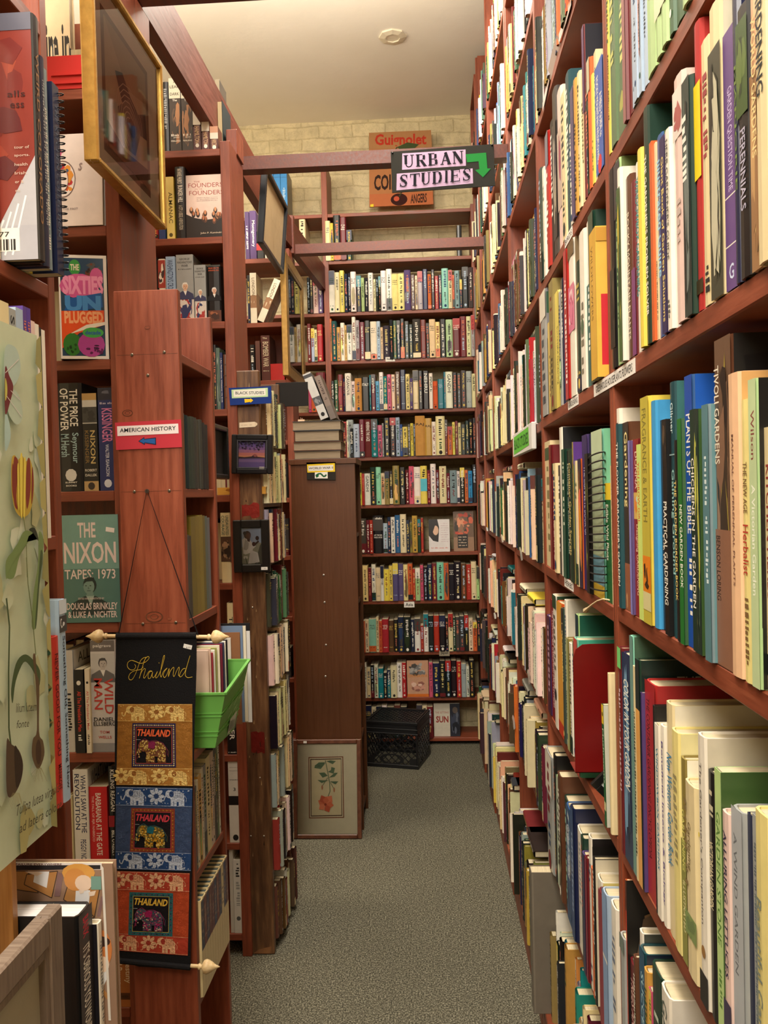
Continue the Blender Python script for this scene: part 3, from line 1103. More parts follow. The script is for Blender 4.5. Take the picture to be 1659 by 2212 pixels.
def plain_front(c0, *ops):
    def f(pc, d, h, rng):
        pc.rect(0.0005, 0.0005, d - 0.0005, h - 0.0005, c0)
        for op in ops:
            if op[0] == 'ph':
                pc.rect(op[1] * d, op[2] * h, op[3] * d, op[4] * h, op[5][0])
                pc.blotch(op[1] * d, op[2] * h, op[3] * d, op[4] * h, op[5], rng, op[6] if len(op) > 6 else 30, 0.2)
            elif op[0] == 'rect':
                pc.rect(op[1] * d, op[2] * h, op[3] * d, op[4] * h, op[5])
            elif op[0] == 'text':
                pc.text(op[1], op[2] * d, op[3] * h, op[4] * d, op[5] * h, op[6], bold=0.01)
            elif op[0] == 'ell':
                pc.ell(op[1] * d, op[2] * h, op[3] * d, op[4] * h, op[5])
    return f


LEAF = [(60, 88, 44), (38, 60, 34), (92, 116, 58), (24, 36, 26)]
DARKP = [(30, 28, 26), (60, 50, 40), (90, 72, 56), (20, 18, 18)]
BLOOM = [(200, 40, 50), (30, 60, 34), (226, 60, 70), (20, 40, 24)]
K_, W_ = (28, 26, 26), WHITE

C1, C2, C3, C4, C5, C6 = (1300, 0, 4.621), (1300, 300, 4.423), (1300, 720, 4.621), (1300, 1080, 4.621), (1300, 1350, 4.621), (1300, 1750, 4.621)
row_right('on the uppermost near row', 0.331, 2.19, 2.63, [
    (40, None, 'y'), (66, None, 'E', {'deco': [('m', .3, .6, (190, 190, 110))]}), (130, None, 'E', {'deco': [('m', .3, .9, (200, 200, 120)), ('ph', 0, .2, [(92, 116, 86), (170, 170, 90)], 6)]}),
    (205, None, 'm', {'deco': [('bg', 0, 1, (150, 100, 100))]}), (234, None, 'm', {'deco': [('m', .6, .95, W_)]}), (285, None, 'l'), (312, None, 'l'), (345, None, 'l'), (378, None, 'l'),
    (424, None, 'G', {'deco': [('m', .4, .9, W_), ('dot', .3, (170, 60, 50))]}), (520, None, 'G', {'deco': [('bg', .14, 1, (228, 216, 180)), ('m', .3, .8, K_)]}),
    (580, None, 'G', {'deco': [('bg', .14, 1, (228, 216, 180)), ('m', .3, .8, K_)]}), (640, None, 'g'), (690, None, 'g', {'deco': [('bg', .14, 1, (228, 216, 180)), ('m', .3, .8, K_)]}), (782, None, 'G')],
    850, C1, GA)
row_right('above the flower-shelf label', 0.331, 1.813, 2.165, [
    (105, 95, 'k', {'deco': [('ph', .1, .5, DARKP, 8)]}), (150, 165, 'G', {'hard': 1, 'front': plain_front((96, 112, 62), ('ph', 0, .1, 1, .95, LEAF))}),
    (205, 285, 'w', {'deco': [('ph', 0, .9, [(70, 96, 50), (200, 180, 60), (40, 60, 36)], 12)]}), (237, 380, 'u', {'deco': [('t', 'ROCKY MOUNTAIN PLANTS', .1, .8, (220, 205, 180))]}),
    (288, 420, 'm', {'deco': [('bg', 0, .5, (120, 50, 110))]}), (325, 235, 'w', {'say': 'white paperback lettered in teal', 'deco': [('t', 'WINDOWBOX GARDENING', .3, .92, (40, 140, 136), .1, .8)]}),
    (366, 165, 'w', {'deco': [('m', .15, .7, (110, 100, 60))]}), (398, 110, 'y', {'deco': []}), (440, -285, 'e', {'say': 'dark green hardback with white capitals', 'deco': [('t', 'THE GARDENER\'S PROBLEM SOLVER', .12, .8, W_)], 'front': plain_front((20, 52, 40))}),
    (490, 30, 'o', {'deco': []}), (514, 30, 'c', {'deco': [('m', .1, .4, K_)]}), (530, -10, 'b', {'say': 'blue hardback marked Illustrated Guide', 'deco': [('t', 'Illustrated Guide', .3, .88, (150, 200, 226), .15, .85)], 'front': plain_front((80, 88, 70), ('ph', 0, .5, 1, 1, LEAF))}),
    (590, 0, 'v', {'say': 'dark purple book with yellow lettering', 'deco': [('bg', 0, 1, (44, 38, 84)), ('t', 'Giant Book of Garden Solutions', .06, .9, (226, 200, 110))]}),
    (640, -70, 'w', {'deco': [('t', 'HERB GARDENER\'S GUIDE', .35, .95, (90, 90, 80)), ('m', .05, .15, (90, 90, 80))]}), (690, -430, 'l', {'deco': [('bg', 0, 1, (206, 216, 220)), ('m', .3, .9, (110, 120, 120))]}),
    (730, -560, 'x', {'say': 'thick pinkish white hardback with torn pattern', 'deco': [('ph', .75, .95, [(226, 214, 204), (170, 90, 90), (226, 214, 204), (226, 214, 204)], 8), ('m', .3, .5, (190, 170, 160))]}),
    (822, -540, 'e', {'deco': [('ph', 0, 1, [(40, 56, 54), (70, 90, 84), (110, 120, 116), (24, 30, 32)], 22), ('m', .55, .85, W_, .1, .6)]}),
    (895, -1150, 'r', {'say': 'red hardback with a broad yellow band', 'deco': [('bg', .46, .79, (238, 216, 40)), ('bg', .06, .11, (60, 50, 30))], 'hard': 2}),
    (960, -900, 'c', {'deco': [('m', .55, .9, (150, 60, 60)), ('m', .05, .15, K_)]}),
    (1056, -1230, 'c', {'say': 'tall hardback with black-and-white leaf photograph', 'deco': [('ph', 0, .85, [(60, 62, 50), (190, 186, 160), (110, 112, 84), (30, 32, 28)], 40)], 'front': plain_front((208, 202, 180), ('ph', .3, 0, 1, .7, LEAF))}),
    (1176, None, 'v', {'say': 'purple hardback lettered GARDEN QUESTION TIME', 'deco': [('bg', 0, 1, (102, 74, 132)), ('bg', .36, .365, W_), ('bg', .17, .175, W_), ('t', 'GARDEN QUESTION TIME', .38, .78, (190, 170, 210)), ('h', 'G', .04, .1, (200, 210, 236), .3, .7)]}),
    (1286, None, 'n', {'deco': [('t', 'MARJORIE', .3, .7, (110, 130, 60))]}), (1340, None, 'k', {'deco': [('t', 'PERENNIALS', .25, .55, (176, 170, 190)), ('ph', .6, .95, LEAF, 6)]}),
    (1452, None, 'P', {'say': 'brown photograph hardback beside the purple one', 'deco': [('ph', 0, .7, [(150, 112, 76), (190, 150, 100), (120, 96, 70), (206, 170, 120)], 26), ('t', 'WORLD GARDENS', .4, .9, (226, 200, 140))]}),
    (1550, None, 'c', {'deco': [('t', 'GARDENING', .55, .95, K_, .2, .7)]})],
    1680, C2, GA)
row_right('below the flower-shelf label', 0.332, 1.394, 1.785, [
    (130, 765, 'w'), (164, 920, 'T', {'say': 'thin dark teal paperback lettered in white', 'deco': [('t', 'THE FLOWER ARRANGER\'S GARDEN', .12, .9, W_, .3, .8)]}),
    (200, 905, 'u', {'deco': [('bg', 0, 1, (62, 48, 38)), ('t', 'Gardening', .55, .95, (226, 206, 140), .1, .8), ('ph', 0, .25, [(150, 90, 60), (200, 150, 100)], 5)]}),
    (256, 1080, 'c', {'deco': [('t', 'HUNTING GARDENS', .3, .9, (110, 70, 50))]}), (284, 1080, 'v', {'deco': [('bg', 0, 1, (136, 130, 196))]}),
    (304, 1070, 'm', {'say': 'brick red paperback with a picture panel', 'deco': [('bg', 0, 1, (140, 42, 32)), ('t', 'DONNA', .72, .93, (226, 190, 170)), ('ph', .55, .7, [(220, 180, 90), (200, 210, 190), (230, 140, 40)], 6), ('t', 'Designing GARDENING', .12, .52, (226, 180, 150))]}),
    (362, 1120, 'G', {'say': 'lime green paperback with red lettering', 'deco': [('bg', 0, 1, (206, 226, 120)), ('t', 'YOU GROW GIRL', .55, .9, (206, 70, 40), .1, .5)]}),
    (412, 660, 'y', {'say': 'olive yellow paperback with a candle picture', 'deco': [('bg', 0, 1, (196, 180, 66)), ('t', 'FRAGRANCE & EARTH', .45, .95, (120, 110, 40), .2, .7), ('ph', .14, .3, [(226, 130, 30), (240, 180, 70), (60, 40, 20)], 8), ('bg', .06, .14, (216, 206, 150))]}),
    (490, 695, 'B', {'deco': [], 'front': plain_front((66, 150, 205))}), (546, 880, 'k', {'deco': [('m', .3, .5, (220, 200, 180))]}), (578, 1340, 'f', {'hard': 0, 'deco': [('bg', 0, 1, (214, 186, 90)), ('m', .1, .6, (110, 90, 40))]}),
    (612, 876, 'k', {'say': 'dark paperback lettered PRACTICAL GARDENING', 'deco': [('t', 'PRACTICAL GARDENING', .14, .62, W_, .1, .85), ('ph', .8, .99, DARKP, 6)]}),
    (655, 510, 'T', {'say': 'dark teal hardback lettered Gaining Ground', 'deco': [('t', 'Gilmer', .80, .92, (190, 210, 210)), ('bg', .715, .72, (150, 180, 180)), ('t', 'Gaining Ground', .25, .66, (150, 196, 190), .2, .8)], 'front': plain_front((50, 88, 86), ('ph', 0, 0, 1, 1, [(60, 110, 110), (120, 170, 166), (40, 70, 70)], 40))}),
    (712, 1080, 'k', {'deco': [('t', 'THE GARDEN BORDER BOOK', .2, .8, (226, 196, 110), .15, .55)]}), (764, 870, 'g', {'say': 'green hardback lettered NEW GARDEN BOOK', 'deco': [('bg', 0, 1, (30, 110, 44)), ('t', 'NEW GARDEN BOOK', .25, .62, W_, .3, .9)]}),
    (806, 450, 'b', {'say': 'strong blue hardback lettered PLANTS OF THE BIBLE', 'deco': [('bg', 0, 1, (24, 76, 168)), ('t', 'PLANTS OF THE BIBLE', .42, .86, W_, .15, .85), ('m', .1, .35, W_)], 'front': plain_front((30, 84, 176))}),
    (880, 780, 'e', {'deco': [('t', 'CHICKENS IN THE GARDEN', .18, .8, W_, .2, .8)]}), (926, 780, 'e', {'deco': [('ph', 0, 1, [(30, 50, 44), (90, 110, 90), (60, 90, 70), (200, 200, 90)], 26)], 'front': plain_front((30, 34, 32), ('ph', 0, 0, 1, 1, LEAF))}),
    (978, 900, 'k', {'say': 'black paperback lettered CACTI', 'deco': [('t', 'CACTI', .52, .7, (190, 70, 50)), ('ph', 0, .3, DARKP, 6)]}), (1034, 735, 'S', {'deco': [('bg', 0, 1, (86, 126, 134)), ('m', .3, .8, (206, 220, 220))], 'front': plain_front((100, 140, 146))}),
    (1100, 100, 'u', {'say': 'tall brown photograph hardback lettered TIVOLI GARDENS', 'deco': [('ph', 0, 1, [(104, 78, 60), (60, 48, 38), (130, 96, 74), (150, 116, 90), (40, 32, 28), (150, 130, 60)], 60), ('bg', 0, .42, (140, 98, 76)), ('t', 'TIVOLI GARDENS', .62, .92, (226, 216, 196), .05, .35), ('t', 'BENSON LORING', .2, .4, (60, 36, 28), .05, .3)], 'front': plain_front((46, 36, 28), ('ph', 0, 0, 1, 1, DARKP, 60))}),
    (1256, 440, 'P', {'say': 'thick peach hardback', 'deco': [('t', 'MANUAL OF PERENNIAL PLANTS', .3, .8, (120, 80, 66), .4, .55)], 'front': plain_front((214, 164, 104))}),
    (1376, 690, 'Y', {'say': 'pale yellow paperback with red lettering', 'deco': [('t', 'THE NEW AGE', .6, .78, (120, 90, 50)), ('t', 'Herbalist', .38, .56, (176, 60, 40), .2, .8), ('m', .05, .3, (120, 90, 50))]}),
    (1462, 490, 'G', {'say': 'pale green hardback with a dark cover', 'deco': [('bg', 0, 1, (190, 208, 160)), ('t', 'Wilson', .74, .9, (130, 70, 60)), ('t', 'A Victorian Garden', .3, .66, (236, 240, 220))], 'front': plain_front((20, 26, 22), ('ph', 0, .2, 1, 1, DARKP))}),
    (1540, 960, 'c', {'say': 'cream paperback lettered KITCHEN HERBS', 'deco': [('t', 'KITCHEN HERBS', .35, .86, (150, 56, 50), .2, .8), ('ph', .06, .14, [(40, 36, 34), (40, 36, 34)], 4)]}),
    (1602, 1270, 'b', {'say': 'blue paperback with pink and white lettering', 'deco': [('bg', 0, 1, (70, 110, 156)), ('t', 'INDOOR BONSAI', .45, .92, (220, 70, 96), .2, .7), ('m', .06, .36, W_)]})],
    1700, C3, GA)
row_right('among tall cream books', 0.331, 0.958, 1.366, [
    (214, 230, 'm', {'deco': [('bg', .9, 1, (120, 210, 120)), ('m', .3, .8, (210, 180, 190))]}), (250, 280, 'n', {'say': 'dark blue hardback lettered COLOR IN YOUR GARDEN', 'deco': [('ph', 0, 1, [(40, 56, 86), (90, 120, 150), (30, 40, 60), (120, 160, 190)], 26), ('t', 'COLOR IN YOUR GARDEN', .36, .88, W_, .25, .85)]}),
    (332, 120, 'a', {'deco': [('bg', 0, 1, (110, 150, 140))], 'front': plain_front((84, 104, 84), ('ph', 0, 0, 1, 1, [(70, 96, 76), (110, 130, 100), (60, 80, 66)], 40))}),
    (366, 420, 'c', {'deco': [('m', .1, .8, K_)]}), (394, 350, 'e', {'say': 'dark green hardback with an orange band', 'deco': [('bg', 0, .8, (226, 166, 90)), ('bg', .78, 1, (26, 44, 44))], 'front': plain_front((26, 44, 40), ('text', 'THE ESSENTIAL', .2, .9, .7, .93, (200, 200, 186)), ('ph', .1, .7, 1, .86, [(40, 56, 44), (200, 150, 90), (60, 70, 50), (26, 44, 40)], 30))}),
    (436, 690, 'v', {'deco': [('bg', 0, 1, (40, 34, 76))]}),
    (448, 555, 'r', {'say': 'large red hardback with torn paper top', 'hard': 2, 'deco': [('bg', 0, 1, (168, 40, 44)), ('t', 'THE CONTAINER GARDENING ENCYCLOPEDIA', .18, .92, (70, 20, 24), .15, .45)], 'front': plain_front((160, 44, 44), ('ph', .12, .8, 1, .93, [(196, 130, 60), (120, 40, 30), (210, 150, 80)], 50))}),
    (548, 815, 'k', {'deco': []}), (566, 990, 'w', {'deco': [('t', 'WINDOWBOX GARDENS', .25, .88, (60, 130, 160))]}), (606, 1000, 'w', {'say': 'white paperback with violet lettering', 'deco': [('t', 'Beneficial Insects & Biology', .1, .92, (90, 70, 140))]}),
    (650, 770, 'c', {'say': 'cream book lettered New Western Garden Book', 'deco': [('t', 'New Western Garden Book', .3, .78, (60, 130, 170), .15, .8)], 'front': plain_front((226, 218, 196), ('ph', .45, .55, 1, .88, [(40, 60, 46), (60, 84, 60), (30, 44, 36)]))}),
    (724, 1040, 'Y', {'say': 'pale yellow hardback over maroon boards', 'hard': 1, 'deco': [('m', .4, .8, (150, 140, 100))], 'front': plain_front((226, 216, 160), ('rect', .3, .72, .8, .86, (196, 196, 186)))}),
    (804, 1320, 'h', {'deco': [('bg', 0, .6, (140, 140, 70)), ('t', 'GARDENING', .45, .75, (220, 214, 120)), ('t', 'ILLUSTRATED', .15, .4, (220, 214, 160))], 'front': plain_front((150, 140, 60), ('rect', 0, .9, 1, 1, (236, 230, 210)))}),
    (858, 1540, 'c', {'say': 'cream paperback with a green fruit drawing', 'deco': [('m', .45, .9, (130, 110, 70), .05, .3), ('ph', .2, .32, [(130, 150, 90), (160, 176, 110), (110, 130, 80)], 6), ('t', 'Gardening', .55, .8, (120, 100, 60), .3, .6)]}),
    (972, 1470, 'Y', {'deco': [('t', 'HARDY PERENNIALS', .3, .85, (70, 70, 56)), ('bg', .7, .72, (230, 206, 60))]}),
    (1022, 1090, 'w', {'say': 'white hardback lettered The Gardener\'s Companion', 'deco': [('t', 'The Gardener\'s Companion', .3, .9, (110, 100, 90), .3, .6), ('dot', .2, (150, 110, 60)), ('bg', 0, .12, (30, 28, 28))], 'front': plain_front((206, 196, 174))}),
    (1106, 1450, 'k', {'deco': [('t', 'VICTORIAN GARDEN', .45, .72, (226, 210, 170), .2, .6), ('m', .8, .95, (200, 190, 160))], 'front': plain_front((60, 84, 50), ('ph', 0, 0, 1, .95, LEAF + [(130, 170, 80)], 60), ('rect', 0, .95, 1, 1, (190, 190, 196)))}),
    (1197, 1440, 'G', {'say': 'pale green hardback lettered GARDEN STONE', 'deco': [('bg', 0, 1, (188, 214, 140)), ('t', 'GARDEN STONE', .34, .84, (90, 130, 60), .15, .75), ('m', .08, .25, (90, 130, 60))], 'front': plain_front((120, 150, 90), ('ph', 0, 0, 1, 1, LEAF, 50))}),
    (1262, 1850, 'x', {'say': 'pinkish white paperback lettered ALLURING LETTUCES', 'deco': [('t', 'ALLURING LETTUCES', .3, .92, (50, 40, 70), .3, .7), ('ph', .06, .2, [(60, 50, 80), (60, 50, 80)], 4)]}),
    (1340, 1810, 's', {'say': 'silver grey hardback, broad spine', 'deco': [('bg', 0, 1, (176, 180, 184)), ('t', 'A WIND GARDEN', .35, .9, (110, 112, 116), .2, .5)]}),
    (1450, 1890, 'n', {'deco': []}), (1500, 1900, 's', {'deco': [('m', .2, .9, (100, 110, 116))]}), (1545, 1830, 'Y', {'deco': [('t', 'Beautiful Gardens', .1, .7, (120, 130, 120), .1, .5)]})],
    1700, C5, GA)
row_right('on the lowest near row', 0.331, 0.525, 0.93, [
    (205, 1160, 's', {'deco': [('bg', .9, 1, (110, 124, 116))]}), (250, 670, 'o', {'say': 'tall orange-red hardback with a black top', 'deco': [('bg', 0, 1, (206, 56, 38)), ('bg', .86, 1, (26, 24, 24))], 'front': plain_front((60, 60, 50), ('ph', 0, 0, 1, 1, DARKP + [(120, 90, 60)], 60))}),
    (256, 1400, 'm', {'deco': [('t', 'TREES AND SHRUBS', .2, .9, (214, 170, 160))]}), (322, 1380, 'u'), (345, 1135, 'w', {'hard': 1, 'front': plain_front((60, 66, 62), ('ph', 0, 0, 1, .9, [(90, 96, 84), (160, 160, 150), (50, 56, 52)], 40))}), (378, 1290, 'T', {'say': 'dark teal hardback lettered SUCCESSFUL SMALL', 'deco': [('bg', 0, 1, (16, 76, 108)), ('t', 'SUCCESSFUL SMALL', .1, .88, (170, 206, 216))], 'front': plain_front((30, 40, 60), ('ph', 0, .5, 1, 1, [(26, 40, 60), (60, 76, 90), (20, 26, 36)], 40))}),
    (432, 1500, 'f'), (470, 1700, 'p'), (496, 1440, 'e', {'hard': 1, 'deco': [('m', .2, .8, (190, 200, 180))], 'front': plain_front((18, 24, 22))}), (604, 1650, 'w', {'say': 'white hardback with a hedge photograph', 'deco': [('t', 'GARDEN', .55, .95, (90, 100, 90), .2, .7)], 'front': plain_front((220, 214, 200), ('ph', .1, .1, 1, .86, LEAF + [(120, 150, 50)], 70))})],
    700, C6, GA)

# second bay
D1, D2, D3, D4, D5, D6, D7 = (1150, 150, 6.321), (1150, 480, 3.626), (1160, 780, 3.967), (1160, 1050, 4.536), (1160, 1250, 4.096), (1160, 1500, 3.626), (1130, 1780, 2.94)
row_right('on the upper second-bay row', 0.332, 2.192, 2.63, [
    (120, 1380, 'K'), (155, 1350, 'w'), (185, 1060, 'w', {'deco': [('m', .2, .5, PAL['m'])]}), (222, 860, 'r', {'deco': [('bg', .75, 1, (120, 120, 130)), ('m', .3, .7, W_)]}), (262, 700, 'k', {'deco': [('m', .3, .9, W_)]}),
    (305, 250, 'd', {'deco': [('ph', .1, .8, [(60, 58, 56), (170, 160, 140)], 10)]}), (355, 270, 'x', {'deco': [('ph', .25, .75, [(196, 176, 160), (150, 60, 80)], 6)], 'hard': 1}), (415, 350, 'c'), (485, 30, 'T', {'deco': [('m', .3, .9, W_)]}), (540, 740, 'w'),
    (580, 230, 'v', {'deco': [('bg', 0, 1, (86, 76, 110))]}), (625, 100, 'f', {'deco': [('m', .1, .7, K_)]}), (665, 0, 'c'), (705, 0, 'c', {'deco': [('m', .3, .8, (110, 100, 60))]}), (745, -700, 'm', {'deco': [('bg', .5, 1, (90, 50, 100))], 'front': plain_front((24, 24, 34)), 'hard': 1}),
    (775, 120, 'e'), (810, -200, 'o', {'deco': [('bg', .75, 1, (200, 190, 160))]}), (850, 20, 'y', {'deco': [('m', .1, .4, (110, 130, 60))]}), (885, -330, 'c'),
    (915, -80, 'b', {'say': 'blue paperback lettered as a field guide', 'deco': [('bg', 0, 1, (66, 100, 180)), ('t', 'A FIELD GUIDE to', .3, .7, W_, .55, .85), ('t', 'ROCKY MOUNTAIN WILDFLOWERS', .1, .9, W_, .15, .42), ('dot', .07, (200, 50, 50))]})],
    1025, D1, GB)
row_right('above the GARDENING tag', 0.332, 1.813, 2.168, [
    (80, 525, 's', {'say': 'white-grey book with a dark green panel', 'deco': [('bg', .78, 1, (220, 214, 200)), ('m', .1, .7, (70, 74, 80))], 'front': plain_front((110, 110, 116), ('rect', 0, .8, 1, .97, (26, 70, 44)), ('ph', 0, 0, 1, .6, DARKP))}),
    (124, 790, 'f', {'hard': 0, 'deco': [('bg', 0, 1, (214, 186, 100)), ('m', .1, .7, (130, 100, 50))]}), (154, 470, 'h', {'hard': 0}), (185, 555, 'Y', {'say': 'yellow paperback lettered Successful Gardening', 'deco': [('bg', 0, 1, (222, 204, 96)), ('t', 'Successful Gardening', .2, .7, (60, 60, 40), .35, .8)]}), (212, 550, 's'), (228, 440, 'n'), (243, 350, 'k', {'deco': [('t', 'The Well-tended Garden', .3, .86, (210, 204, 186))]}),
    (282, 220, 'r', {'deco': [('bg', 0, 1, (178, 58, 62)), ('m', .1, .8, W_)]}), (305, 170, 'w', {'say': 'white hardback with a pink petal spine', 'hard': 1, 'deco': [('bg', .9, 1, (110, 90, 60)), ('ph', .42, .72, [(216, 120, 150), (230, 160, 180), (190, 80, 116), (236, 200, 206)], 14)], 'front': plain_front((112, 92, 62))}),
    (352, 320, 'e'), (384, 95, 'w', {'deco': [('m', .1, .6, (120, 110, 90)), ('dot', .4, (80, 96, 70))]}), (430, 0, 'w', {'deco': [('bg', 0, .62, (40, 96, 92)), ('m', .2, .6, W_)]}), (464, -60, 'e', {'deco': [('bg', 0, 1, (70, 84, 66))], 'hard': 1}),
    (502, 92, 'y', {'say': 'fat yellow paperback with a red flower cover', 'hard': 0, 'd': 0.21, 'jut': 0.012, 'deco': [('bg', 0, 1, (216, 168, 62)), ('t', 'WILDFLOWERS', .4, .9, (130, 96, 30), .2, .5)], 'front': plain_front((222, 176, 70), ('ph', .04, .08, .7, .55, BLOOM, 50), ('rect', 0, .9, 1, .99, (190, 140, 50)))})],
    553, D2, GB)
row_right('above the HERBS tag', 0.332, 1.386, 1.785, [
    (55, -418, 'c', {'hard': 0, 'deco': [('bg', .85, .95, (60, 90, 60)), ('m', .1, .8, (130, 120, 80))]}), (108, -390, 'm', {'deco': [('bg', 0, 1, (130, 44, 40))]}), (130, -213, 'g', {'deco': [('t', 'YARDENING', .1, .62, W_, .2, .7), ('bg', .9, 1, (26, 70, 40))]}), (160, -213, 'c'), (192, -195, 'd', {'deco': [('m', .2, .9, W_)]}),
    (218, -561, 'w', {'hard': 1, 'say': 'tall white-edged hardback with a black cover', 'deco': [], 'front': plain_front((28, 30, 34), ('text', 'A JAPANESE', .1, .72, .9, .86, (50, 100, 160)))}), (246, -350, 'e', {'deco': [('bg', 0, 1, (36, 84, 66)), ('m', .2, .9, (200, 206, 180))]}), (276, -333, 'k', {'deco': [('t', 'Landscaping with Container Plants', .2, .9, (200, 210, 190))]}), (304, -344, 'e', {'deco': [('t', 'Container Garden Secrets', .2, .9, (200, 180, 110))]}),
    (352, -424, 'h', {'front': plain_front((70, 90, 50), ('rect', 0, .84, 1, 1, (84, 50, 126)), ('text', 'Sunset', .3, .87, .95, .97, W_), ('ph', 0, .1, 1, .84, LEAF))}), (362, -247, 'v', {'say': 'slim violet paperback', 'deco': [('bg', 0, 1, (96, 90, 156)), ('t', 'LAVENDER', .55, .85, W_)]}), (386, -240, 'c'), (412, -258, 'o', {'say': 'paperback with orange-pink flowers on its spine', 'deco': [('ph', 0, 1, [(40, 30, 60), (230, 150, 40), (220, 90, 100), (230, 180, 60)], 24)]}),
    (446, -487, 'v', {'say': 'dark violet hardback lettered in white', 'deco': [('bg', 0, 1, (48, 36, 96)), ('t', 'THE COMPLETE BOOK OF', .35, .8, (200, 196, 220))], 'front': plain_front((34, 26, 60), ('rect', .3, .84, .9, .96, (190, 40, 50)), ('text', 'ON', .5, .86, .85, .94, W_))}), (498, -310, 'k', {'deco': [('ph', 0, 1, [(26, 26, 24), (150, 150, 60), (60, 70, 40)], 10)]}),
    (530, -521, 'a', {'say': 'mint green wire-bound book', 'deco': [('bg', 0, 1, (190, 206, 170)), ('bg', 0, .25, (120, 170, 190)), ('bg', 0, .08, (226, 190, 70))], 'front': plain_front((120, 190, 150))}), (640, -24, 'g', {'say': 'green field guide lettered Edible Wild Plants', 'hard': 0, 'deco': [('bg', 0, 1, (22, 96, 50)), ('bg', .86, 1, (238, 206, 50)), ('t', 'Edible Wild Plants', .35, .82, W_, .1, .5)]}), (702, -196, 'c', {'hard': 0, 'deco': [('t', 'THE EDIBLE GARDEN', .15, .85, (150, 140, 90))]})],
    728, D4, GB)
wb = [o for o in bpy.data.objects if o.get('label', '').startswith('mint green wire-bound')][0]
b_ = MB().mat('plastic', (18, 18, 20))
wt, wh = max(v.co.x for v in wb.data.vertices), max(v.co.z for v in wb.data.vertices)
for k in range(18):
    z = wh * (.05 + .80 * k / 17)
    b_.tube([(wt / 2 + wt * .62 * math.cos(a), -.004 + .010 * math.sin(a), z + .004 * math.cos(a)) for a in [i * 2 * math.pi / 12 for i in range(12)]], .0016, 5, True)
b_.build('wire_binding', wb)
row_right('beside the red bookend', 0.332, 0.960, 1.36, [
    (68, 290, 'v', {'deco': [('bg', 0, 1, (80, 30, 56)), ('m', .2, .9, (190, 150, 170))]}), (94, 160, 'r', {'say': 'dark red hardback with small white capitals', 'deco': [('bg', 0, 1, (132, 26, 34)), ('t', 'THE CONTAINER GARDENING ENCYCLOPEDIA', .1, .92, (220, 190, 190))]}), (130, 115, 'w', {'deco': [('bg', .9, 1, (26, 66, 40)), ('m', .4, .85, (90, 84, 70)), ('dot', .25, K_)], 'front': plain_front((26, 60, 40))}), (160, 170, 'o', {'say': 'orange-yellow hardback with a red foot', 'deco': [('bg', 0, 1, (224, 160, 56)), ('bg', 0, .1, (200, 60, 30))]}),
    (205, 230, 'K'), (222, 160, 'w', {'front': plain_front((190, 184, 170))}), (240, 480, 'h', {'deco': [('bg', 0, 1, (170, 176, 120))]}), (258, 520, 'w'), (278, 500, 'E'), (298, 540, 'y', {'deco': [('bg', 0, 1, (206, 160, 70)), ('m', .1, .8, K_)]}), (316, 280, 'G', {'say': 'lime hardback with dark top and tree cover', 'deco': [('bg', 0, 1, (196, 212, 96)), ('bg', .85, 1, (22, 56, 66))], 'front': plain_front((44, 56, 48), ('rect', 0, .86, 1, 1, (20, 76, 60)), ('text', 'THE ESSENTIAL', .3, .9, .9, .94, (190, 200, 186)), ('ph', 0, .3, 1, .86, [(50, 60, 52), (80, 90, 80), (30, 38, 34)], 60))}),
    (340, 475, 'a', {'say': 'mint hardback with a red oval cover', 'jut': 0.012, 'deco': [('bg', 0, 1, (200, 80, 70))], 'front': plain_front((72, 170, 140), ('ell', .72, .75, .26, .2, (190, 70, 60)), ('text', 'C', .62, .68, .8, .82, (230, 200, 180)))})],
    372, D5, GB)
row_right('below the red bookend', 0.326, 0.525, 0.93, [
    (150, -515, 's', {'say': 'tall grey cloth volume'}), (190, -470, 'k'), (204, -338, 'G', {'deco': [('bg', 0, 1, (190, 206, 180)), ('m', .2, .8, K_)]}), (226, -353, 'u'), (248, -207, 'e', {'deco': [('m', .1, .9, (150, 190, 160))], 'front': plain_front((26, 40, 36), ('ph', 0, .6, 1, 1, [(190, 190, 176), (90, 96, 86)], 20))}),
    (274, -158, 'b', {'say': 'blue photograph hardback with white script', 'deco': [('ph', 0, 1, [(40, 76, 120), (80, 120, 160), (26, 46, 80), (200, 210, 214)], 30), ('t', 'Gardens in Heartland', .4, .85, (226, 230, 236), .3, .7)]}), (312, -140, 'n', {'deco': [('bg', 0, 1, (44, 74, 120)), ('m', .2, .8, (150, 170, 200))]}),
    (332, -12, 'w', {'say': 'broad white hardback', 'hard': 1, 'deco': [('m', .4, .9, (150, 150, 150), .4, .6)]}), (372, 55, 'e', {'front': plain_front((30, 60, 50))}), (390, 160, 'v', {'deco': [('bg', 0, 1, (40, 40, 80))]}), (406, 190, 'm', {'deco': [('bg', 0, 1, (130, 30, 60))]}), (420, 60, 'w', {'front': plain_front((30, 26, 28), ('ph', 0, .2, 1, .95, DARKP))}), (440, 260, 'o', {'deco': []}), (456, 205, 'k', {'front': plain_front((206, 196, 172), ('text', 'ADVANCED', .3, .86, .95, .9, (90, 84, 76)))}),
    (470, 312, 'w', {'deco': [('m', .1, .8, K_)], 'front': plain_front((206, 190, 110), ('ph', .1, .7, 1, .97, [(206, 190, 110), (170, 160, 100), (220, 206, 120)], 16))}), (502, 405, 'm', {'say': 'crimson cloth book near the post', 'hard': 2, 'deco': [('bg', 0, 1, (140, 26, 52))]}), (534, 410, 'l', {'deco': [('bg', 0, 1, (130, 160, 200)), ('bg', .55, .57, W_)]}), (566, 490, 'w', {'deco': [('m', .3, .8, (110, 120, 140))]})],
    606, D7, GB)

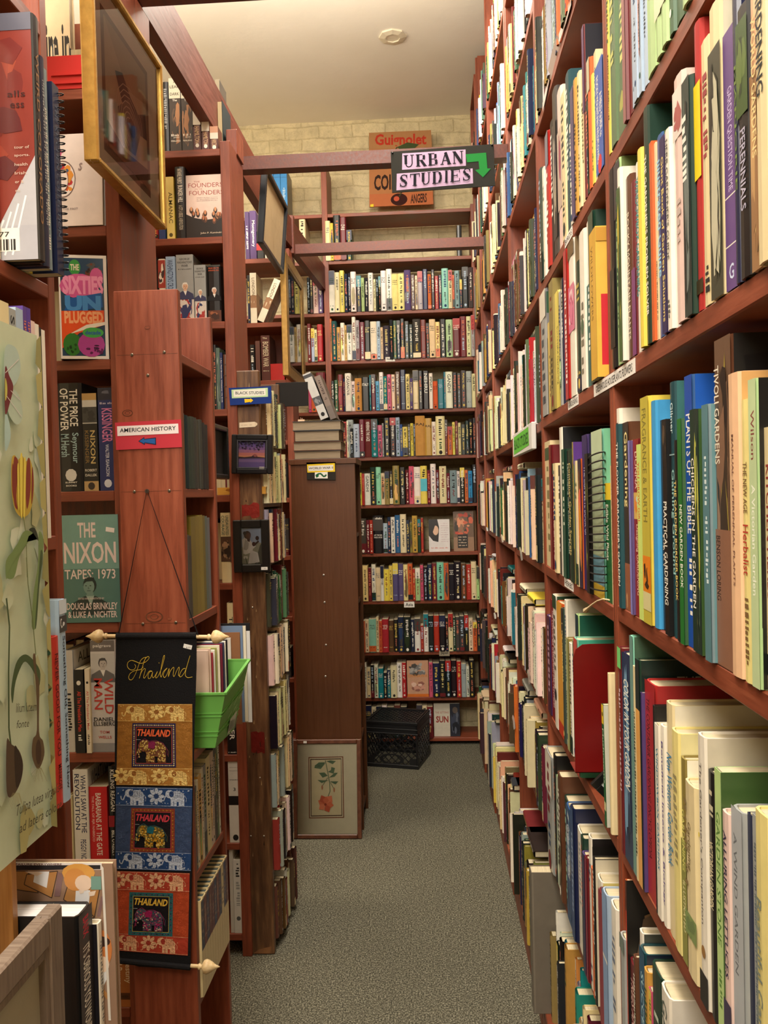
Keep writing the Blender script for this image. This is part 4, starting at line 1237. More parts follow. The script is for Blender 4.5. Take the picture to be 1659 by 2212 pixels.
# ------------------------------------------------------------------ the further bays: hundreds of small spines
WEIGHTS = 'wwwwwwwwwwcccccccckkkkkkkkdddnnnbuuummroyeghtsslxxShfPE'
rng = random.Random(77)
for bi, (y0, y1, xf, zs, lab) in enumerate(BAYS):
    for zi, z in enumerate(zs):
        if bi == 0:
            continue
        if bi == 1 and z not in (2.655, 0.10):
            continue
        up = zs[zi - 1] if zi else 4.0
        hmax = up - z - 0.03
        if z < 0.2:
            hmax = zs[zi - 1] - z - 0.03
        y = (2.37 if bi == 1 and z < 0.2 else y1 - PT - 0.004)
        ye = y0 + PT + 0.004
        style = rng.random()
        out = 0.0 if bi == 1 else (0.03 if z < 0.2 else 0.0)
        base_h = min(hmax, rng.choice([0.215, 0.23, 0.25]) if z > 0.5 else rng.choice([0.26, 0.29]))
        run = 0
        while y > ye + 0.012:
            if run <= 0:
                run, rc = rng.randint(1, 3), rng.choice(WEIGHTS)
            run -= 1
            t = rng.choice([0.009, 0.012, 0.016, 0.02, 0.024, 0.028, 0.034]) * rng.uniform(0.85, 1.15)
            if bi == 1:
                t *= 1.2
            if y - t < ye:
                break
            h = min(hmax, base_h * rng.uniform(0.78, 1.18))
            d = min(0.21, h * 0.7)
            x = xf - out + rng.uniform(-0.012, 0.012) - (0.014 if z < 0.7 and rng.random() < 0.3 else 0)
            bulk_book(facing((x, y, z), -math.pi / 2), t, h, d, tint(rc, rng), rng, 1 if rng.random() < 0.5 else 0)
            # some books lie on top of their neighbours
            if rng.random() < 0.05 and hmax - h > 0.04 and z < 2.3:
                M_ = facing((x + 0.01, y - 0.0, z + h * 1.0 + 0.022), -math.pi / 2) @ Matrix.Rotation(math.pi / 2, 4, 'Y')
                if hmax - base_h * 1.18 > 0.03:
                    bulk_book(facing((x + 0.012, y, z + base_h * 1.19 + 0.024), -math.pi / 2) @ Matrix.Rotation(math.pi / 2, 4, 'Y'), 0.022, min(0.2, y - ye), 0.15, tint(rng.choice(WEIGHTS), rng), rng, 1)
            y -= t + 0.0005
# lying on the loose upper case in the corner
for k, (c, t) in enumerate((('c', 0.055), ('k', 0.05), ('w', 0.06), ('d', 0.03))):
    z = UPPER[1] + sum((0.055, 0.05, 0.06, 0.03)[:k]) * 0.5
    if z < 4.02:
        bulk_book(Matrix.Translation((UPPER[0] - 0.004, 4.84, z + t * 0.5)) @ Matrix.Rotation(math.pi / 2, 4, 'Y'), t * 0.5, 0.2, 0.15, rgb(c), rng, 1)

# ------------------------------------------------------------------ the back wall: rows of spines facing the camera
YB = 5.292
BACK = [
    (3.098, 703, 760, 'c26/225 y16/210 k36/255 m30/240 e28/170'),
    (2.770, 711, 1023, 'w32/235 c28/225 y25/235 n20/215 k16/220 w30/225 k28/205 G18/190 k22/190 w28/215 c14/180 k14/190 k14/195 w30/225 w32/235 Y34/205 Y34/205 v36/225 u24/195 c14/190 s28/215 n28/225 o20/195 k18/220 r22/185 n18/190 a36/225 c22/215 o12/185 S28/210 n14/160 k34/230 d28/225'),
    (2.464, 713, 1026, 'o10/240 T26/225 f20/190 w22/215 f12/200 w28/200 w20/245 s20/225 m28/215 k30/220 w34/215 l20/215 c14/180 d34/190 k20/220 g18/215 n20/215 k22/225 d24/210 e20/190 d42/220 m28/215 k18/195 c32/215 Y24/200 k32/215 G36/210 m38/215 m34/225 c24/225 s20/230'),
    (2.142, 715, 1028, 'k18/175 g20/180 m26/210 n12/185 w32/215:CASANOVA w20/170 f36/185 k42/190^ITALY t8/200 m24/205 B20/165 w22/215 t20/190 p22/200 c20/200 u28/215 n28/225 Y22/200 v16/175 c30/220 k22/215 k34/215:NEHRU w20/200 o26/155 t32/165 t10/205 w36/205:GANDHI k24/200 d20/195 d28/210 s30/205 c20/190'),
    (1.847, 722, 1028, 'a50/210 r20/205 s34/215:A MATTER OF TRUST l32/190 m28/215 m36/215:REVERING THE GAZE t34/215 p24/180 s10/190 k32/220 k32/220 l22/220 b14/180 y28/165 d14/180 y16/185 k10/180 f52/225^RAJ f36/210^RAJ w22/190 c48/220 m14/200 o26/160 y14/185 m16/190 c16/180 d24/170 e18/190 k20/200 k16/205'),
    (1.542, 775, 1030, 'y16/185 r14/180 w30/180:GANDHI e30/215 a26/215 c20/180 h24/190 k18/190 h34/220 k32/210 m18/195 p26/215 w34/210 y34/215 m18/190 w28/225 m18/190 c36/210 m18/170 S36/185 w16/180 k24/200 o18/185 B22/180 k22/215'),
    (1.233, 777, 915, 'd36/200 m18/190 r18/190 k54/215 l24/170 n18/205 w22/205 b28/215 c32/220 n18/185 h14/170 f28/210 e18/190 r14/195'),
    (0.928, 779, 1036, 'c10/190 Y30/205 m20/190 w22/210 c26/190 w18/200 y28/180 y20/200 v30/215 v28/210 Y24/205 o26/210 r14/180 G26/185 p18/200 k22/190 n24/205 m26/210 a38/215 o26/210 k30/205 k36/215 u28/205 r26/200 c28/215 G16/185'),
    (0.600, 783, 1038, 'o14/180 c22/185 a40/190 c16/200 o18/180 r36/190 u28/180 k24/185 n32/200 k38/200 n22/185 w32/190 r18/150 w26/215 k30/205 r30/205 k34/205 k16/190 c26/215 e14/190 d22/195 d26/200 k24/205 c24/185 o22/165 k18/190'),
    (0.307, 787, 878, 'w14/200 c22/170 k20/190 w22/190 t30/170 k20/145 t20/160 c36/180 w28/200 r24/200'),
    (0.307, 927, 1025, 'p20/200 n36/195 k30/210 k30/210 k30/210 r24/205 s26/190 w16/175 k26/210'),
    (0.045, 790, 880, 'k24/190 c18/180 n22/185 w20/190 d28/180 u24/190 k26/180'),
    (0.045, 900, 936, 'd20/190 c16/185 m20/180'),
    (2.770, 663, 697, 'k20/205 k18/200 x34/215 v30/210'),
    (2.464, 664, 697, 'm22/215 l20/190 c18/180 r32/210'),
    (2.142, 666, 703, 'p14/215 o26/205 m44/225'),
]
rng = random.Random(11)
for z, p0, p1, spec in BACK:
    x0, x1 = at_y(p0, 1068, YB).x, at_y(p1, 1068, YB).x
    # the photograph's verticals lean: take the ends at the row's own height
    py = 1068 - (z + 0.11 - EYE) * F / YB
    x0, x1 = at_y(p0, py, YB).x, at_y(p1, py, YB).x
    toks = []
    for tk in spec.split(' ') if ':' not in spec and '^' not in spec else None or []:
        toks.append((tk, None))
    if not toks:
        cur = spec
        import re
        for mm in re.finditer(r'(\S+?/\d+)((?:[:^])[A-Z ]*[A-Z])?(?=\s|$)', cur):
            toks.append((mm.group(1), mm.group(2)))
    tot = sum(int(tk[1:].split('/')[0]) for tk, _ in toks)
    sc = (x1 - x0) / tot
    x = x0
    for tk, tt in toks:
        w_, h_ = tk[1:].split('/')
        t = int(w_) * sc
        h = int(h_) * 0.001118
        deco = None
        if tt:
            c = (236, 232, 220) if lum(tk[0]) < 110 else (40, 34, 34)
            deco = [('t', tt[1:], .42, .93, c, .25, .75)] if tt[0] == ':' else [('h', tt[1:], .74, .82, c)]
        elif tk[0] in 'k' and int(w_) == 54:
            deco = [('bg', .6, .95, (70, 64, 60)), ('h', 'LET THE SEA', .46, .5, W_), ('h', 'MAKE A NOISE', .4, .44, W_), ('mh', .9, .95, W_)]
        elif tk == 'y34/215':
            deco = [('bg', .33, .66, (70, 180, 200)), ('m', .7, .9, K_)]
        bulk_book(facing((x, YB + rng.uniform(-0.004, 0.01), z), 0), t - 0.0006, h, min(0.19, h * 0.75), tint(tk[0], rng, 8), rng, 1 if t > 0.02 else 0, deco)
        x += t
# low rows behind the brown cabinet's far edge and rows on the far-left of the back wall
for z in (1.847, 1.542, 1.233, 0.928, 0.60):
    x = -0.60
    while x < -0.47:
        t = rng.uniform(0.018, 0.035)
        bulk_book(facing((x, YB + 0.004, z), 0), t - 0.0006, rng.uniform(0.18, 0.24), 0.16, tint(rng.choice(WEIGHTS), rng), rng, 1)
        x += t

# double rows: page edges of the books standing behind the front row on the left
for Y, x0, x1, zs, in ((2.13, -1.0, -0.745, ZL2[:6]), (2.96, -1.15, -0.70, ZM[:6])):
    for z in zs:
        x = x0
        while x < x1 - 0.03:
            t = rng.uniform(0.024, 0.045)
            h = rng.uniform(0.19, 0.235)
            s = MB().mat('page_edges', (206, 188, 148))
            s.box(0.002, t - 0.002, 0.0, 0.11, 0.002, h - 0.003)
            s.mat('matte_cover', tint(rng.choice('kudnmwc'), rng))
            s.box(0, 0.002, -0.003, 0.12, 0, h)
            s.box(t - 0.002, t, -0.003, 0.12, 0, h)
            merge(BULK, s, Matrix.Translation((x, Y - 0.03 if Y < 2.5 else Y, z)))
            x += t + 0.001

# ================================================================== left side: books shown face out and spine out
def sub(mb, name, parent, smooth=False):
    L, p = Vector((0, 0, 0)), parent
    while p is not None:
        L, p = L + p.location, p.parent
    mb.v = [(x - L.x, y - L.y, z - L.z) for x, y, z in mb.v]
    return mb.build(name, parent, smooth=smooth)


def front_book(label, px0, px1, top, Y, Z, col, deco=None, front=None, hard=1, group=None, d=None, dy=0.0, lean=0.0, t=None):
    """a book whose spine faces the camera, spanning px0..px1 in the photograph, standing on Z"""
    py = top + 60
    a = at_y(px0, py, Y + dy)
    b_ = at_y(px1, py, Y + dy)
    h = at_y((px0 + px1) / 2, top, Y + dy).z - Z
    t = t or (b_.x - a.x - 0.0005)
    return book(label, (a.x, Y + dy, Z + 0.0006), 0.0, t, h, d or min(0.2, h * 0.72), col, hard, deco, front, None, int(px0), group, lean)


def face_book(label, px0, px1, top, Y, Z, col, draw, theta=0.0, tilt=0.0, group=None, t=0.03, spine_col=None, hard=1):
    a, b_ = at_y(px0, top + 60, Y), at_y(px1, top + 60, Y)
    h = at_y((px0 + px1) / 2, top, Y).z - Z
    return cover_book(label, (a.x, Y, Z + 0.0008), (b_.x - a.x) / math.cos(theta), h, t, col, draw, theta, tilt, group, spine_col)


PINK = (226, 206, 198)
G1 = 'books in the bookcase behind the wall hanging'


def d_sixty(pc, w, h, rng):
    pc.ell(w * .13, h * .80, w * .13, w * .12, (206, 80, 130))
    pc.ell(w * .10, h * .815, w * .05, w * .045, (236, 150, 190))
    pc.line([(w * .25, h * .8), (w * .29, h * .8)], w * .012, (150, 60, 90))
    for r_, c in ((.24, (120, 100, 96)), (.222, (240, 226, 220))):
        pc.ell(w * .27, h * .51, w * r_, h * (r_ * .85), c, n=24)
    pc.blotch(w * .06, h * .33, w * .48, h * .69, [(214, 96, 50), (196, 50, 60), (226, 150, 60), (110, 60, 110), (60, 90, 130)], rng, 26, .22)
    pc.ell(w * .28, h * .50, w * .10, h * .12, (120, 100, 96), n=24)
    pc.ell(w * .28, h * .50, w * .088, h * .11, (236, 220, 214), n=24)
    pc.text('s', w * .56, h * .60, w * .64, h * .68, (150, 130, 130), shear=.3)
    pc.text('OF THE PAST', w * .16, h * .175, w * .55, h * .195, (96, 80, 80))
    pc.rect(w * .70, h * .775, w * .80, h * .80, (244, 240, 234))


def d_nixon(pc, w, h, rng):
    c = (226, 206, 200)
    pc.rect(0, 0, w, h * .5, (78, 116, 108))
    pc.text('THE', w * .28, h * .79, w * .60, h * .93, c, bold=.02)
    pc.text('NIXON', w * .03, h * .55, w * .95, h * .75, c, bold=.02)
    pc.text('TAPES: 1973', w * .03, h * .405, w * .93, h * .495, c, bold=.01)
    pc.bust(w * .47, h * .265, h * .15, (112, 140, 130), (30, 44, 42), (34, 50, 48), (150, 170, 160), turn=-.2)
    pc.text('EDITED AND ANNOTATED BY', w * .26, h * .215, w * .72, h * .232, c)
    pc.text('DOUGLAS BRINKLEY', w * .05, h * .12, w * .95, h * .185, c, bold=.015)
    pc.text('& LUKE A. NICHTER', w * .07, h * .045, w * .94, h * .105, c, bold=.015)
    pc.poly([(w * .78, h * .845), (w * .93, h * .83), (w * .94, h * .872), (w * .79, h * .886)], (236, 226, 220))


def d_sixties(pc, w, h, rng):
    pc.rect(w * .04, h * .03, w * .93, h * .97, (40, 70, 96))
    pc.ell(w * .34, h * .88, w * .12, h * .075, (60, 150, 70))
    pc.text('THE', w * .25, h * .85, w * .43, h * .91, (226, 216, 190), bold=.03)
    pc.blotch(w * .5, h * .78, w * .93, h * .97, [(110, 60, 40), (80, 84, 84), (50, 30, 26)], rng, 12, .3)
    pc.ell(w * .42, h * .70, w * .40, h * .12, (206, 90, 150))
    pc.ell(w * .78, h * .78, w * .14, h * .10, (206, 90, 150))
    pc.text('SIXTIES', w * .08, h * .62, w * .92, h * .80, (236, 150, 190), bold=.05)
    pc.poly([(w * .08, h * .44), (w * .9, h * .5), (w * .88, h * .64), (w * .2, h * .58)], (28, 90, 160))
    pc.text('UN', w * .12, h * .46, w * .86, h * .61, (70, 140, 206), bold=.06)
    pc.poly([(w * .04, h * .1), (w * .04, h * .46), (w * .92, h * .47), (w * .92, h * .33), (w * .4, h * .25)], (226, 84, 36))
    pc.text('PLUGGED', w * .10, h * .34, w * .90, h * .46, (240, 170, 120), bold=.05)
    pc.poly([(w * .2, h * .24), (w * .55, h * .33), (w * .93, h * .36), (w * .93, h * .33), (w * .5, h * .28)], (236, 230, 216))
    pc.ell(w * .25, h * .14, w * .19, h * .11, (50, 120, 46))
    pc.ell(w * .64, h * .14, w * .28, h * .12, (176, 70, 150))
    pc.ell(w * .68, h * .255, w * .22, h * .05, (70, 170, 80))
    pc.text('decade', w * .52, h * .235, w * .84, h * .275, (40, 90, 170), bold=.03)
    pc.blotch(w * .5, h * .03, w * .92, h * .17, [(90, 30, 80), (60, 20, 60)], rng, 8, .2)
    pc.blotch(w * .12, h * .05, w * .36, h * .18, [(20, 60, 24), (30, 80, 30)], rng, 8, .2)


Y2, Yf = 1.905, 1.897
front_book('fat black hardback with a white publisher seal, on the middle row behind the sign board', 125, 177, 828, Y2, 1.627, 'k',
           [('t', 'THE PRICE', .60, .94, WHITE, .52, .86), ('t', 'OF POWER', .56, .95, WHITE, .12, .46), ('t', 'Seymour', .26, .54, (160, 186, 186), .52, .86), ('t', 'M.Hersh', .32, .53, (160, 186, 186), .12, .46), ('dot', .15, (210, 206, 196)), ('h', 'SUMMIT', .075, .09, WHITE, .25, .75), ('h', 'BOOKS', .045, .06, WHITE, .28, .72)], group=G1)
front_book('black paperback with two walking figures pictured near its top', 178, 210, 850, Y2, 1.627, 'k',
           [('bg', .93, 1, (176, 140, 84)), ('ph', .69, .93, [(190, 186, 176), (206, 202, 194)], 3), ('ph', .70, .86, [(60, 60, 58), (44, 44, 44)], 6), ('t', 'NIXON', .28, .62, (196, 170, 110), .5, .84), ('t', 'KISSINGER', .28, .62, (130, 104, 60), .14, .4), ('h', 'ROBERT', .20, .225, (214, 206, 190)), ('h', 'DALLEK', .15, .175, (214, 206, 190)), ('bg', 0, .10, (176, 144, 96)), ('dot', .05, (60, 50, 40))], group=G1, hard=0)
front_book('navy paperback with pink lettering down its spine', 212, 247, 838, Y2, 1.627, 'n',
           [('bg', 0, 1, (34, 44, 92)), ('ph', .88, 1, [(40, 40, 52), (90, 90, 100), (30, 30, 40)], 6), ('mh', .84, .86, (180, 170, 180)), ('t', 'KISSINGER', .47, .80, (206, 120, 160), .22, .86), ('t', 'WALTER ISAACSON', .14, .45, (200, 200, 210), .4, .62), ('dot', .07, (200, 200, 206))], group=G1, hard=0)
face_book('teal face-out paperback with pale capitals and a sketched figure', 134, 256, 1113, Yf, 1.320, (116, 156, 146), d_nixon, group=G1)
face_book('pinkish white face-out book with a large patterned numeral', 100, 218, 285, Yf, 2.240, (232, 216, 208), d_sixty, tilt=-0.05, group=G1, t=0.02)
face_book('white face-out book with a psychedelic cover, turned at an angle', 126, 222, 548, Yf - 0.015, 1.932, (232, 226, 218), d_sixties, theta=0.24, group=G1, t=0.035, spine_col=(30, 30, 30))
front_book('pale grey hardback half hidden behind two small paperbacks', 140, 160, 1405, Y2, 1.015, 's', [('bg', 0, 1, (196, 190, 182)), ('m', .2, .6, K_)], plain_front((206, 200, 190), ('text', 'ALL', .15, .86, .55, .96, (70, 66, 62))), group=G1, d=0.17)
front_book('small black paperback with red lettering beside its cream twin', 161, 181, 1447, Y2, 1.015, 'k', [('t', "All The President's Men", .26, .74, (214, 70, 54), .3, .75), ('m', .1, .22, WHITE), ('dot', .84, WHITE)], group=G1, hard=0, dy=-0.012)
front_book('small cream paperback with red lettering beside its black twin', 184, 195, 1446, Y2, 1.015, 'c', [('bg', 0, 1, (222, 208, 184)), ('t', "All The President's Men", .28, .74, (196, 70, 60), .25, .75), ('m', .1, .22, K_), ('dot', .84, K_)], group=G1, hard=0, dy=-0.012)
front_book('thick pale grey hardback with a small portrait and red capitals', 197, 250, 1383, Y2, 1.015, 'w',
           [('bg', 0, 1, (206, 200, 196)), ('bg', .90, 1, (112, 104, 100)), ('h', 'palgrave', .93, .965, (226, 220, 214), .12, .86), ('ph', .69, .88, [(196, 192, 188), (186, 182, 178)], 2), ('bust', .745, (190, 180, 172), (80, 76, 74), (110, 106, 104)), ('t', 'WILD', .34, .66, (196, 70, 60), .54, .9), ('t', 'MAN', .38, .66, (196, 70, 60), .12, .46), ('h', 'DANIEL', .275, .31, K_, .08, .92), ('h', 'ELLSBERG', .235, .27, K_, .06, .96), ('h', 'TOM', .165, .19, (196, 80, 70), .3, .7), ('h', 'WELLS', .12, .145, (196, 80, 70), .24, .78), ('bg', 0, .08, (150, 148, 150))], group=G1)
front_book('white hardback with navy capitals running down it', 160, 192, 1662, Y2, 0.715, 'w', [('bg', 0, 1, (222, 216, 208)), ('t', 'WHAT I SAW AT THE', .42, .95, (40, 46, 80), .5, .86), ('t', 'REVOLUTION', .45, .96, (40, 46, 80), .1, .42), ('t', 'PEGGY NOONAN', .06, .36, (50, 56, 90), .4, .78)], plain_front((210, 204, 196), ('text', 'WHAT I SAW', .1, .82, .9, .96, (40, 46, 80))), group=G1, d=0.16)
front_book('bright red paperback with white capitals on a low row', 193, 233, 1700, Y2, 0.715, 'r', [('bg', 0, 1, (196, 32, 36)), ('t', 'BARBARIANS AT THE GATE', .25, .93, WHITE, .36, .66), ('t', 'THE FALL OF RJR NABISCO', .4, .9, (236, 190, 180), .12, .28), ('mh', .1, .13, (60, 16, 16)), ('mh', .04, .06, (60, 16, 16))], group=G1, hard=0)
front_book('black hardback squeezed between a red paperback and the wall hanging', 234, 254, 1655, Y2, 0.715, 'k', [('t', 'KILLING REAGAN', .60, .97, WHITE, .3, .75), ('bg', .46, .56, (150, 30, 40)), ('t', 'BILL O\'REILLY', .2, .43, WHITE, .3, .7)], group=G1)
front_book('orange-brown hardback peeping out below the wall hanging', 248, 291, 2052, Y2, 0.41, 'u', [('bg', 0, 1, (168, 100, 48)), ('t', 'Destiny', .42, .86, (226, 206, 176), .5, .86), ('t', 'and Power', .4, .9, (226, 206, 176), .12, .42), ('ph', .13, .25, [(90, 50, 26), (70, 40, 20)], 5)], group=G1)
for i, (p0, p1, top, c) in enumerate(((148, 158, 1720, 'c'), (258, 300, 1420, 'd'), (262, 300, 1690, 'm'))):
    if i == 0:
        front_book('narrow cream book against the left end of a low row', p0, p1, top, Y2, 0.715, c, group=G1)

# red plastic tray and the beige book on the top shelf
b_ = MB().mat('plastic', (196, 36, 34))
a, e = at_y(96, 190, 1.91), at_y(232, 122, 1.91)
x0, x1, z0, z1 = a.x, min(e.x, -0.737), 2.5555, at_y(150, 122, 1.91).z
w = 0.003
b_.box(x0, x1, 1.905, 2.05, z0, z0 + w)
b_.box(x0, x1, 1.905, 1.905 + w, z0, z1)
b_.box(x0, x1, 2.05 - w, 2.05, z0, z1)
b_.box(x0, x0 + w, 1.905, 2.05, z0, z1)
b_.box(x1 - w, x1, 1.905, 2.05, z0, z1)
xm = at_y(187, 150, 1.905).x
b_.box(xm - 0.0015, xm + 0.0015, 1.9015, 1.905, z0, z1 - 0.006)
for f_ in (0.18, 0.42):
    b_.box(x0 + 0.02, xm, 1.9015, 1.905, z0 + (z1 - z0) * f_, z0 + (z1 - z0) * f_ + 0.003)
o = tag(b_.build('tray'), 'bright red plastic tray on the high shelf beside the gold frame', 'tray')


def d_fire(pc, w, h, rng):
    pc.text('Fire in', w * .02, h * .42, w * .98, h * .75, (34, 28, 24), bold=.03)
    pc.text('the', w * .5, h * .1, w * .95, h * .36, (34, 28, 24), bold=.03)


face_book('beige book with heavy black script behind the red tray', 84, 150, -30, 2.10, 2.5555, (206, 184, 146), d_fire, group=G1, t=0.03)

# history books on the middle bookcase
G2 = 'history books in the middle left bookcase'
Y3 = 2.858
wr = random.Random(5)
front_book('black book at the edge of the gold frame, top shelf', 351, 366, 178, Y3, 2.805, 'k', [('m', .3, .9, PAL['s'])], group=G2)
for k, (p0, p1) in enumerate(((366, 391), (392, 416))):
    front_book(('left' if k == 0 else 'right') + '-hand one of two matching pale-topped dark hardbacks', p0, p1, 170, Y3, 2.805, 'd',
               [('ph', 0, .72, [(60, 48, 40), (90, 70, 54), (40, 34, 30), (170, 120, 80)], 16), ('bg', .72, 1, (206, 200, 176)), ('h', 'A', .93, .96, (90, 80, 60), .4, .6), ('h', 'LEAP', .86, .90, (70, 60, 46)), ('h', 'DARK', .76, .80, (70, 60, 46)), ('h', 'The', .68, .71, WHITE, .3, .7), ('mh', .2, .23, WHITE), ('h', 'JOHN', .17, .19, WHITE, .3, .8), ('h', 'FERLING', .125, .145, WHITE)], group=G2)
for k, (p0, p1, nm) in enumerate(((417, 434, 'leftmost'), (436, 453, 'middle'), (455, 473, 'rightmost'))):
    front_book(f'{nm} of three matching small brown and cream hardbacks', p0, p1, (205, 236, 274)[k], Y3, 2.805, 'u',
               [('bg', .45, .72, (214, 206, 190)), ('bg', .72, 1, (190, 140, 110)), ('bg', 0, .42, (84, 44, 44)), ('t', 'HAMILTON', .12, .42, (214, 180, 140), .2, .8), ('dot', .08, WHITE)], group=G2)
front_book('grey-brown hardback standing apart, poking out above the long beam', 466, 476, 172, Y3 + .2, 2.805, 's', [('bg', 0, 1, (150, 140, 118))], plain_front((80, 74, 66)), group=G2, d=0.1)
front_book('small red book low beside the gold frame', 331, 344, 474, Y3, 2.505, 'r', group=G2)
front_book('small blue book low beside the gold frame', 345, 359, 474, Y3, 2.505, 'b', [('bg', 0, 1, (40, 66, 120))], group=G2)
front_book('pale yellow paperback between blue and black history books', 360, 377, 383, Y3, 2.505, 'y', [('bg', 0, 1, (226, 206, 120)), ('t', 'ALMANAC', .25, .75, (90, 80, 40), .3, .8), ('dot', .06, (90, 80, 40))], group=G2)
front_book('black hardback with white capitals beside the face-out pale cover', 378, 401, 361, Y3, 2.505, 'k', [('t', 'BUNKER HILL', .5, .74, WHITE, .3, .75), ('t', 'NATHANIEL PHILBRICK', .76, .97, WHITE), ('t', 'A CITY, A SIEGE, A REVOLUTION', .12, .46, (190, 180, 160))], group=G2, d=0.15)


def d_founders(pc, w, h, rng):
    pc.text('THE', w * .2, h * .88, w * .36, h * .905, (150, 60, 50))
    pc.text('FOUNDERS', w * .06, h * .80, w * .94, h * .87, (150, 60, 50))
    pc.text('ON THE', w * .22, h * .765, w * .42, h * .785, (150, 60, 50))
    pc.text('FOUNDERS', w * .08, h * .68, w * .96, h * .75, (150, 60, 50))
    for k in range(3):
        pc.marks(w * .26, h * (.63 - .025 * k), w * .82, h * (.64 - .025 * k), (110, 90, 84), rng, None, False)
    pc.poly([(0, 0), (w, 0), (w, h * .36), (w * .8, h * .30), (w * .5, h * .28), (w * .2, h * .32), (0, h * .38)], (30, 24, 24))
    for k in range(16):
        a, b2 = w * rng.uniform(.04, .96), h * rng.uniform(.26, .44)
        pc.ell(a, b2, w * .05, h * .05, rng.choice([(60, 36, 26), (90, 54, 38), (40, 30, 30)]))
        pc.ell(a, b2 + h * .02, w * .03, h * .035, rng.choice([(196, 130, 90), (176, 106, 70), (206, 150, 110)]))
    pc.text('John P. Kaminski', w * .36, h * .05, w * .9, h * .085, (226, 206, 180))


face_book('pinkish face-out cover crowded with dark figures along its foot', 401, 485, 375, Y3, 2.505, (222, 196, 184), d_founders, tilt=-0.05, group=G2, t=0.02)
front_book('dark book beside the low pillar top on the history shelf', 329, 342, 556, Y3, 2.214, 'k', [('ph', .3, .8, DARKP, 6), ('m', .1, .3, WHITE)], group=G2)
front_book('white and dark history book with a small red picture', 343, 359, 560, Y3, 2.214, 'w', [('ph', .55, .98, [(160, 60, 50), (60, 50, 50), (226, 216, 200)], 10), ('t', 'THE AMERICAN', .05, .5, K_, .2, .8)], group=G2)
front_book('pale blue history book with slanting letters', 360, 380, 555, Y3, 2.214, 'l', [('bg', .3, 1, (150, 176, 206)), ('bg', 0, .3, (214, 216, 220)), ('t', 'WASHINGTON\'S CROSSING', .4, .95, (40, 56, 90), .15, .8)], group=G2)
for k, (p0, p1, top, nm) in enumerate(((382, 419, 551, 'larger'), (421, 446, 573, 'smaller'))):
    front_book(f'{nm} of two grey books with a white-haired portrait and flag spine', p0, p1, top, Y3, 2.214, 's',
               [('bg', 0, 1, (150, 152, 150)), ('h', 'GEORGE', .92, .95, K_, .2, .8), ('h', "WASHINGTON'S", .87, .905, K_, .06, .94), ('h', 'WAR', .82, .855, K_, .3, .7), ('mh', .78, .795, K_), ('ph', 0, .38, [(210, 200, 190), (170, 50, 50), (50, 60, 100), (226, 216, 206), (170, 60, 56)], 26), ('bust', .48, (214, 170, 140), (226, 220, 210), (60, 60, 90))], plain_front((96, 92, 86), ('ph', 0, .2, 1, .9, [(120, 110, 100), (70, 66, 62), (150, 130, 110)], 20)), group=G2, d=0.16)
front_book('black book with a white-haired portrait, last on the history shelf', 449, 478, 573, Y3, 2.214, 'k',
           [('h', 'FROM SEA TO', .93, .955, (200, 90, 50), .1, .9), ('h', 'SHINING SEA', .89, .915, (200, 90, 50), .1, .9), ('bg', .97, 1, (60, 60, 56)), ('bust', .50, (206, 160, 136), (216, 212, 206), (26, 24, 26)), ('ph', 0, .2, [(90, 50, 36), (60, 36, 30), (150, 90, 60)], 8)], plain_front((36, 20, 16), ('ph', 0, 0, 1, 1, [(44, 24, 18), (60, 36, 24), (24, 14, 12)], 20)), group=G2, d=0.16)
for p0, p1, top, z, c, lab, dc in (
        (461, 468, 745, 1.912, 'k', 'thin black book right of the case with the sign', None), (468, 476, 752, 1.912, 'E', 'mottled green book on the row above the edge-on frame', [('ph', 0, 1, [(90, 110, 100), (150, 160, 150), (60, 80, 76)], 16)]),
        (476, 482, 762, 1.912, 'n', 'navy book with white lettering down it, above the edge-on frame', [('bg', 0, 1, (36, 50, 96)), ('t', 'I Am Paul Brown, Whatever He Ends', .12, .9, WHITE)]), (483, 492, 766, 1.912, 'u', 'brown leather-like book with bands, end of its row', [('bg', .2, .22, (60, 34, 24)), ('bg', .4, .42, (60, 34, 24)), ('bg', .6, .62, (60, 34, 24)), ('bg', .8, .82, (60, 34, 24))]),
        (477, 500, 1108, 1.31, 'c', 'cream hardback with an engraved band across its spine', [('bg', .3, .66, (70, 50, 40)), ('ph', .31, .65, [(90, 62, 46), (150, 120, 90), (50, 36, 30), (176, 140, 110)], 26), ('t', 'UNDAUNTED', .68, .96, (90, 110, 100), .5, .8), ('t', 'COURAGE', .68, .96, (90, 110, 100), .12, .42)]),
        (491, 509, 1303, 1.0, 'c', 'cream book above the mounted prints, dark capitals', [('t', 'THE URBAN', .1, .8, K_)]),
        (491, 515, 1560, 0.71, 'k', 'black book just right of the lime bin', [('t', 'TER', .45, .95, WHITE), ('mh', .05, .08, WHITE)]),
        (494, 520, 1640, 0.40, 'w', 'big white volume numbered three with a small dark portrait', [('bg', 0, 1, (206, 200, 190)), ('h', '3', .62, .66, K_, .4, .6), ('bg', .52, .6, (206, 200, 190)), ('ph', .45, .56, [(26, 26, 26), (60, 56, 52)], 3), ('mh', .9, .905, K_), ('mh', .86, .865, K_), ('mh', .75, .76, K_), ('dot', .06, K_)]),
        (496, 504, 1832, 0.08, 'w', 'thin white book on the floor-level row, left of its neighbour', [('bg', 0, 1, (196, 190, 180))]),
        (505, 524, 1857, 0.08, 'w', 'white volume with grey print on the floor-level row', [('bg', 0, 1, (206, 202, 194)), ('m', .75, .95, K_), ('m', .35, .7, (150, 150, 146)), ('dot', .2, (90, 90, 90))])):
    front_book(lab, p0, p1, top, Y3, z, c, dc, group=G2, d=0.13)
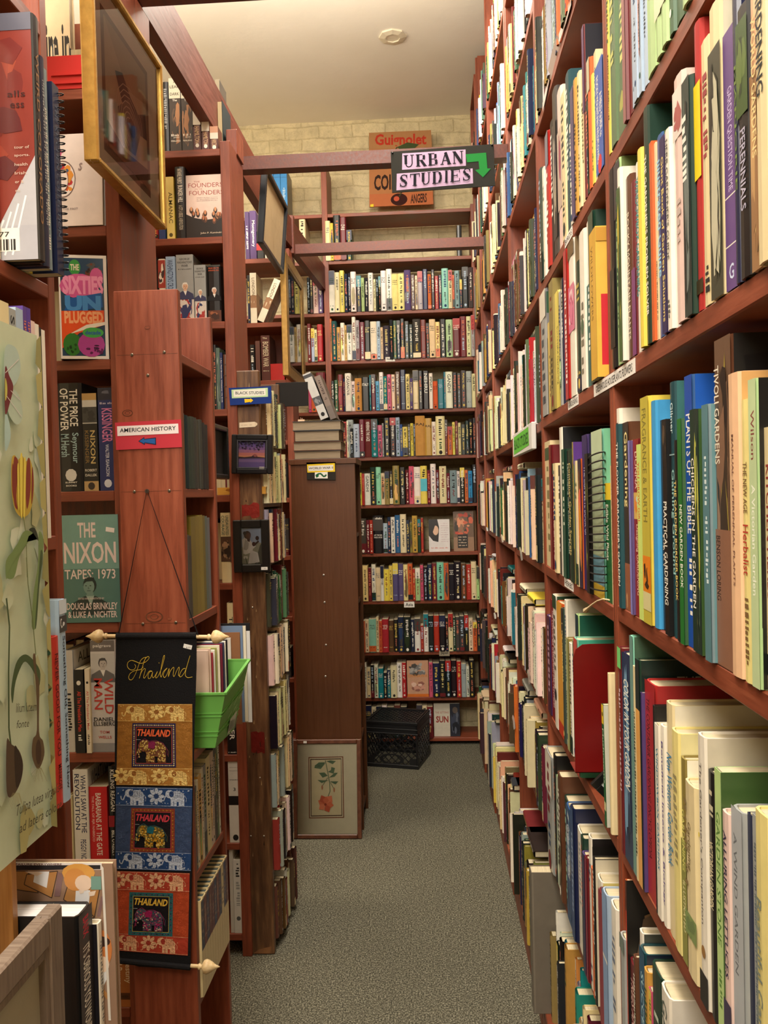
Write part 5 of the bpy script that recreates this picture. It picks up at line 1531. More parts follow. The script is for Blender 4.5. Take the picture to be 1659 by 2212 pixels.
# a gold-patterned book lying flat
o = book('gold-patterned book lying flat, its fore-edge at the post', (at_y(470, 1060, 2.87).x, 2.87, 1.6156), 0, 0.026, 0.17, 0.11, 'f', 1, [('ph', 0, 1, [(206, 150, 60), (160, 100, 30), (226, 180, 90)], 20)], None, None, 9, G2, 0, Matrix.Translation((0, 0, 0.026)) @ Matrix.Rotation(math.pi / 2, 4, 'Y'))

# farther left bookcase
G3 = 'books in the far left bookcase'
Y4 = 4.306
for p0, p1, top, z, c, lab, dc in (
        (530, 539, 458, 2.843, 'v', 'left of two purple books behind the dark hanging frame', [('bg', 0, 1, (70, 44, 92)), ('m', .2, .7, WHITE)]), (540, 554, 456, 2.843, 'v', 'right of two purple books, lettered Montgomery', [('bg', 0, 1, (76, 48, 100)), ('t', 'Montgomery', .25, .8, WHITE, .25, .8)]),
        (555, 572, 500, 2.843, 'k', 'black book with a red band, lower shelf behind the dark hanging frame', [('bg', .3, .55, (200, 40, 40))]), (573, 584, 510, 2.843, 'w', 'white book tucked behind the dark hanging frame', None), (601, 610, 495, 2.843, 'x', 'pink book beyond the dark hanging frame', [('bg', 0, 1, (226, 170, 150))]),
        (535, 541, 595, 2.512, 'n', 'thin navy book beside two cream ones', None),
        (541, 555, 590, 2.512, 'c', 'upright cream book with a brown city picture', [('bg', 0, 1, (222, 212, 190)), ('ph', .3, .55, [(150, 110, 80), (200, 180, 150)], 8), ('t', 'LONDON', .55, .9, (120, 100, 80))]),
        (541, 552, 745, 2.213, 'k', 'black book on the row with the red box-like book', None), (553, 563, 737, 2.213, 'u', 'dim brown book on the row with the red box-like book', [('bg', 0, 1, (96, 62, 54))]),
        (565, 584, 725, 2.213, 'u', 'brown hardback lettered BOMBER WAR', [('bg', 0, 1, (84, 46, 40)), ('t', 'BOMBER WAR', .3, .86, (206, 190, 160), .2, .85), ('h', 'The', .92, .96, (206, 190, 160), .2, .7), ('mh', .2, .22, (206, 190, 160))]),
        (586, 616, 786, 2.213, 'r', 'broad plain red book beneath the brown one', [('bg', 0, 1, (180, 36, 32))])):
    front_book(lab, p0, p1, top, Y4, z, c, dc, plain_front((190, 176, 146), ('ph', 0, 0, 1, .6, [(150, 110, 80), (90, 70, 54)], 14)) if z == 2.512 and c == 'c' else None, group=G3, d=0.16)
a = at_y(556, 690, Y4)
book('leaning cream book with a brown city picture', (a.x, Y4, 2.5282), 0, 0.036, 0.232, 0.16, 'c', 1, [('bg', 0, 1, (222, 212, 190)), ('ph', .3, .55, [(150, 110, 80), (200, 180, 150)], 8), ('t', 'LONDON', .55, .9, (120, 100, 80))], plain_front((176, 156, 120), ('ph', 0, 0, 1, .5, [(150, 110, 80), (90, 70, 54), (60, 46, 36)], 20)), None, 3, G3, 0.42)
# floor-to-middle rows glimpsed past the worn post: books at the far left bookcase seen in slivers
for k, (p0, p1, top, z, c, lab) in enumerate(((606, 624, 1000, 1.60, 'k', 'black book with a white comb-like print, beside the brown cabinet'), (612, 626, 1120, 1.30, 'd', 'charcoal book beside the brown cabinet'), (611, 627, 1188, 1.30, 'm', 'dark red box-like book beside the brown cabinet'), (619, 630, 1400, 0.66, 'd', 'grey book far behind the worn post, low down'))):
    z_ = z
    h_ = None
    if k == 2:
        z_ = 1.30
    front_book(lab, p0, p1, top, Y4 + (0.0 if k != 1 else 0.06), z_, c, [('t', 'IIIIIIIIII', .2, .95, WHITE)] if k == 0 else None, group=G3, d=0.05 if k == 1 else 0.12)


# ------------------------------------------------------------------ rows facing the aisle on the left
def row_left(where, X, Z, y0, pts, group, name='book', cat='book', d=0.11):
    y = y0
    for i, p in enumerate(pts):
        t, h, c = p[:3]
        ex = p[3] if len(p) > 3 else {}
        desc = ex.get('say') or f"{PNAME[c]} {name}"
        book(f"{desc}, {ORD[i]} from the near end {where}", (X + ex.get('jut', 0), y, Z + 0.0006), math.pi / 2, t - 0.0006, h, ex.get('d', d), ex.get('rgb', c), ex.get('hard', 0), ex.get('deco'), ex.get('front'), ex.get('back'), i + int(Z * 90), group, name=name, cat=cat, page=ex.get('page', PAGE))
        y += t


ya = AY0 + 0.0225
row_left('under the sign board', -0.546, 1.626, ya, [(t, h, 'K', {'rgb': c, 'hard': 2 if t > .02 else 0, 'say': s, 'deco': []}) for t, h, c, s in (
    (.018, .168, (62, 76, 66), 'worn greenish pamphlet'), (.022, .165, (26, 44, 48), 'dark teal pamphlet'), (.022, .163, (54, 64, 56), 'grey green pamphlet'), (.026, .166, (60, 66, 58), 'thicker grey green pamphlet'), (.022, .166, (66, 64, 60), 'dusty grey pamphlet'),
    (.02, .163, (58, 60, 56), 'plain grey pamphlet'), (.026, .165, (66, 66, 60), 'thick dusty pamphlet'), (.024, .160, (48, 46, 46), 'blackish pamphlet'), (.026, .157, (54, 48, 46), 'brownish black pamphlet'))], 'dark pamphlets under the sign board', 'pamphlet', 'pamphlet')
row_left('above the lime bin', -0.546, 1.334, ya, [(t, h, 'h', {'rgb': c, 'hard': 0, 'say': s, 'deco': []}) for t, h, c, s in (
    (.014, .19, (84, 88, 84), 'thin grey book'), (.014, .188, (70, 72, 72), 'thin slate book'), (.016, .185, (62, 60, 58), 'thin dark book'), (.038, .228, (120, 106, 44), 'broad olive book'), (.03, .228, (132, 116, 50), 'olive book'),
    (.03, .23, (140, 124, 54), 'lighter olive book'), (.02, .228, (116, 104, 48), 'narrow olive book'), (.022, .226, (92, 108, 104), 'blue-grey book'), (.022, .222, (106, 112, 120), 'slate blue book'))], 'olive books above the lime bin')
row_left('below the lime bin', -0.546, 0.762, ya, [(t, h, 'c', {'rgb': c, 'hard': 0, 'say': s, 'd': .12}) for t, h, c, s in (
    (.016, .16, (110, 108, 100), 'thin grey booklet'), (.012, .19, (70, 70, 76), 'thin dark booklet'), (.014, .2, (206, 196, 170), 'thin pale booklet'), (.026, .205, (196, 150, 70), 'mustard booklet'), (.016, .215, (206, 196, 170), 'cream booklet'), (.024, .216, (120, 120, 120), 'mid grey booklet'),
    (.034, .226, (206, 190, 140), 'broad cream booklet'), (.016, .228, (196, 176, 150), 'buff booklet'), (.018, .226, (200, 176, 160), 'pinkish buff booklet'), (.014, .23, (60, 50, 46), 'dark-spined booklet'), (.014, .236, (44, 44, 40), 'black-spined booklet'), (.014, .23, (90, 120, 76), 'green booklet'), (.014, .25, (206, 206, 190), 'tall whitish booklet'))], 'booklets below the lime bin', 'booklet', 'booklet')


def set_deco(c):
    return [('bg', 0, 1, (206, 186, 140)), ('bg', .48, .99, c), ('m', .55, .9, (150, 130, 120), .2, .8)]


row_left('of the matching set', -0.538, 0.482, ya, [(.0222, .218, 'c', {'hard': 1, 'rgb': (206, 186, 140), 'd': .13, 'deco': set_deco(c), 'say': s, 'page': (84, 96, 94)}) for c, s in (
    ((34, 36, 70), 'cream volume with a navy label'), ((96, 30, 40), 'cream volume with a dark red label'), ((40, 36, 76), 'cream volume with an indigo label'), ((92, 34, 44), 'cream volume with a maroon label'), ((88, 32, 50), 'cream volume with a plum label'),
    ((34, 40, 84), 'cream volume with a blue label'), ((104, 40, 44), 'cream volume with a brick label'), ((36, 38, 78), 'cream volume with a deep blue label'), ((206, 186, 140), 'all-cream volume'), ((40, 44, 90), 'cream volume with a violet blue label'), ((90, 30, 44), 'cream volume with a wine label'))], 'matching cream volumes on the low shelf')

rng = random.Random(21)
LEFTC = {0: ['E', 'u', 'c', 'c', 'd', 's', 's'], 1: ['w', 'c', 'c', 's', 'c'], 2: ['c', 's', 'c', 'm', 'T', 'c', 'c'], 3: ['g', 'E', 'm', 'd', 'k', 'd', 'c'], 4: ['x', 'k', 'c', 'w', 'c', 'w'],
         5: ['c', 'c', 'k', 'c', 'n', 'c', 'w'], 6: ['k', 'c', 's', 'c', 'c'], 7: ['c', 'k', 'w', 'r', 'c', 's'], 8: ['w', 'c', 'r', 'm', 'u', 'u']}
for zi, z in enumerate(ZBS):
    y = BY0 + 0.032
    up = (BZ if zi == 0 else ZBS[zi - 1]) - z - 0.022
    while y < BY1 - 0.05:
        c = rng.choice(LEFTC[zi])
        t = rng.uniform(0.012, 0.034)
        h = min(up, rng.uniform(0.165, 0.205))
        bulk_book(facing((-0.568 + rng.uniform(-0.01, 0.012), y, z), math.pi / 2), t, h, 0.075, tint(c, rng), rng, 0)
        y += t + 0.0008

# near left shelf: books seen by their far covers
G4 = 'books on the near left shelf'
y = 1.195


def d_back_red(pc, d, h, rng):
    pc.rect(0.0005, 0.0005, d - 0.0005, h - 0.0005, (128, 50, 40), 'lacquer')
    pc.blotch(d * .2, h * .3, d, h * .95, [(140, 58, 44), (110, 40, 36), (90, 36, 38), (150, 66, 48)], rng, 18, .3, 'lacquer')
    pc.poly([(d * .55, 0), (d, 0), (d, h * .42)], (176, 176, 182), 'lacquer')
    pc.rect(d * .0, 0, d, h * .14, (170, 170, 178), 'lacquer')
    pc.rect(d * .1, h * .93, d, h, (90, 90, 104), 'lacquer')
    for k in range(6):
        pc.line([(d * .5 + k * .012, h * .02), (d * .62 + k * .012, h * .10 + k * .012)], 0.003, (226, 226, 230), 'lacquer')
    pc.rect(d * .62, h * .035, d * .86, h * .13, (230, 226, 220))
    for k in range(9):
        pc.rect(d * (.65 + .02 * k), h * .04, d * (.655 + .02 * k + .006 * (k % 3)), h * .085, (30, 30, 30))
    pc.text('777', d * .66, h * .095, d * .78, h * .115, (30, 30, 30))
    pc.text('alls', d * .80, h * .66, d * .94, h * .685, (50, 20, 20))
    pc.text('ess', d * .82, h * .615, d * .93, h * .635, (50, 20, 20))
    for k, s in enumerate(('tour of', 'sports.', 'health', 'Irish.', 'er &', 'ed')):
        pc.text(s, d * .84, h * (.45 - .035 * k), d * (.84 + .017 * len(s)), h * (.462 - .035 * k), (206, 186, 170))


for t, h, c, jut, ex, lab in (
        (.06, .34, 'c', -0.030, dict(deco=[('t', 'FRANK WARREN', .05, .6, WHITE)], back=None), 'cream hardback nearest the frame edge on the high shelf'),
        (.022, .375, 'k', 0.028, dict(back=d_back_red, hard=1, deco=[('t', 'WEIRD COLORADO', .15, .85, (150, 110, 70))]), 'tall glossy book with a red and silver back cover, barcode at its foot'),
        (.014, .30, 'k', 0.018, dict(hard=1, deco=[('m', .1, .9, (150, 120, 90))]), 'black book just past the glossy red and silver one'),
        (.016, .33, 'n', 0.022, dict(hard=1, deco=[('m', .2, .9, PAL['s'])]), 'navy book on the high shelf, before the wire-bound one'),
        (.014, .32, 'S', 0.02, dict(hard=0, deco=[('m', .1, .8, WHITE)]), 'blue-grey book on the high shelf'),
        (.014, .355, 'y', -0.02, dict(hard=0, deco=[('bg', .8, 1, (190, 50, 40))]), 'yellow and red book set back on the high shelf'),
        (.024, .31, 'n', 0.022, dict(hard=0, deco=[('t', 'THE KITCHEN COLLECTION', .2, .9, (90, 100, 120))]), 'wire-bound navy notebook at the end of the high shelf')):
    book(lab, (-0.62 + jut, y, 1.9758), math.pi / 2, t - 0.0006, h, 0.2, c, ex.get('hard', 1), ex.get('deco'), None, ex.get('back'), int(t * 1e4), G4)
    y += t
# its wire
root_wire = bpy.data.objects[[o.name for o in bpy.data.objects if o.get('label', '').startswith('wire-bound navy')][0]]
b_ = MB().mat('plastic', (24, 24, 28))
for k in range(26):
    z = 0.012 + k * 0.0115
    pts = [(0.0235 + 0.008 * math.cos(a) * 0.5, -0.001 + 0.0075 * math.sin(a), z) for a in [i * 2 * math.pi / 8 for i in range(8)]]
    b_.tube(pts, 0.0012, 4, True)
b_.build('wire_binding', root_wire)

y = 1.15
for t, h, c, lab, ex in ((.03, .345, 'c', 'cream magazine behind the tulip poster', {}), (.02, .34, 's', 'grey magazine with black letters behind the tulip poster', {'deco': [('t', 'SOUTHERN', .5, .97, K_, .2, .8)]}), (.022, .345, 'l', 'pale blue magazine behind the tulip poster', {}),
                         (.012, .352, 'v', 'purple-topped book standing just past the poster', {'rgb': (86, 60, 140)}), (.012, .352, 'v', 'second purple-topped book past the poster', {'rgb': (80, 56, 150)}), (.013, .335, 'x', 'white magazine with faint pink letters past the poster', {'deco': [('m', .1, .5, (206, 180, 160))]}),
                         (.013, .333, 'w', 'clean white magazine past the poster', {'deco': [('m', .05, .1, K_)]}), (.008, .330, 'k', 'thin black magazine past the poster', {'deco': [('m', .02, .08, WHITE)]}), (.012, .328, 'w', 'last white magazine of the row past the poster', {'deco': []})):
    book(lab, (-0.603, y, 1.5458), math.pi / 2, t - 0.0006, h, 0.2, ex.get('rgb', c), 0, ex.get('deco'), None, None, int(h * 1e4), G4, name='magazine', cat='magazine')
    y += t
y = 1.235
for t, h, c, lab, ex in ((.03, .30, 'h', 'olive book mostly behind the tulip poster', {}), (.026, .27, 'r', 'red hardback with small black letters beside the poster', {'rgb': (206, 52, 40), 'deco': [('t', 'NEVER GOOD FOR YOU', .3, .9, (90, 20, 16)), ('t', 'MANKOFF', .1, .25, (90, 20, 16))]}),
                         (.028, .325, 'l', 'pale blue hardback with black letters beside the poster', {'rgb': (170, 196, 220), 'deco': [('t', 'Something Old, Something New', .06, .82, (50, 50, 56)), ('ph', .84, .92, [(60, 60, 60), (220, 220, 220)], 5), ('bg', .93, 1, (206, 216, 226))]})):
    book(lab, (-0.598, y, 1.1208), math.pi / 2, t - 0.0006, h, 0.2, ex.get('rgb', c), 1, ex.get('deco'), None, None, int(h * 1e4), G4)
    y += t

# stack on the brown cabinet and the leaning pair
z = CZ + 0.0006
for k, (p0, p1, t, c, w_) in enumerate(((635, 736, .040, 'd', .2), (634, 738, .042, 'u', .2), (637, 734, .052, 'k', .2), (633, 738, .045, 'd', .2))):
    a, b_x = at_y(p0, 970, 3.97), at_y(p1, 970, 3.97)
    L = b_x.x - a.x
    M_ = Matrix.Translation((0, 0, t)) @ Matrix.Rotation(math.pi / 2, 4, 'Y')
    # lying flat, fore-edge to the camera
    o = book(('lowest', 'second from the bottom', 'third from the bottom', 'topmost')[k] + ' of four thick books lying on the brown cabinet', (b_x.x, 3.965 + 0.17, z), math.pi, t, L, 0.17, c, 1,
             [('ph', .1, .9, [(160, 60, 70), (190, 186, 176), (60, 60, 64), (120, 110, 100)], 14)], None, None, k, 'books lying on the cabinet', 0, M_, page=(156, 140, 118))
    z += t + 0.001
STACK = z
book('grey hardback leaning on the stack, bottom out', (at_y(693, 900, 3.985).x, 3.985, STACK + 0.003), 0, 0.040, 0.235, 0.15, 's', 1, [('bg', 0, 1, (176, 174, 170)), ('bg', .9, .97, (40, 40, 44)), ('ph', .3, .48, [(50, 50, 54), (110, 110, 112)], 8), ('dot', .1, K_)], plain_front((50, 54, 56)), None, 8, 'leaning books on the cabinet', -0.36)
book('brown hardback leaning against the grey one, nearest the shelves', (at_y(714, 900, 3.985).x, 3.985, STACK + 0.003), 0, 0.03, 0.22, 0.15, 'u', 1, [('bg', 0, 1, (110, 92, 80)), ('m', .45, .9, (70, 56, 50)), ('bg', 0, .3, (90, 78, 70))], plain_front((104, 92, 80)), None, 9, 'leaning books on the cabinet', -0.34)
b_ = MB().mat('plastic', (120, 112, 98))
a, e = at_y(694, 922, 4.06), at_y(718, 884, 4.06)
b_.box(a.x, e.x, 4.06, 4.062, STACK, e.z, bev=0.0005)
b_.box(a.x, e.x, 4.06, 4.15, STACK, STACK + 0.0015)
tag(b_.build('bookend'), 'small grey-brown bookend behind the leaning books on the cabinet', 'bookend')
b_ = MB().mat('paper', (222, 190, 160))
a, e = at_y(644, 922, 4.2), at_y(658, 906, 4.2)
b_.box(a.x, e.x, 4.2, 4.201, STACK, e.z)
pc = Pic(b_, (0, 4.2, 0), (1, 0, 0), (0, 0, 1))
pc.marks(a.x + .006, STACK + .03, e.x - .004, STACK + .04, (150, 120, 100), rng, None, False)
tag(b_.build('card'), 'small cream card standing behind the stack on the cabinet', 'card')

# face-out books at the far end
def d_woman(pc, w, h, rng):
    pc.poly([(0, h), (w * .42, h), (w * .5, h * .75), (w * .45, h * .3), (w * .2, h * .34), (0, h * .5)], (24, 20, 22))
    pc.ell(w * .33, h * .66, w * .14, h * .15, (222, 180, 150))
    pc.poly([(w * .15, h * .95), (w * .42, h * .86), (w * .3, h * .8), (w * .2, h * .62), (w * .12, h * .4)], (24, 20, 22))
    for k in range(9):
        pc.marks(w * .58, h * (.86 - .07 * k), w * .93, h * (.885 - .07 * k), (196, 170, 176), rng, None, False)
    pc.marks(w * .1, h * .1, w * .9, h * .14, (206, 130, 120), rng, None, False)


def d_crowd(pc, w, h, rng):
    pc.rect(0, h * .35, w, h, (110, 84, 66))
    pc.blotch(0, h * .3, w, h, [(206, 96, 66), (226, 150, 110), (60, 50, 44), (190, 70, 50), (150, 110, 84)], rng, 34, .2)
    pc.rect(w * .2, h * .08, w * .7, h * .42, (30, 26, 26))
    for k in range(4):
        pc.marks(w * .25, h * (.34 - .07 * k), w * .66, h * (.37 - .07 * k), (220, 196, 170), rng, None, False)


def d_sun(pc, w, h, rng):
    pc.text('THE SETTING', w * .05, h * .70, w * .58, h * .76, (176, 90, 80))
    pc.text('SUN', w * .08, h * .42, w * .56, h * .62, (150, 50, 44), bold=.03)
    pc.rect(w * .62, 0, w, h, (40, 44, 56))
    pc.blotch(w * .62, 0, w, h * .8, [(60, 66, 84), (90, 96, 110), (30, 34, 44)], rng, 16, .4)
    pc.ell(w * .82, h * .8, w * .1, h * .1, (96, 84, 76))


def d_arch(pc, w, h, rng):
    pc.blotch(w * .05, h * .56, w * .95, h * .96, [(120, 120, 120), (170, 166, 160), (70, 68, 66)], rng, 26, .25)
    pc.text('OKINAWA', w * .04, h * .54, w * .96, h * .62, (206, 130, 40))
    pc.blotch(w * .1, h * .12, w * .9, h * .46, [(206, 150, 130), (226, 190, 170), (150, 96, 84)], rng, 20, .25)
    pc.rect(0, 0, w, h * .08, (206, 110, 40))


G5 = 'face-out books on the back wall'
face_book('white face-out book with a dark-haired woman on its cover', 927, 972, 1122, 5.31, 1.233, (222, 216, 214), d_woman, tilt=-0.06, group=G5, t=0.02)
face_book('face-out book with an orange crowd cover and a black panel', 980, 1024, 1105, 5.33, 1.233, (150, 116, 90), d_crowd, tilt=-0.06, group=G5, t=0.02)
b_ = MB().mat('paper', (126, 100, 76))
a, e = at_y(984, 1186, 5.40), at_y(1029, 1102, 5.40)
b_.box(a.x, e.x - .004, 5.40, 5.415, 1.2335, e.z, bev=.001)
tag(b_.build('box'), 'plain tan box standing behind the orange crowd book', 'box')
face_book('grey and orange face-out book between rows on the lowest full shelf', 880, 926, 1428, 5.31, 0.307, (196, 150, 120), d_arch, tilt=-0.04, group=G5, t=0.02)
face_book('pale face-out book at floor level beside the black crate', 938, 994, 1521, 5.33, 0.045, (206, 198, 180), d_sun, tilt=-0.05, group=G5, t=0.02)
# blue volumes high on the back wall's left part
for k in range(3):
    p0 = 578 + k * 14.5
    front_book(('leftmost', 'middle', 'rightmost')[k] + ' of three bright blue volumes on the highest shelf', p0, p0 + 14, 366, 5.30, 3.395, 'B', [('bg', 0, 1, (30, 130, 200)), ('m', .3, .6, (190, 216, 230)), ('bg', .82, .83, (20, 90, 150))], plain_front((70, 62, 54)), group='blue volumes on the highest shelf', d=0.19)
front_book('cream book behind the long beam, below the blue volumes', 647, 661, 474, 5.30, 3.098, 'c', [('m', .5, .95, K_)], group=G5)
o = book('black book lying on a high back shelf corner', (0.205, 5.33, 3.098), 0, 0.03, 0.2, 0.14, 'k', 1, [], None, None, 2, G5)

# ================================================================== signs
def xz(px, py, Y):
    p = at_y(px, py, Y)
    return (p.x, p.z)


GLYPH = {
    'U': [([(.2, 1), (.2, .26)], .25), ([(.2, .34), (.24, .14), (.38, .04), (.55, .04), (.7, .12), (.78, .3), (.78, 1)], .1), ([(.0, .97), (.42, .97)], .07), ([(.62, .97), (.96, .97)], .07)],
    'R': [([(.2, 0), (.2, 1)], .25), ([(.0, .965), (.6, .965)], .07), ([(.72, .90), (.77, .73), (.70, .56)], .22), ([(.2, .5), (.64, .5)], .07), ([(.48, .5), (.84, .02)], .24), ([(.0, .03), (.42, .03)], .07), ([(.7, .03), (1, .03)], .07)],
    'B': [([(.2, 0), (.2, 1)], .25), ([(.0, .965), (.6, .965)], .07), ([(.66, .91), (.71, .75), (.64, .58)], .21), ([(.2, .52), (.66, .52)], .07), ([(.69, .46), (.78, .27), (.69, .09)], .23), ([(.0, .035), (.66, .035)], .07)],
    'A': [([(.5, 1), (.14, .03)], .09), ([(.48, .98), (.82, .02)], .26), ([(.25, .33), (.7, .33)], .07), ([(.0, .03), (.3, .03)], .07), ([(.62, .03), (1, .03)], .07)],
    'N': [([(.15, 0), (.15, 1)], .09), ([(.16, .97), (.82, .03)], .26), ([(.84, 0), (.84, 1)], .09), ([(.0, .97), (.26, .97)], .07), ([(.68, .97), (1, .97)], .07), ([(.0, .03), (.3, .03)], .07)],
    'S': [([(.24, .8), (.3, .62), (.68, .42), (.76, .22)], .25), ([(.8, .8), (.72, .93), (.5, .97), (.3, .92), (.22, .78)], .1), ([(.2, .2), (.28, .07), (.5, .03), (.7, .08), (.78, .22)], .1), ([(.82, .97), (.82, .68)], .07), ([(.18, .32), (.18, .03)], .07)],
    'T': [([(.02, .95), (.98, .95)], .1), ([(.5, 0), (.5, .97)], .26), ([(.28, .03), (.72, .03)], .07), ([(.05, .99), (.05, .7)], .07), ([(.95, .99), (.95, .7)], .07)],
    'D': [([(.2, 0), (.2, 1)], .25), ([(.0, .965), (.6, .965), (.74, .86)], .08), ([(.68, .9), (.82, .7), (.84, .5), (.82, .3), (.68, .1)], .22), ([(.0, .035), (.6, .035), (.74, .14)], .08)],
    'I': [([(.5, 0), (.5, 1)], .5), ([(.05, .965), (.95, .965)], .07), ([(.05, .035), (.95, .035)], .07)],
    'E': [([(.2, 0), (.2, 1)], .25), ([(.0, .96), (.92, .96)], .08), ([(.2, .52), (.7, .52)], .08), ([(.0, .04), (.94, .04)], .08), ([(.9, .99), (.9, .74)], .07), ([(.92, .28), (.92, .02)], .07), ([(.68, .64), (.68, .4)], .06)],
}


def serif_word(pc, word, bl, br, tl, col):
    """bold serif capitals between the baseline corners bl, br and the top-left tl"""
    wd = [0.55 if c == 'I' else 1.0 for c in word]
    gap = 0.12
    tot = sum(wd) + gap * (len(word) - 1)
    ux, uz = (br[0] - bl[0]) / tot, (br[1] - bl[1]) / tot
    vx, vz = tl[0] - bl[0], tl[1] - bl[1]
    x = 0.0
    for c, w_ in zip(word, wd):
        for pts, sw in GLYPH[c]:
            q = [(bl[0] + ux * (x + a * w_) + vx * b2, bl[1] + uz * (x + a * w_) + vz * b2) for a, b2 in pts]
            pc.line(q, sw * abs(ux) * w_ * (0.8 if c == 'I' else 1), col)
        x += w_ + gap


def sign_board(name, label, cat, corners, Y, t, col, mat='paper', group=None):
    """a thin board through four measured corners (tl, tr, br, bl) in the plane at Y, facing the camera"""
    P = [xz(px, py, Y) for px, py in corners]
    cx, cz = sum(p[0] for p in P) / 4, sum(p[1] for p in P) / 4
    mb = MB().mat(mat, col)
    fr = [(x - cx, 0, z - cz) for x, z in P]
    bk = [(x, t, z) for x, _, z in fr]
    mb.mesh(fr + bk, [(0, 3, 2, 1), (4, 5, 6, 7), (0, 1, 5, 4), (1, 2, 6, 5), (2, 3, 7, 6), (3, 0, 4, 7)])
    o = mb.build(name, None, (cx, Y, cz))
    tag(o, label, cat, group)
    return o, (lambda px, py: (xz(px, py, Y)[0] - cx, xz(px, py, Y)[1] - cz))


def card_part(parent, name, draw, label=None, k=0.0004):
    mb = MB()
    draw(Pic(mb, (0, 0, 0), (1, 0, 0), (0, 0, 1), 'paper', 0.00015, k))
    o = mb.build(name, parent)
    if label: o['label'] = label
    return o


def quad_text(pc, L, s, tl, tr, bl, col, bold=0.012):
    """s drawn in the slanted box with measured corners"""
    a, b2, c = L(*tl), L(*tr), L(*bl)
    vs, fs = text_geo(s, bold)
    pc._go(col, None)
    pc.mb.mesh([pc.P(c[0] + x * (b2[0] - a[0]) + y * (a[0] - c[0]), c[1] + x * (b2[1] - a[1]) + y * (a[1] - c[1])) for x, y in vs], fs)


Z4 = lambda x, y: (450 + x / 2.633, 250 + y / 2.633)
o, L = sign_board('hanging_sign', 'black board sign with lilac lettering strips and a bent green arrow', 'sign', ((844, 328), (1066, 311), (1070, 401), (847, 416)), 3.272, 0.006, (46, 46, 42))


def d_(pc):
    for q in (((1103, 215), (1463, 192), (1465, 285), (1102, 308)), ((1072, 330), (1503, 300), (1506, 385), (1070, 425))):
        pc.poly([L(*Z4(*p)) for p in q], (190, 164, 196))
    ink = (26, 26, 34)
    serif_word(pc, 'URBAN', L(*Z4(1112, 296)), L(*Z4(1452, 272)), L(*Z4(1110, 226)), ink)
    serif_word(pc, 'STUDIES', L(*Z4(1082, 410)), L(*Z4(1497, 372)), L(*Z4(1083, 340)), ink)


card_part(o, 'lettering_strips', d_)


def d_(pc):
    q = [L(*Z4(*p)) for p in ((1467, 222), (1583, 213), (1590, 303), (1610, 303), (1565, 353), (1520, 312), (1545, 307), (1540, 262), (1475, 268))]
    pc.poly(q, (16, 40, 24))
    pc.poly([(a - .002, b2 + .002) for a, b2 in q], (36, 128, 58))


card_part(o, 'arrow', d_, 'green paper arrow')
for px, py in ((848, 331), (1063, 314)):
    mb = MB().mat('bare_metal', (40, 40, 40))
    c = L(px, py)
    mb.lathe([(.004, 0), (.0035, .004), (.001, .006)], Matrix.Translation((c[0], 0, c[1])) @ Matrix.Rotation(math.pi / 2, 4, 'X'), 8)
    mb.build('pin', o)

o, L = sign_board('direction_sign', 'red card sign with a white lettered strip and blue arrow, on the bare end board', 'sign', ((248, 913), (391, 906), (393, 966), (251, 972)), 1.797, 0.002, (176, 50, 62))
card_part(o, 'lettering_strip', lambda pc: (pc.poly([L(*p) for p in ((253, 921), (385, 915), (386, 936), (254, 942))], (216, 206, 206)), quad_text(pc, L, 'AMERICAN HISTORY', (259, 925.5), (380, 920), (259, 934.5), (34, 34, 44))))
card_part(o, 'arrow', lambda pc: (pc.poly([L(*p) for p in ((299, 953), (312, 944), (312, 948), (337, 945), (337.5, 961), (313, 957), (313, 961))], (20, 34, 60)), pc.poly([L(*p) for p in ((301, 953), (311, 946.5), (311, 949.5), (335.5, 947), (335.5, 959), (312, 955.5), (312, 958.5))], (36, 84, 146))), 'blue paper arrow')

o, L = sign_board('direction_sign', 'dark blue card sign with a pale lettered strip and yellow arrow, on the old post', 'sign', ((494, 838), (585.5, 834), (586, 871), (497, 875.5)), 2.843, 0.004, (30, 56, 128))
card_part(o, 'lettering_strip', lambda pc: (pc.poly([L(*p) for p in ((500, 842), (578.5, 837.5), (579, 857), (501, 860.5))], (186, 216, 170)), pc.poly([L(*p) for p in ((504.5, 843.5), (573.5, 839.5), (574, 854), (505, 857.5))], (232, 232, 222)), quad_text(pc, L, 'BLACK STUDIES', (508.5, 845.8), (570.5, 845), (508.8, 852.2), (76, 80, 84))))
card_part(o, 'arrow', lambda pc: pc.poly([L(*p) for p in ((528, 862), (541, 862), (541, 860), (547, 865), (541, 870), (541, 868), (529, 870))], (236, 196, 40)), 'yellow paper arrow')

o, L = sign_board('direction_sign', 'black card sign with a yellow-edged strip and curly green arrow, on the brown cabinet', 'sign', ((662, 999), (725, 998), (725, 1037), (663, 1036)), 3.944, 0.003, (40, 38, 34))
Z6 = lambda x, y: (590 + x / 7.373, 900 + y / 7.373)
card_part(o, 'lettering_strip', lambda pc: (pc.poly([L(*Z6(*p)) for p in ((540, 762), (982, 740), (986, 876), (546, 892))], (220, 186, 40)), pc.poly([L(*Z6(*p)) for p in ((560, 786), (958, 768), (958, 856), (562, 868))], (216, 212, 204)), quad_text(pc, L, 'WORLD WAR II', Z6(568, 808), Z6(954, 794), Z6(568, 842), (40, 40, 46))))
card_part(o, 'arrow', lambda pc: (pc.poly([L(*Z6(*p)) for p in ((664, 888), (868, 880), (870, 984), (664, 984))], (222, 222, 214)), pc.line([L(*Z6(*p)) for p in ((692, 966), (704, 925), (740, 905), (772, 915), (790, 945), (820, 955), (848, 925))], .0075, (26, 90, 54)), pc.poly([L(*Z6(*p)) for p in ((672, 930), (716, 900), (730, 950), (690, 972))], (26, 90, 54))), 'curly green paper arrow')

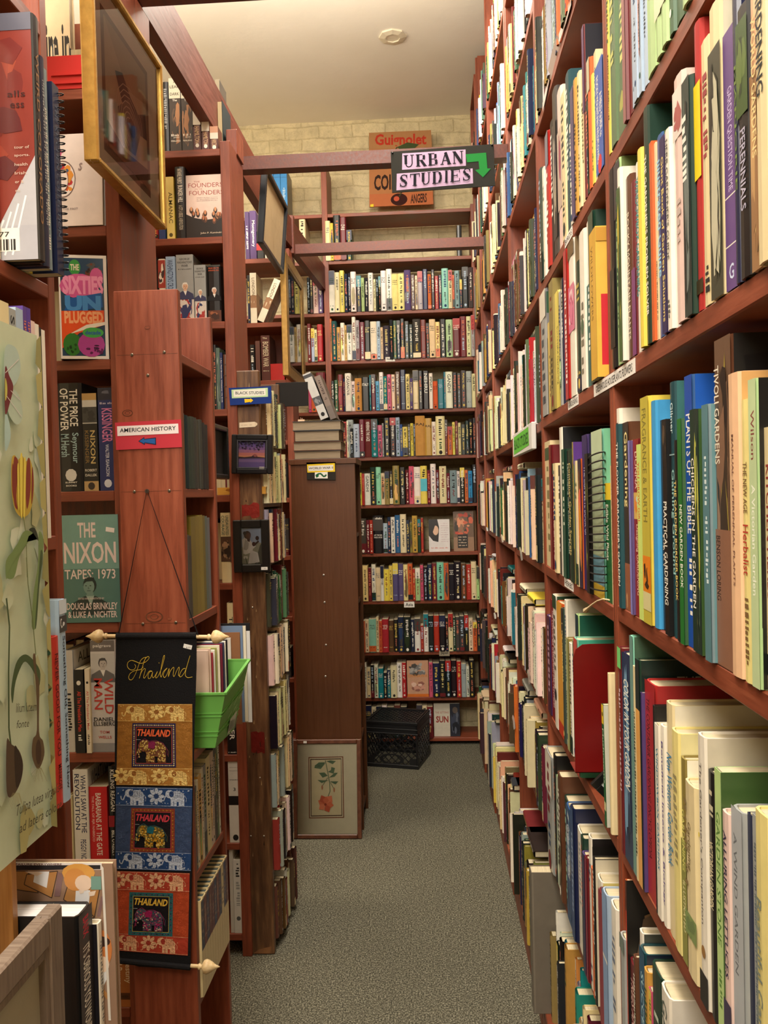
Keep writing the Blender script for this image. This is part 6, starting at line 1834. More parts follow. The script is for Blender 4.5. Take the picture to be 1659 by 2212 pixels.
# plain black board beyond the blue sign
a, e = at_y(597, 879, 3.27), at_y(665, 825, 3.27)
mb = MB().mat('matte_cover', (26, 22, 20))
mb.box(a.x, e.x, 3.265, 3.27, a.z, e.z, bev=.0008)
tag(mb.build('black_board'), 'plain black board sticking out past the blue sign', 'board')

# box sign of the right-hand wall (white box, green lettered card), projecting from the shelf edge
X_ = 0.318
A, B_ = at_x(1110, 946, X_), at_x(1151, 921, X_)
y0_, y1_ = B_.y, A.y
zb, zt = at_x(1111, 988, X_).z, at_x(1110, 940, X_).z
mb = MB().mat('paper', (216, 214, 210))
cy, cz = (y0_ + y1_) / 2, (zb + zt) / 2
hy, hz = (y1_ - y0_) / 2, (zt - zb) / 2
mb.box(-0.004, 0.010, -hy, hy, -hz, hz, bev=.002)
o = mb.build('box_sign', None, (X_, cy, cz))
tag(o, 'white-edged box sign with a bright green card on a right-hand shelf edge', 'sign')
mb = MB()
pc = Pic(mb, (-0.004, hy, 0), (0, -1, 0), (0, 0, 1), 'paper', .0002)
pc.poly([(hy * .12, -hz * .82), (hy * 1.75, -hz * .6), (hy * 1.72, hz * .8), (hy * .15, hz * .72)], (104, 190, 66))
pc.text('BLACK STUDIES', hy * .2, -hz * .45, hy * 1.68, hz * .45, (50, 84, 40), bold=.02)
mb.build('lettering_card', o)


def shelf_label(label, s, X, px0, px1, py, Zc, hgt, name='shelf_label'):
    """a paper strip stuck on the front edge of a right-hand shelf"""
    ya_, yb_ = y_of(px0, X, Zc), y_of(px1, X, Zc)
    w_ = ya_ - yb_
    mb = MB().mat('paper', (222, 216, 208))
    mb.box(-0.0008, 0.0, -w_, 0, -hgt / 2, hgt / 2)
    pc = Pic(mb, (-0.0008, 0, 0), (0, -1, 0), (0, 0, 1), 'paper', .0001)
    pc.text(s, w_ * .06, -hgt * .28, w_ * .95, hgt * .28, (60, 56, 54))
    o = mb.build(name, None, (X - 0.0003, ya_, Zc))
    return tag(o, label, 'label', 'paper labels on shelf edges')


shelf_label('long white paper label reading GREENHOUSE HOUSEPLANTS FLOWERS across the near post', 'GREENHOUSE HOUSEPLANTS FLOWERS', 0.3298, 1284, 1373, 800, 1.797, 0.024)
shelf_label('short white paper label reading GARDENING on a shelf edge', 'GARDENING', 0.3298, 1228, 1250, 860, 1.801, 0.022)
shelf_label('short white paper label reading HERBS on a lower shelf edge', 'HERBS', 0.3298, 1220, 1239, 1260, 1.374, 0.022)
shelf_label('small white paper label high on the second bay shelf edge', 'BIRDS', 0.3298, 1221, 1237, 505, 2.18, 0.022)

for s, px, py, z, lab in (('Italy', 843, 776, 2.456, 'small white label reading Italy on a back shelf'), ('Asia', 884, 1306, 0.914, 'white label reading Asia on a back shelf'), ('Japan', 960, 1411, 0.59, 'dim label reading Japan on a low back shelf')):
    c = at_y(px, py, 5.296)
    w_, h_ = (.066, .036) if s != 'Italy' else (.06, .028)
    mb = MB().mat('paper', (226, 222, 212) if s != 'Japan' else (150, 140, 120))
    mb.box(-w_ / 2, w_ / 2, -.0012, 0, -h_ / 2, h_ / 2)
    pc = Pic(mb, (0, -.0012, 0), (1, 0, 0), (0, 0, 1))
    pc.text(s, -w_ * .36, -h_ * .28, w_ * .36, h_ * .3, (40, 38, 38), bold=.015)
    tag(mb.build('shelf_label', None, (c.x, 5.297, c.z)), lab, 'label', 'paper labels on shelf edges')

# curling paper tags under the right-hand shelf edges
for px, py, X, s, tilt, lab in ((1128, 1196, .318, .030, .25, 'crumpled white paper tag hanging below a mid-height shelf, largest of the tags'), (1145, 1462, .318, .030, -.3, 'torn white paper tag with faint letters on the right'), (1112, 1560, .312, .030, .3, 'curled white paper tag low on the right'),
                               (1087, 1163, .312, .022, .1, 'narrow white paper tag, higher of two small ones'), (1071, 1330, .306, .018, .35, 'tiny white paper tag, lower of two small ones'), (1054, 1143, .302, .014, 0, 'smallest paper tag near the corner')):
    p = at_x(px, py, X)
    mb = MB().mat('paper', (214, 210, 200))
    nn = 5
    P = []
    for i in range(nn):
        for j in range(nn):
            a, b2 = i / (nn - 1) - .5, j / (nn - 1) - .5
            P.append((-0.004 - .006 * math.sin(3 * a + 2 * b2) - .012 * max(0, b2) * abs(a), -a * s * 1.5 + tilt * b2 * s, b2 * s * 1.5))
    P2 = [(x + .0006, y, z) for x, y, z in P]
    fs = [(i * nn + j, (i + 1) * nn + j, (i + 1) * nn + j + 1, i * nn + j + 1) for i in range(nn - 1) for j in range(nn - 1)]
    n2 = nn * nn
    mb.mesh(P + P2, fs + [tuple(n2 + k for k in f[::-1]) for f in fs])
    pc = Pic(mb, (-.0125, s * .5, 0), (0, -1, tilt * .3), (0, 0, 1))
    pc.marks(s * .2, -s * .1, s * .9, s * .08, (120, 116, 110), rng, None, False)
    tag(mb.build('paper_tag', None, p), lab, 'tag', 'paper tags on the right-hand shelves')
# ribbon bookmark and peeling tape
mb = MB().mat('paper', (214, 190, 150))
P = [at_x(px, py, .314) for px, py in ((1316, 1296), (1303, 1294), (1290, 1298), (1279, 1306), (1270, 1314), (1265, 1319))]
mb.tube(P, [.0014, .0014, .0015, .002, .003, .006], 6)
tag(mb.build('ribbon'), 'pale frayed ribbon curling over a right-hand shelf edge', 'ribbon')
mb = MB().mat('paper', (206, 190, 180))
P = [at_x(px, py, .326) for px, py in ((1233, 0), (1222, 40), (1207, 85), (1195, 125), (1186, 165), (1178, 205), (1172, 232))]
for i in range(len(P) - 1):
    a, b2 = P[i], P[i + 1]
    w_ = Vector((-.004 if i in (2, 3) else 0, 0, .011))
    mb.face([a - w_, b2 - w_, b2 + w_, a + w_])
    mb.face([a + w_ + Vector((.001, 0, 0)), b2 + w_ + Vector((.001, 0, 0)), b2 - w_ + Vector((.001, 0, 0)), a - w_ + Vector((.001, 0, 0))])
tag(mb.build('edging_strip'), 'pale peeling edge strip on the highest shelf of the second bay', 'strip')

# red metal bookend with a square opening, and a small black frame behind it
Yb = y_of(1243, .30, 1.2)
bx = .296
w_, h_ = .112, .255
mb = MB().mat('lacquer', (110, 14, 14))
z0 = at_x(1250, 1683, bx).z
z1 = at_x(1250, 1405, bx).z
z0 = max(z0, .9605)
h_ = z1 - z0
prof = [(0, 0), (0, h_ - .03), (.006, h_ - .012), (.02, h_ - .002), (.035, h_), (.15, h_), (.15, h_ - .02)]
outer = [(0, 0.0), (0, h_ - .03), (.006, h_ - .011), (.02, h_ - .001), (.035, h_), (.16, h_), (.16, h_ * .68), (.115, h_ * .67), (.082, h_ * .60), (.075, h_ * .5), (.075, 0.0)]
n = len(outer)
P = [(a, 0, b2) for a, b2 in outer] + [(a, .002, b2) for a, b2 in outer]
mb.mesh(P, [tuple(range(n)), tuple(range(2 * n - 1, n - 1, -1))] + [(i, (i + 1) % n, n + (i + 1) % n, n + i) for i in range(n)])
mb.box(0, .075, 0, .07, 0, .0016)
tag(mb.build('bookend', None, (bx, Yb, z0)), 'dark red metal bookend with a rounded corner on the right-hand shelf', 'bookend')
root = thing('picture_frame', 'small black frame lying tilted behind the red bookend', 'picture frame', (.300, 1.64, 1.024))
mb = MB().mat('lacquer', (22, 20, 20))
M_ = Matrix.Rotation(.8, 4, 'Y')
for q in ((0, .014, 0, .01, 0, .11), (.066, .08, 0, .01, 0, .11), (.014, .066, 0, .01, 0, .014), (.014, .066, 0, .01, .096, .11)):
    mb.box(*q, M=M_, bev=.001)
mb.build('frame', root)
mb = MB().mat('paper', (216, 220, 214))
mb.box(.014, .066, .004, .008, .014, .096, M=M_)
mb.build('print', root)
Ym = y_of(1300, .318, 1.1)
book('green guide with a yellow top lettered Mushrooms, leaning by the near post', (.318, 1.60, .9608), -math.pi / 2, .017, .23, .14, 'g', 0, [('bg', 0, 1, (22, 96, 54)), ('bg', .84, 1, (238, 200, 46)), ('dot', .92, K_), ('t', 'Mushrooms', .35, .80, (200, 220, 190), .2, .8), ('bg', .13, .2, (210, 200, 150))], plain_front((190, 190, 176)), None, 1, GB, -.06)
book('cream book against the near post beside the green guide', (.322, 1.566, .9608), -math.pi / 2, .014, .30, .16, 'c', 1, [], None, None, 1, GB)
# big grey volume at the bottom of the second bay
mb = None
a, e = at_y(1147, 1885, 2.385), at_y(1199, 2171, 2.385)
cover_book('big grey-brown volume standing crosswise at the foot of the second bay', (a.x, 2.385, .1008), e.x - a.x + .13, a.z - .101, .05, (112, 104, 92), lambda pc, w, h, r_: pc.rect(.002, .002, .006, h - .002, (126, 118, 104)), 0, 0, None, (100, 92, 82))

# white tag on the old post
o, L = sign_board('luggage_tag', 'small white shipping tag pinned on the old brown post', 'tag', ((517, 913), (550, 911), (551, 922), (517, 924)), 2.8615, .0006, (222, 206, 180))
card_part(o, 'point', lambda pc: (pc.poly([L(*p) for p in ((550, 911), (556, 914), (556, 918), (551, 922))], (214, 196, 168)), pc.marks(*L(521, 919), *L(545, 917), (170, 140, 110), rng, None, False)))


# ================================================================== pictures
def framed(label, M, w, h, fw, depth, fmat, fcol, draw, group=None, glass=False, inner=None, cat='picture', name='framed_picture', bevel=.003):
    root = thing(name, label, cat, (0, 0, 0), 0, group)
    root.matrix_world = M
    mb = MB().mat(fmat, fcol)
    for q in ((0, fw, 0, depth, 0, h), (w - fw, w, 0, depth, 0, h), (fw, w - fw, 0, depth, 0, fw), (fw, w - fw, 0, depth, h - fw, h)):
        mb.box(*q, bev=bevel)
    mb.build('frame', root)
    if inner:
        mb = MB().mat(inner[0], inner[1])
        g = fw * .28
        for q in ((fw, fw + g, .002, depth, fw, h - fw), (w - fw - g, w - fw, .002, depth, fw, h - fw), (fw + g, w - fw - g, .002, depth, fw, fw + g), (fw + g, w - fw - g, .002, depth, h - fw - g, h - fw)):
            mb.box(*q, bev=.001)
        mb.build('inner_moulding', root)
    mb = MB()
    pc = Pic(mb, (0, depth * .55, 0), (1, 0, 0), (0, 0, 1), 'picture_print', .00015)
    draw(pc, w, h, random.Random(int(w * 1e4)))
    mb.build('print', root)
    mb = MB().mat('paper', (120, 100, 80))
    mb.box(fw * .5, w - fw * .5, depth * .7, depth - .001, fw * .5, h - fw * .5)
    mb.build('backing', root)
    if glass:
        mb = MB().mat('picture_glass')
        mb.mesh([(fw * .8, depth * .25, fw * .8), (w - fw * .8, depth * .25, fw * .8), (w - fw * .8, depth * .25, h - fw * .8), (fw * .8, depth * .25, h - fw * .8)], [(0, 1, 2, 3)])
        mb.build('glass', root)
    return root


def hang_x(X, y0, y1, z0):
    """matrix of a picture hung in the plane X, facing +X (towards the aisle), left edge nearest"""
    return Matrix.Translation((X, y0, z0)) @ Matrix.Rotation(math.pi / 2, 4, 'Z')


def d_gold(pc, w, h, rng):
    pc.rect(0, 0, w, h, (216, 202, 182))
    pc.rect(w * .17, h * .13, w * .83, h * .87, (128, 100, 86))
    pc.rect(w * .21, h * .165, w * .79, h * .835, (190, 168, 140))
    pc.poly([(w * .21, h * .835), (w * .5, h * .60), (w * .79, h * .66), (w * .79, h * .835)], (170, 146, 118))
    pc.poly([(w * .34, h * .62), (w * .44, h * .66), (w * .55, h * .58), (w * .66, h * .54), (w * .78, h * .60), (w * .79, h * .45), (w * .6, h * .42), (w * .42, h * .5)], (66, 62, 66))
    pc.poly([(w * .36, h * .44), (w * .52, h * .56), (w * .7, h * .46), (w * .6, h * .28), (w * .42, h * .26)], (110, 100, 92))
    for k in range(7):
        r_ = .05 + .025 * k
        pc.line([(w * (.52 + r_ * math.cos(t)), h * (.40 + r_ * 1.1 * math.sin(t))) for t in [i * .5 for i in range(0, 10)]], .002, (196, 184, 164))
    pc.ell(w * .55, h * .41, w * .05, h * .05, (60, 52, 50))
    pc.poly([(w * .21, h * .165), (w * .79, h * .165), (w * .79, h * .28), (w * .45, h * .24), (w * .21, h * .3)], (96, 66, 46))


framed('large thin gold-framed picture hanging high at upper left, edge on', hang_x(-.655, 1.665, 2.11, 2.292), .445, .415, .012, .030, 'gilt', (206, 166, 84), d_gold, glass=True)


def d_back(pc, w, h, rng):
    pc.rect(0, 0, w, h, (176, 152, 116))
    for k in range(8):
        pc.line([(w * rng.uniform(.1, .9), h * rng.uniform(.1, .9)), (w * rng.uniform(.1, .9), h * rng.uniform(.1, .9))], .0012, (156, 132, 98))


Mt = Matrix.Translation((-.672, 3.46, 2.665)) @ Matrix.Rotation(math.pi / 2, 4, 'Z') @ Matrix.Rotation(.09, 4, 'X')
framed('dark-edged brown backing of a picture hanging from the long beam', Mt, .5, .32, .018, .028, 'lacquer', (30, 34, 40), d_back)


def d_dark(pc, w, h, rng):
    pc.rect(0, 0, w, h, (84, 72, 58))
    pc.rect(w * .2, h * .12, w * .8, h * .88, (60, 48, 38))
    pc.blotch(w * .2, h * .14, w * .8, h * .86, [(76, 60, 46), (50, 40, 34), (90, 74, 56)], rng, 20, .2)


framed('tall gold-framed picture with glass, hanging beyond the dark-backed one', hang_x(-.668, 4.0, 4.6, 2.19), .56, .60, .05, .03, 'gilt', (176, 138, 76), d_dark, glass=True, inner=('gilt', (120, 92, 50)))

# tulip poster hung in front of the near left shelf
Xp = -.58
zt, zb = 1.851, 1.115
yF, yN = 1.216, .74
mb = MB().mat('picture_print', (196, 206, 176))
mb.box(-.004, 0, yN - yF, 0, zb - zt, 0)
pc = Pic(mb, (0, 0, 0), (0, 1, 0), (0, 0, 1), 'picture_print', .00008)
T = lambda px, py: (at_x(px, py, Xp).y - yF, at_x(px, py, Xp).z - zt)
wr = random.Random(9)
W_p = yF - yN
for _ in range(70):
    a, b2 = -wr.uniform(0, W_p), (zb - zt) * wr.uniform(0, 1)
    r_ = wr.uniform(.008, .028)
    pts = [(min(0, max(-W_p, a + r_ * wr.uniform(.4, 1) * math.cos(t * .8))), min(0, max(zb - zt, b2 + 1.6 * r_ * wr.uniform(.4, 1) * math.sin(t * .8)))) for t in range(8)]
    pc.poly(pts, wr.choice([(208, 214, 190), (186, 186, 142), (214, 220, 200), (176, 168, 112), (200, 208, 178)]))
for k in range(14):            # mottled olive edge along the far side
    z_ = (zb - zt) * k / 14
    pc.poly([(0, z_), (-.012 - wr.uniform(0, .014), z_ - .01), (-.010 - wr.uniform(0, .012), z_ - .045), (0, z_ - .055)], wr.choice([(164, 156, 96), (150, 146, 92), (176, 166, 104)]))
A1 = lambda x, y: T(x / 3.4, 600 + y / 3.4)      # crop of the upper part
A2 = lambda x, y: T(x / 2.95, 1150 + y / 2.95)   # crop of the lower part
for q, c in ((((0, 520), (60, 500), (100, 560), (115, 680), (70, 790), (0, 800)), (176, 196, 184)), (((60, 820), (110, 880), (130, 1020), (90, 1080), (30, 1010), (20, 900)), (180, 196, 176)), (((0, 1000), (30, 1060), (40, 1180), (0, 1270)), (170, 196, 190)),
             (((0, 660), (30, 720), (60, 800), (40, 900), (0, 1000)), (110, 40, 44)), (((0, 740), (14, 790), (14, 860), (0, 900)), (196, 190, 90))):
    pc.spoly([A1(*p) for p in q], c)
for p0, p1 in (((0, 700), (100, 600)), ((10, 870), (120, 1020)), ((40, 830), (110, 900))):
    pc.line([A1(*p0), A1(*p1)], .0012, (216, 206, 200))
# the striped tulip
pc.spoly([A1(*p) for p in ((45, 1340), (70, 1305), (90, 1340), (125, 1310), (150, 1350), (180, 1330), (205, 1420), (212, 1560), (190, 1700), (150, 1755), (110, 1755), (70, 1700), (45, 1560))], (190, 160, 60))
for q in (((60, 1350), (80, 1320), (95, 1380), (80, 1600), (90, 1700), (62, 1640)), ((160, 1350), (182, 1345), (185, 1560), (160, 1700), (150, 1560)), ((48, 1400), (58, 1380), (64, 1620), (50, 1560)), ((196, 1400), (206, 1440), (206, 1560), (192, 1660))):
    pc.spoly([A1(*p) for p in q], (130, 52, 36))
for q in (((105, 1340), (125, 1325), (122, 1740), (108, 1700)), ((135, 1350), (150, 1370), (142, 1740), (130, 1740)), ((85, 1400), (96, 1390), (100, 1690), (90, 1660))):
    pc.spoly([A1(*p) for p in q], (226, 204, 84))
pc.line([A1(130, 1755), A1(150, 1900), A1(158, 2200)], .0022, (110, 120, 70))
GR, GD = (116, 138, 84), (70, 88, 54)
pc.spoly([A1(*p) for p in ((240, 1920), (205, 1850), (150, 1880), (60, 1990), (10, 2110), (0, 2200), (60, 2200), (100, 2050), (160, 1950), (220, 1860))], GR)
pc.spoly([A1(*p) for p in ((245, 1940), (215, 1840), (170, 1850), (205, 1880))], (44, 52, 36))
pc.spoly([A2(*p) for p in ((150, 0), (120, 90), (60, 170), (20, 240), (0, 300), (0, 180), (60, 100), (110, 0))], GR)
pc.spoly([A2(*p) for p in ((210, 0), (240, 40), (236, 160), (215, 330), (195, 590), (165, 600), (175, 400), (205, 200))], GR)
pc.spoly([A2(*p) for p in ((222, 120), (236, 160), (215, 330), (195, 590), (186, 580), (206, 320))], GD)
pc.line([A2(130, 160), A2(140, 330), A2(170, 560), A2(190, 780)], .0026, (104, 116, 70))
pc.line([A2(0, 420), A2(20, 600), A2(14, 900), A2(16, 1250), A2(30, 1370)], .004, GD)
pc.spoly([A2(*p) for p in ((212, 980), (216, 880), (160, 800), (110, 780), (60, 840), (30, 1000), (40, 1090), (60, 950), (110, 830), (150, 850), (190, 920))], GD)
pc.spoly([A2(*p) for p in ((186, 780), (196, 900), (212, 970), (210, 1270), (236, 1330), (244, 1420), (205, 1510), (165, 1430), (170, 1320), (196, 1260), (190, 980), (170, 800))], (96, 76, 52))
pc.ell(*A2(206, 1400), .0085, .018, (70, 50, 36))
pc.spoly([A2(*p) for p in ((0, 1330), (30, 1350), (80, 1390), (106, 1480), (90, 1590), (40, 1680), (0, 1650))], (84, 66, 48))
pc.spoly([A2(*p) for p in ((50, 1370), (80, 1400), (104, 1480), (90, 1580), (60, 1620))], (54, 40, 30))
for k in range(16):
    a0 = 20 + k * 6
    pc.line([A2(40 + k * 2, 1660), A2(10 + k * 6, 1720 + (k % 4) * 14)], .0005, (170, 160, 110))
    pc.line([A2(196 + k, 1500), A2(160 + k * 6, 1540 + (k % 4) * 16)], .0005, (150, 140, 90))


def slant(s, tl, tr, bl, col):
    a, b2, c = A2(*tl), A2(*tr), A2(*bl)
    vs, fs = text_geo(s, 0.0, .35)
    pc._go(col, None)
    mb.mesh([pc.P(c[0] + x * (b2[0] - a[0]) + y * (a[0] - c[0]), c[1] + x * (b2[1] - a[1]) + y * (a[1] - c[1])) for x, y in vs], fs)


INK = (70, 66, 46)
slant('lilium luteum', (44, 1090), (180, 1080), (48, 1150), INK)
slant('fonte', (48, 1200), (130, 1190), (52, 1250), INK)
slant('Tulipa lutea virgulis', (50, 1740), (330, 1590), (52, 1830), INK)
slant('ad latera colore', (64, 1860), (340, 1700), (70, 1920), INK)
tag(mb.build('tulip_poster', None, (Xp, yF, zt)), 'large pale green botanical poster of a striped tulip and bulbs', 'poster')

# display bin below it: oak panel, picture, and two books and a cartoon album
root = thing('display_bin', 'oak display bin under the tulip poster', 'display bin', (-.57, 1.18, 0))
for nm, q in (('front_panel', (-.645, -.592, 1.112, 1.128, 0, 1.20)), ('floor_panel', (-.645, -.470, 1.128, 1.245, .68, .70)), ('side_panel', (-.645, -.630, 1.128, 1.245, 0, .9)), ('back_panel', (-.645, -.470, 1.245, 1.26, 0, .78)), ('rail', (-.484, -.470, 1.128, 1.245, .5, .75))):
    mb = MB().mat('oak_panel')
    mb.box(*q, bev=.0015)
    sub(mb, nm, root)


def d_cartoon(pc, w, h, rng):
    L2 = lambda px, py: (at_y(px, py, 1.195).x - CO.x, at_y(px, py, 1.195).z - CO.z)
    Q = lambda x, y: L2(x / 5.53, 1820 + y / 5.53)
    pc.rect(0, 0, w, h, (150, 120, 100))
    pc.poly([Q(*p) for p in ((180, 240), (1215, 240), (1215, 325), (180, 325))], (226, 220, 220))
    pc.poly([Q(*p) for p in ((180, 272), (1200, 268), (1200, 318), (180, 330))], (36, 36, 42))
    quad = (Q(190, 248), Q(740, 244), Q(190, 272))
    pc.text('FAILURE EVERYWHERE', quad[2][0], quad[2][1], quad[1][0], quad[0][1], (90, 50, 60), bold=.02)
    DESK, LINE, PAPER_ = (176, 126, 74), (60, 46, 40), (222, 222, 226)
    for q in (((190, 340), (330, 340), (460, 600), (190, 560)), ((320, 380), (690, 340), (620, 660), (290, 500)), ((820, 480), (1190, 560), (1130, 890), (760, 680)), ((960, 720), (1130, 890), (1110, 900), (950, 830))):
        pc.poly([Q(*p) for p in q], DESK)
        pc.line([Q(*p) for p in (*q, q[0])], .0012, LINE)
    for q in (((420, 345), (590, 345), (560, 540), (400, 470)), ((910, 540), (1080, 570), (1060, 760), (900, 700)), ((1150, 1560), (1290, 1430), (1290, 1600), (1240, 1710))):
        pc.poly([Q(*p) for p in q], PAPER_)
    for q in (((690, 350), (760, 370), (720, 640), (650, 640)), ((1160, 880), (1210, 640), (1240, 640), (1200, 880))):
        pc.poly([Q(*p) for p in q], (130, 100, 100))
    pc.poly([Q(*p) for p in ((300, 345), (440, 345), (520, 360), (440, 400), (400, 380))], (226, 206, 190))
    pc.ell(*Q(940, 360), .025, .014, (214, 156, 76))
    pc.ell(*Q(900, 440), .017, .017, (206, 140, 70))
    pc.ell(*Q(1000, 480), .013, .012, (226, 200, 180))
    pc.poly([Q(*p) for p in ((1090, 400), (1210, 400), (1215, 560), (1090, 560))], (110, 150, 140))
    pc.poly([Q(*p) for p in ((940, 570), (1010, 560), (1000, 600), (960, 610))], (226, 206, 190))
    pc.poly([Q(*p) for p in ((1060, 590), (1150, 570), (1130, 630), (1070, 640))], (226, 206, 190))
    pc.ell(*Q(1215, 1270), .016, .029, (196, 120, 66))
    pc.ell(*Q(1230, 1450), .010, .012, (226, 200, 180))
    pc.ell(*Q(1210, 1180), .014, .008, (60, 40, 36))
    pc.poly([Q(*p) for p in ((960, 940), (1040, 970), (1050, 1060), (960, 1010))], (206, 180, 80))
    pc.poly([Q(*p) for p in ((1150, 1640), (1290, 1800), (1290, 1880), (1160, 1720))], DESK)
    pc.poly([Q(*p) for p in ((1210, 260), (1240, 300), (1330, 2120), (1300, 2120))], (220, 214, 206))


CO = at_y(22, 2380, 1.195)
CO.z = .7005
e = at_y(243, 1866, 1.195)
cover_book('large cartoon album standing on its long edge in the oak bin', (CO.x, 1.195, .7005), e.x - CO.x, e.z - .7005, .016, (150, 120, 100), d_cartoon)

a = at_y(171, 2000, 1.140)
book('white-paged book with a black spine in the oak bin', (a.x, 1.1305, .7006), math.pi / 2, .046, at_y(170, 1960, 1.16).z - .70, .12, 'k', 1, [('bg', 0, 1, (34, 32, 36)), ('t', "IT'S OBVIOUS YOU WON'T SURVIVE BY YOUR WITS", .08, .84, WHITE, .25, .75), ('t', 'BANX', .88, .97, (200, 50, 70), .3, .7)], None, None, 3, None, page=(226, 222, 220))
a = at_y(205, 2060, 1.168)
book('white book with crumpled spine behind the black one in the oak bin', (a.x, 1.1775, .7006), math.pi / 2, .016, at_y(205, 2005, 1.168).z - .70, .05, 'w', 1, [('m', .3, .9, (120, 120, 120))], None, lambda pc, d, h, r_: pc.rect(0, 0, d, h, (26, 24, 32)), 4, None)


def d_grey(pc, w, h, rng):
    pc.rect(0, 0, w, h, (166, 158, 138))
    pc.line([(w * .95, h), (w * .95, h * .1)], .004, (120, 110, 96))
    pc.rect(0, 0, w * .83, h * .70, (226, 220, 200))
    pc.rect(0, 0, w * .815, h * .685, (40, 46, 54))
    pc.blotch(0, 0, w * .81, h * .68, [(70, 74, 66), (30, 34, 42), (130, 120, 80)], rng, 16, .3)


Yg = [at_x(px, py, -.505) for px, py in ((0, 2095), (135, 1950), (152, 2010))]
framed('weathered grey picture frame leaning at the bottom left corner', hang_x(-.505, .66, 1.085, .62), Yg[1].y - .66, Yg[1].z - .62, .038, .022, 'weathered_frame', None, d_grey, inner=('weathered_frame', None), cat='picture frame', name='picture_frame')

# the two small pictures on the old post, and one edge on
ZC = lambda x, y: (440 + x / 5.531, 600 + y / 5.531)
p_tl, p_br = at_y(497, 938, 2.823), at_y(588, 1021, 2.823)
w_, h_ = p_br.x - p_tl.x, p_tl.z - p_br.z


def d_sunset(pc, w, h, rng):
    x0, x1, z0, z1 = 0, w * .80, h * .17, h * .83
    pc.rect(0, h * .1, w, h * .9, (30, 26, 30))
    for k, c in enumerate(((84, 66, 130), (110, 84, 150), (140, 100, 160), (176, 116, 150), (214, 130, 120), (230, 156, 110))):
        pc.rect(x0, z0 + (z1 - z0) * (.88 - .11 * k), x1, z0 + (z1 - z0) * (1 - .11 * k), c)
    pc.rect(x0, z0, x1, z0 + (z1 - z0) * .36, (112, 90, 150))
    pc.rect(x0, z0 + (z1 - z0) * .2, x1, z0 + (z1 - z0) * .3, (140, 110, 160))
    pc.poly([(x0, z0 + .33 * (z1 - z0)), (x0, z0 + .43 * (z1 - z0)), (w * .3, z0 + .39 * (z1 - z0)), (w * .48, z0 + .42 * (z1 - z0)), (w * .54, z0 + .5 * (z1 - z0)), (w * .58, z0 + .5 * (z1 - z0)), (w * .62, z0 + .41 * (z1 - z0)), (x1, z0 + .38 * (z1 - z0)), (x1, z0 + .35 * (z1 - z0))], (60, 36, 50))
    pc.ell(w * .57, z0 + .45 * (z1 - z0), w * .05, h * .03, (176, 100, 90))
    for _ in range(60):
        a, b2 = rng.uniform(x0, x1 - .005), z1 - abs(rng.gauss(0, .16)) * (z1 - z0)
        pc.ell(a, max(b2, z0 + .4 * (z1 - z0)), .0045 * rng.uniform(.4, 1), .002, (36, 28, 50), n=6)
    pc.rect(w * .68, h * .13, w * .8, h * .18, (196, 190, 176))


framed('black-framed sunset photograph hanging crooked on the old post', Matrix.Translation((p_tl.x, 2.823, p_br.z)) @ Matrix.Rotation(.035, 4, 'Y'), w_, h_, .018, .024, 'lacquer', (22, 22, 24), d_sunset, 'small pictures on the old post', glass=True, inner=('lacquer', (60, 60, 66)))
framed('thin black frame seen edge-on beside the dark pamphlets', hang_x(-.655, 2.50, 2.70, 1.665), .20, .17, .016, .03, 'lacquer', (20, 20, 20), lambda pc, w, h, r_: pc.rect(0, 0, w, h, (24, 22, 22)), 'small pictures on the old post')
p_tl, p_br = at_y(502, 1124, 2.823), at_y(583, 1236, 2.823)
w_, h_ = p_br.x - p_tl.x, p_tl.z - p_br.z


def d_man(pc, w, h, rng):
    x0, x1, z0, z1 = w * .2, w * .82, h * .16, h * .86
    Wd, Hd = x1 - x0, z1 - z0
    U = lambda a, b2: (x0 + a * Wd, z0 + b2 * Hd)
    pc.rect(0, 0, w, h, (24, 22, 22))
    pc.poly([U(0, 0), U(1, 0), U(1, 1), U(0, 1)], (160, 176, 200))
    pc.poly([U(0, 0), U(1, 0), U(1, .55), U(.7, .6), U(0, .45)], (150, 150, 130))
    pc.poly([U(.6, 0), U(1, 0), U(1, .62), U(.85, .5)], (84, 84, 70))
    pc.poly([U(.1, .28), U(.05, .66), U(.22, .74), U(.42, .66), U(.56, .5), U(.52, .36), U(.75, .3), U(.82, .05), U(.3, 0), U(.4, .3), U(.2, .26)], (214, 210, 204))
    pc.poly([U(.1, .4), U(.2, .68), U(.36, .56), U(.3, .36)], (176, 170, 164))
    pc.line([U(.3, .34), U(.62, .52)], Wd * .16, (220, 216, 210))
    pc.ell(*U(.3, .79), Wd * .16, Hd * .11, (70, 46, 38))
    pc.ell(*U(.34, .76), Wd * .11, Hd * .085, (96, 62, 48))
    pc.ell(*U(.18, .84), Wd * .07, Hd * .05, (50, 44, 44))
    pc.poly([U(.28, .69), U(.42, .69), U(.40, .6), U(.3, .62)], (76, 50, 40))
    for a in (.58, .74):
        pc.ell(*U(a, .54 + (a - .58)), Wd * .08, Hd * .06, (66, 44, 36))
    pc.line([U(.58, .5), U(.8, .62)], Wd * .07, (66, 44, 36))
    pc.line([U(.62, .62), U(.56, .75)], Wd * .012, (200, 196, 190))
    for a in (.14, .2, .26):
        pc.ell(*U(a, .18), Wd * .04, Hd * .04, (216, 214, 204))
    pc.line([U(.2, .18), U(.26, 0)], Wd * .03, (60, 70, 56))
    for k in range(5):
        pc.line([U(.42 + .06 * k, .3), U(.46 + .07 * k, .01)], Wd * .012, (170, 166, 160))


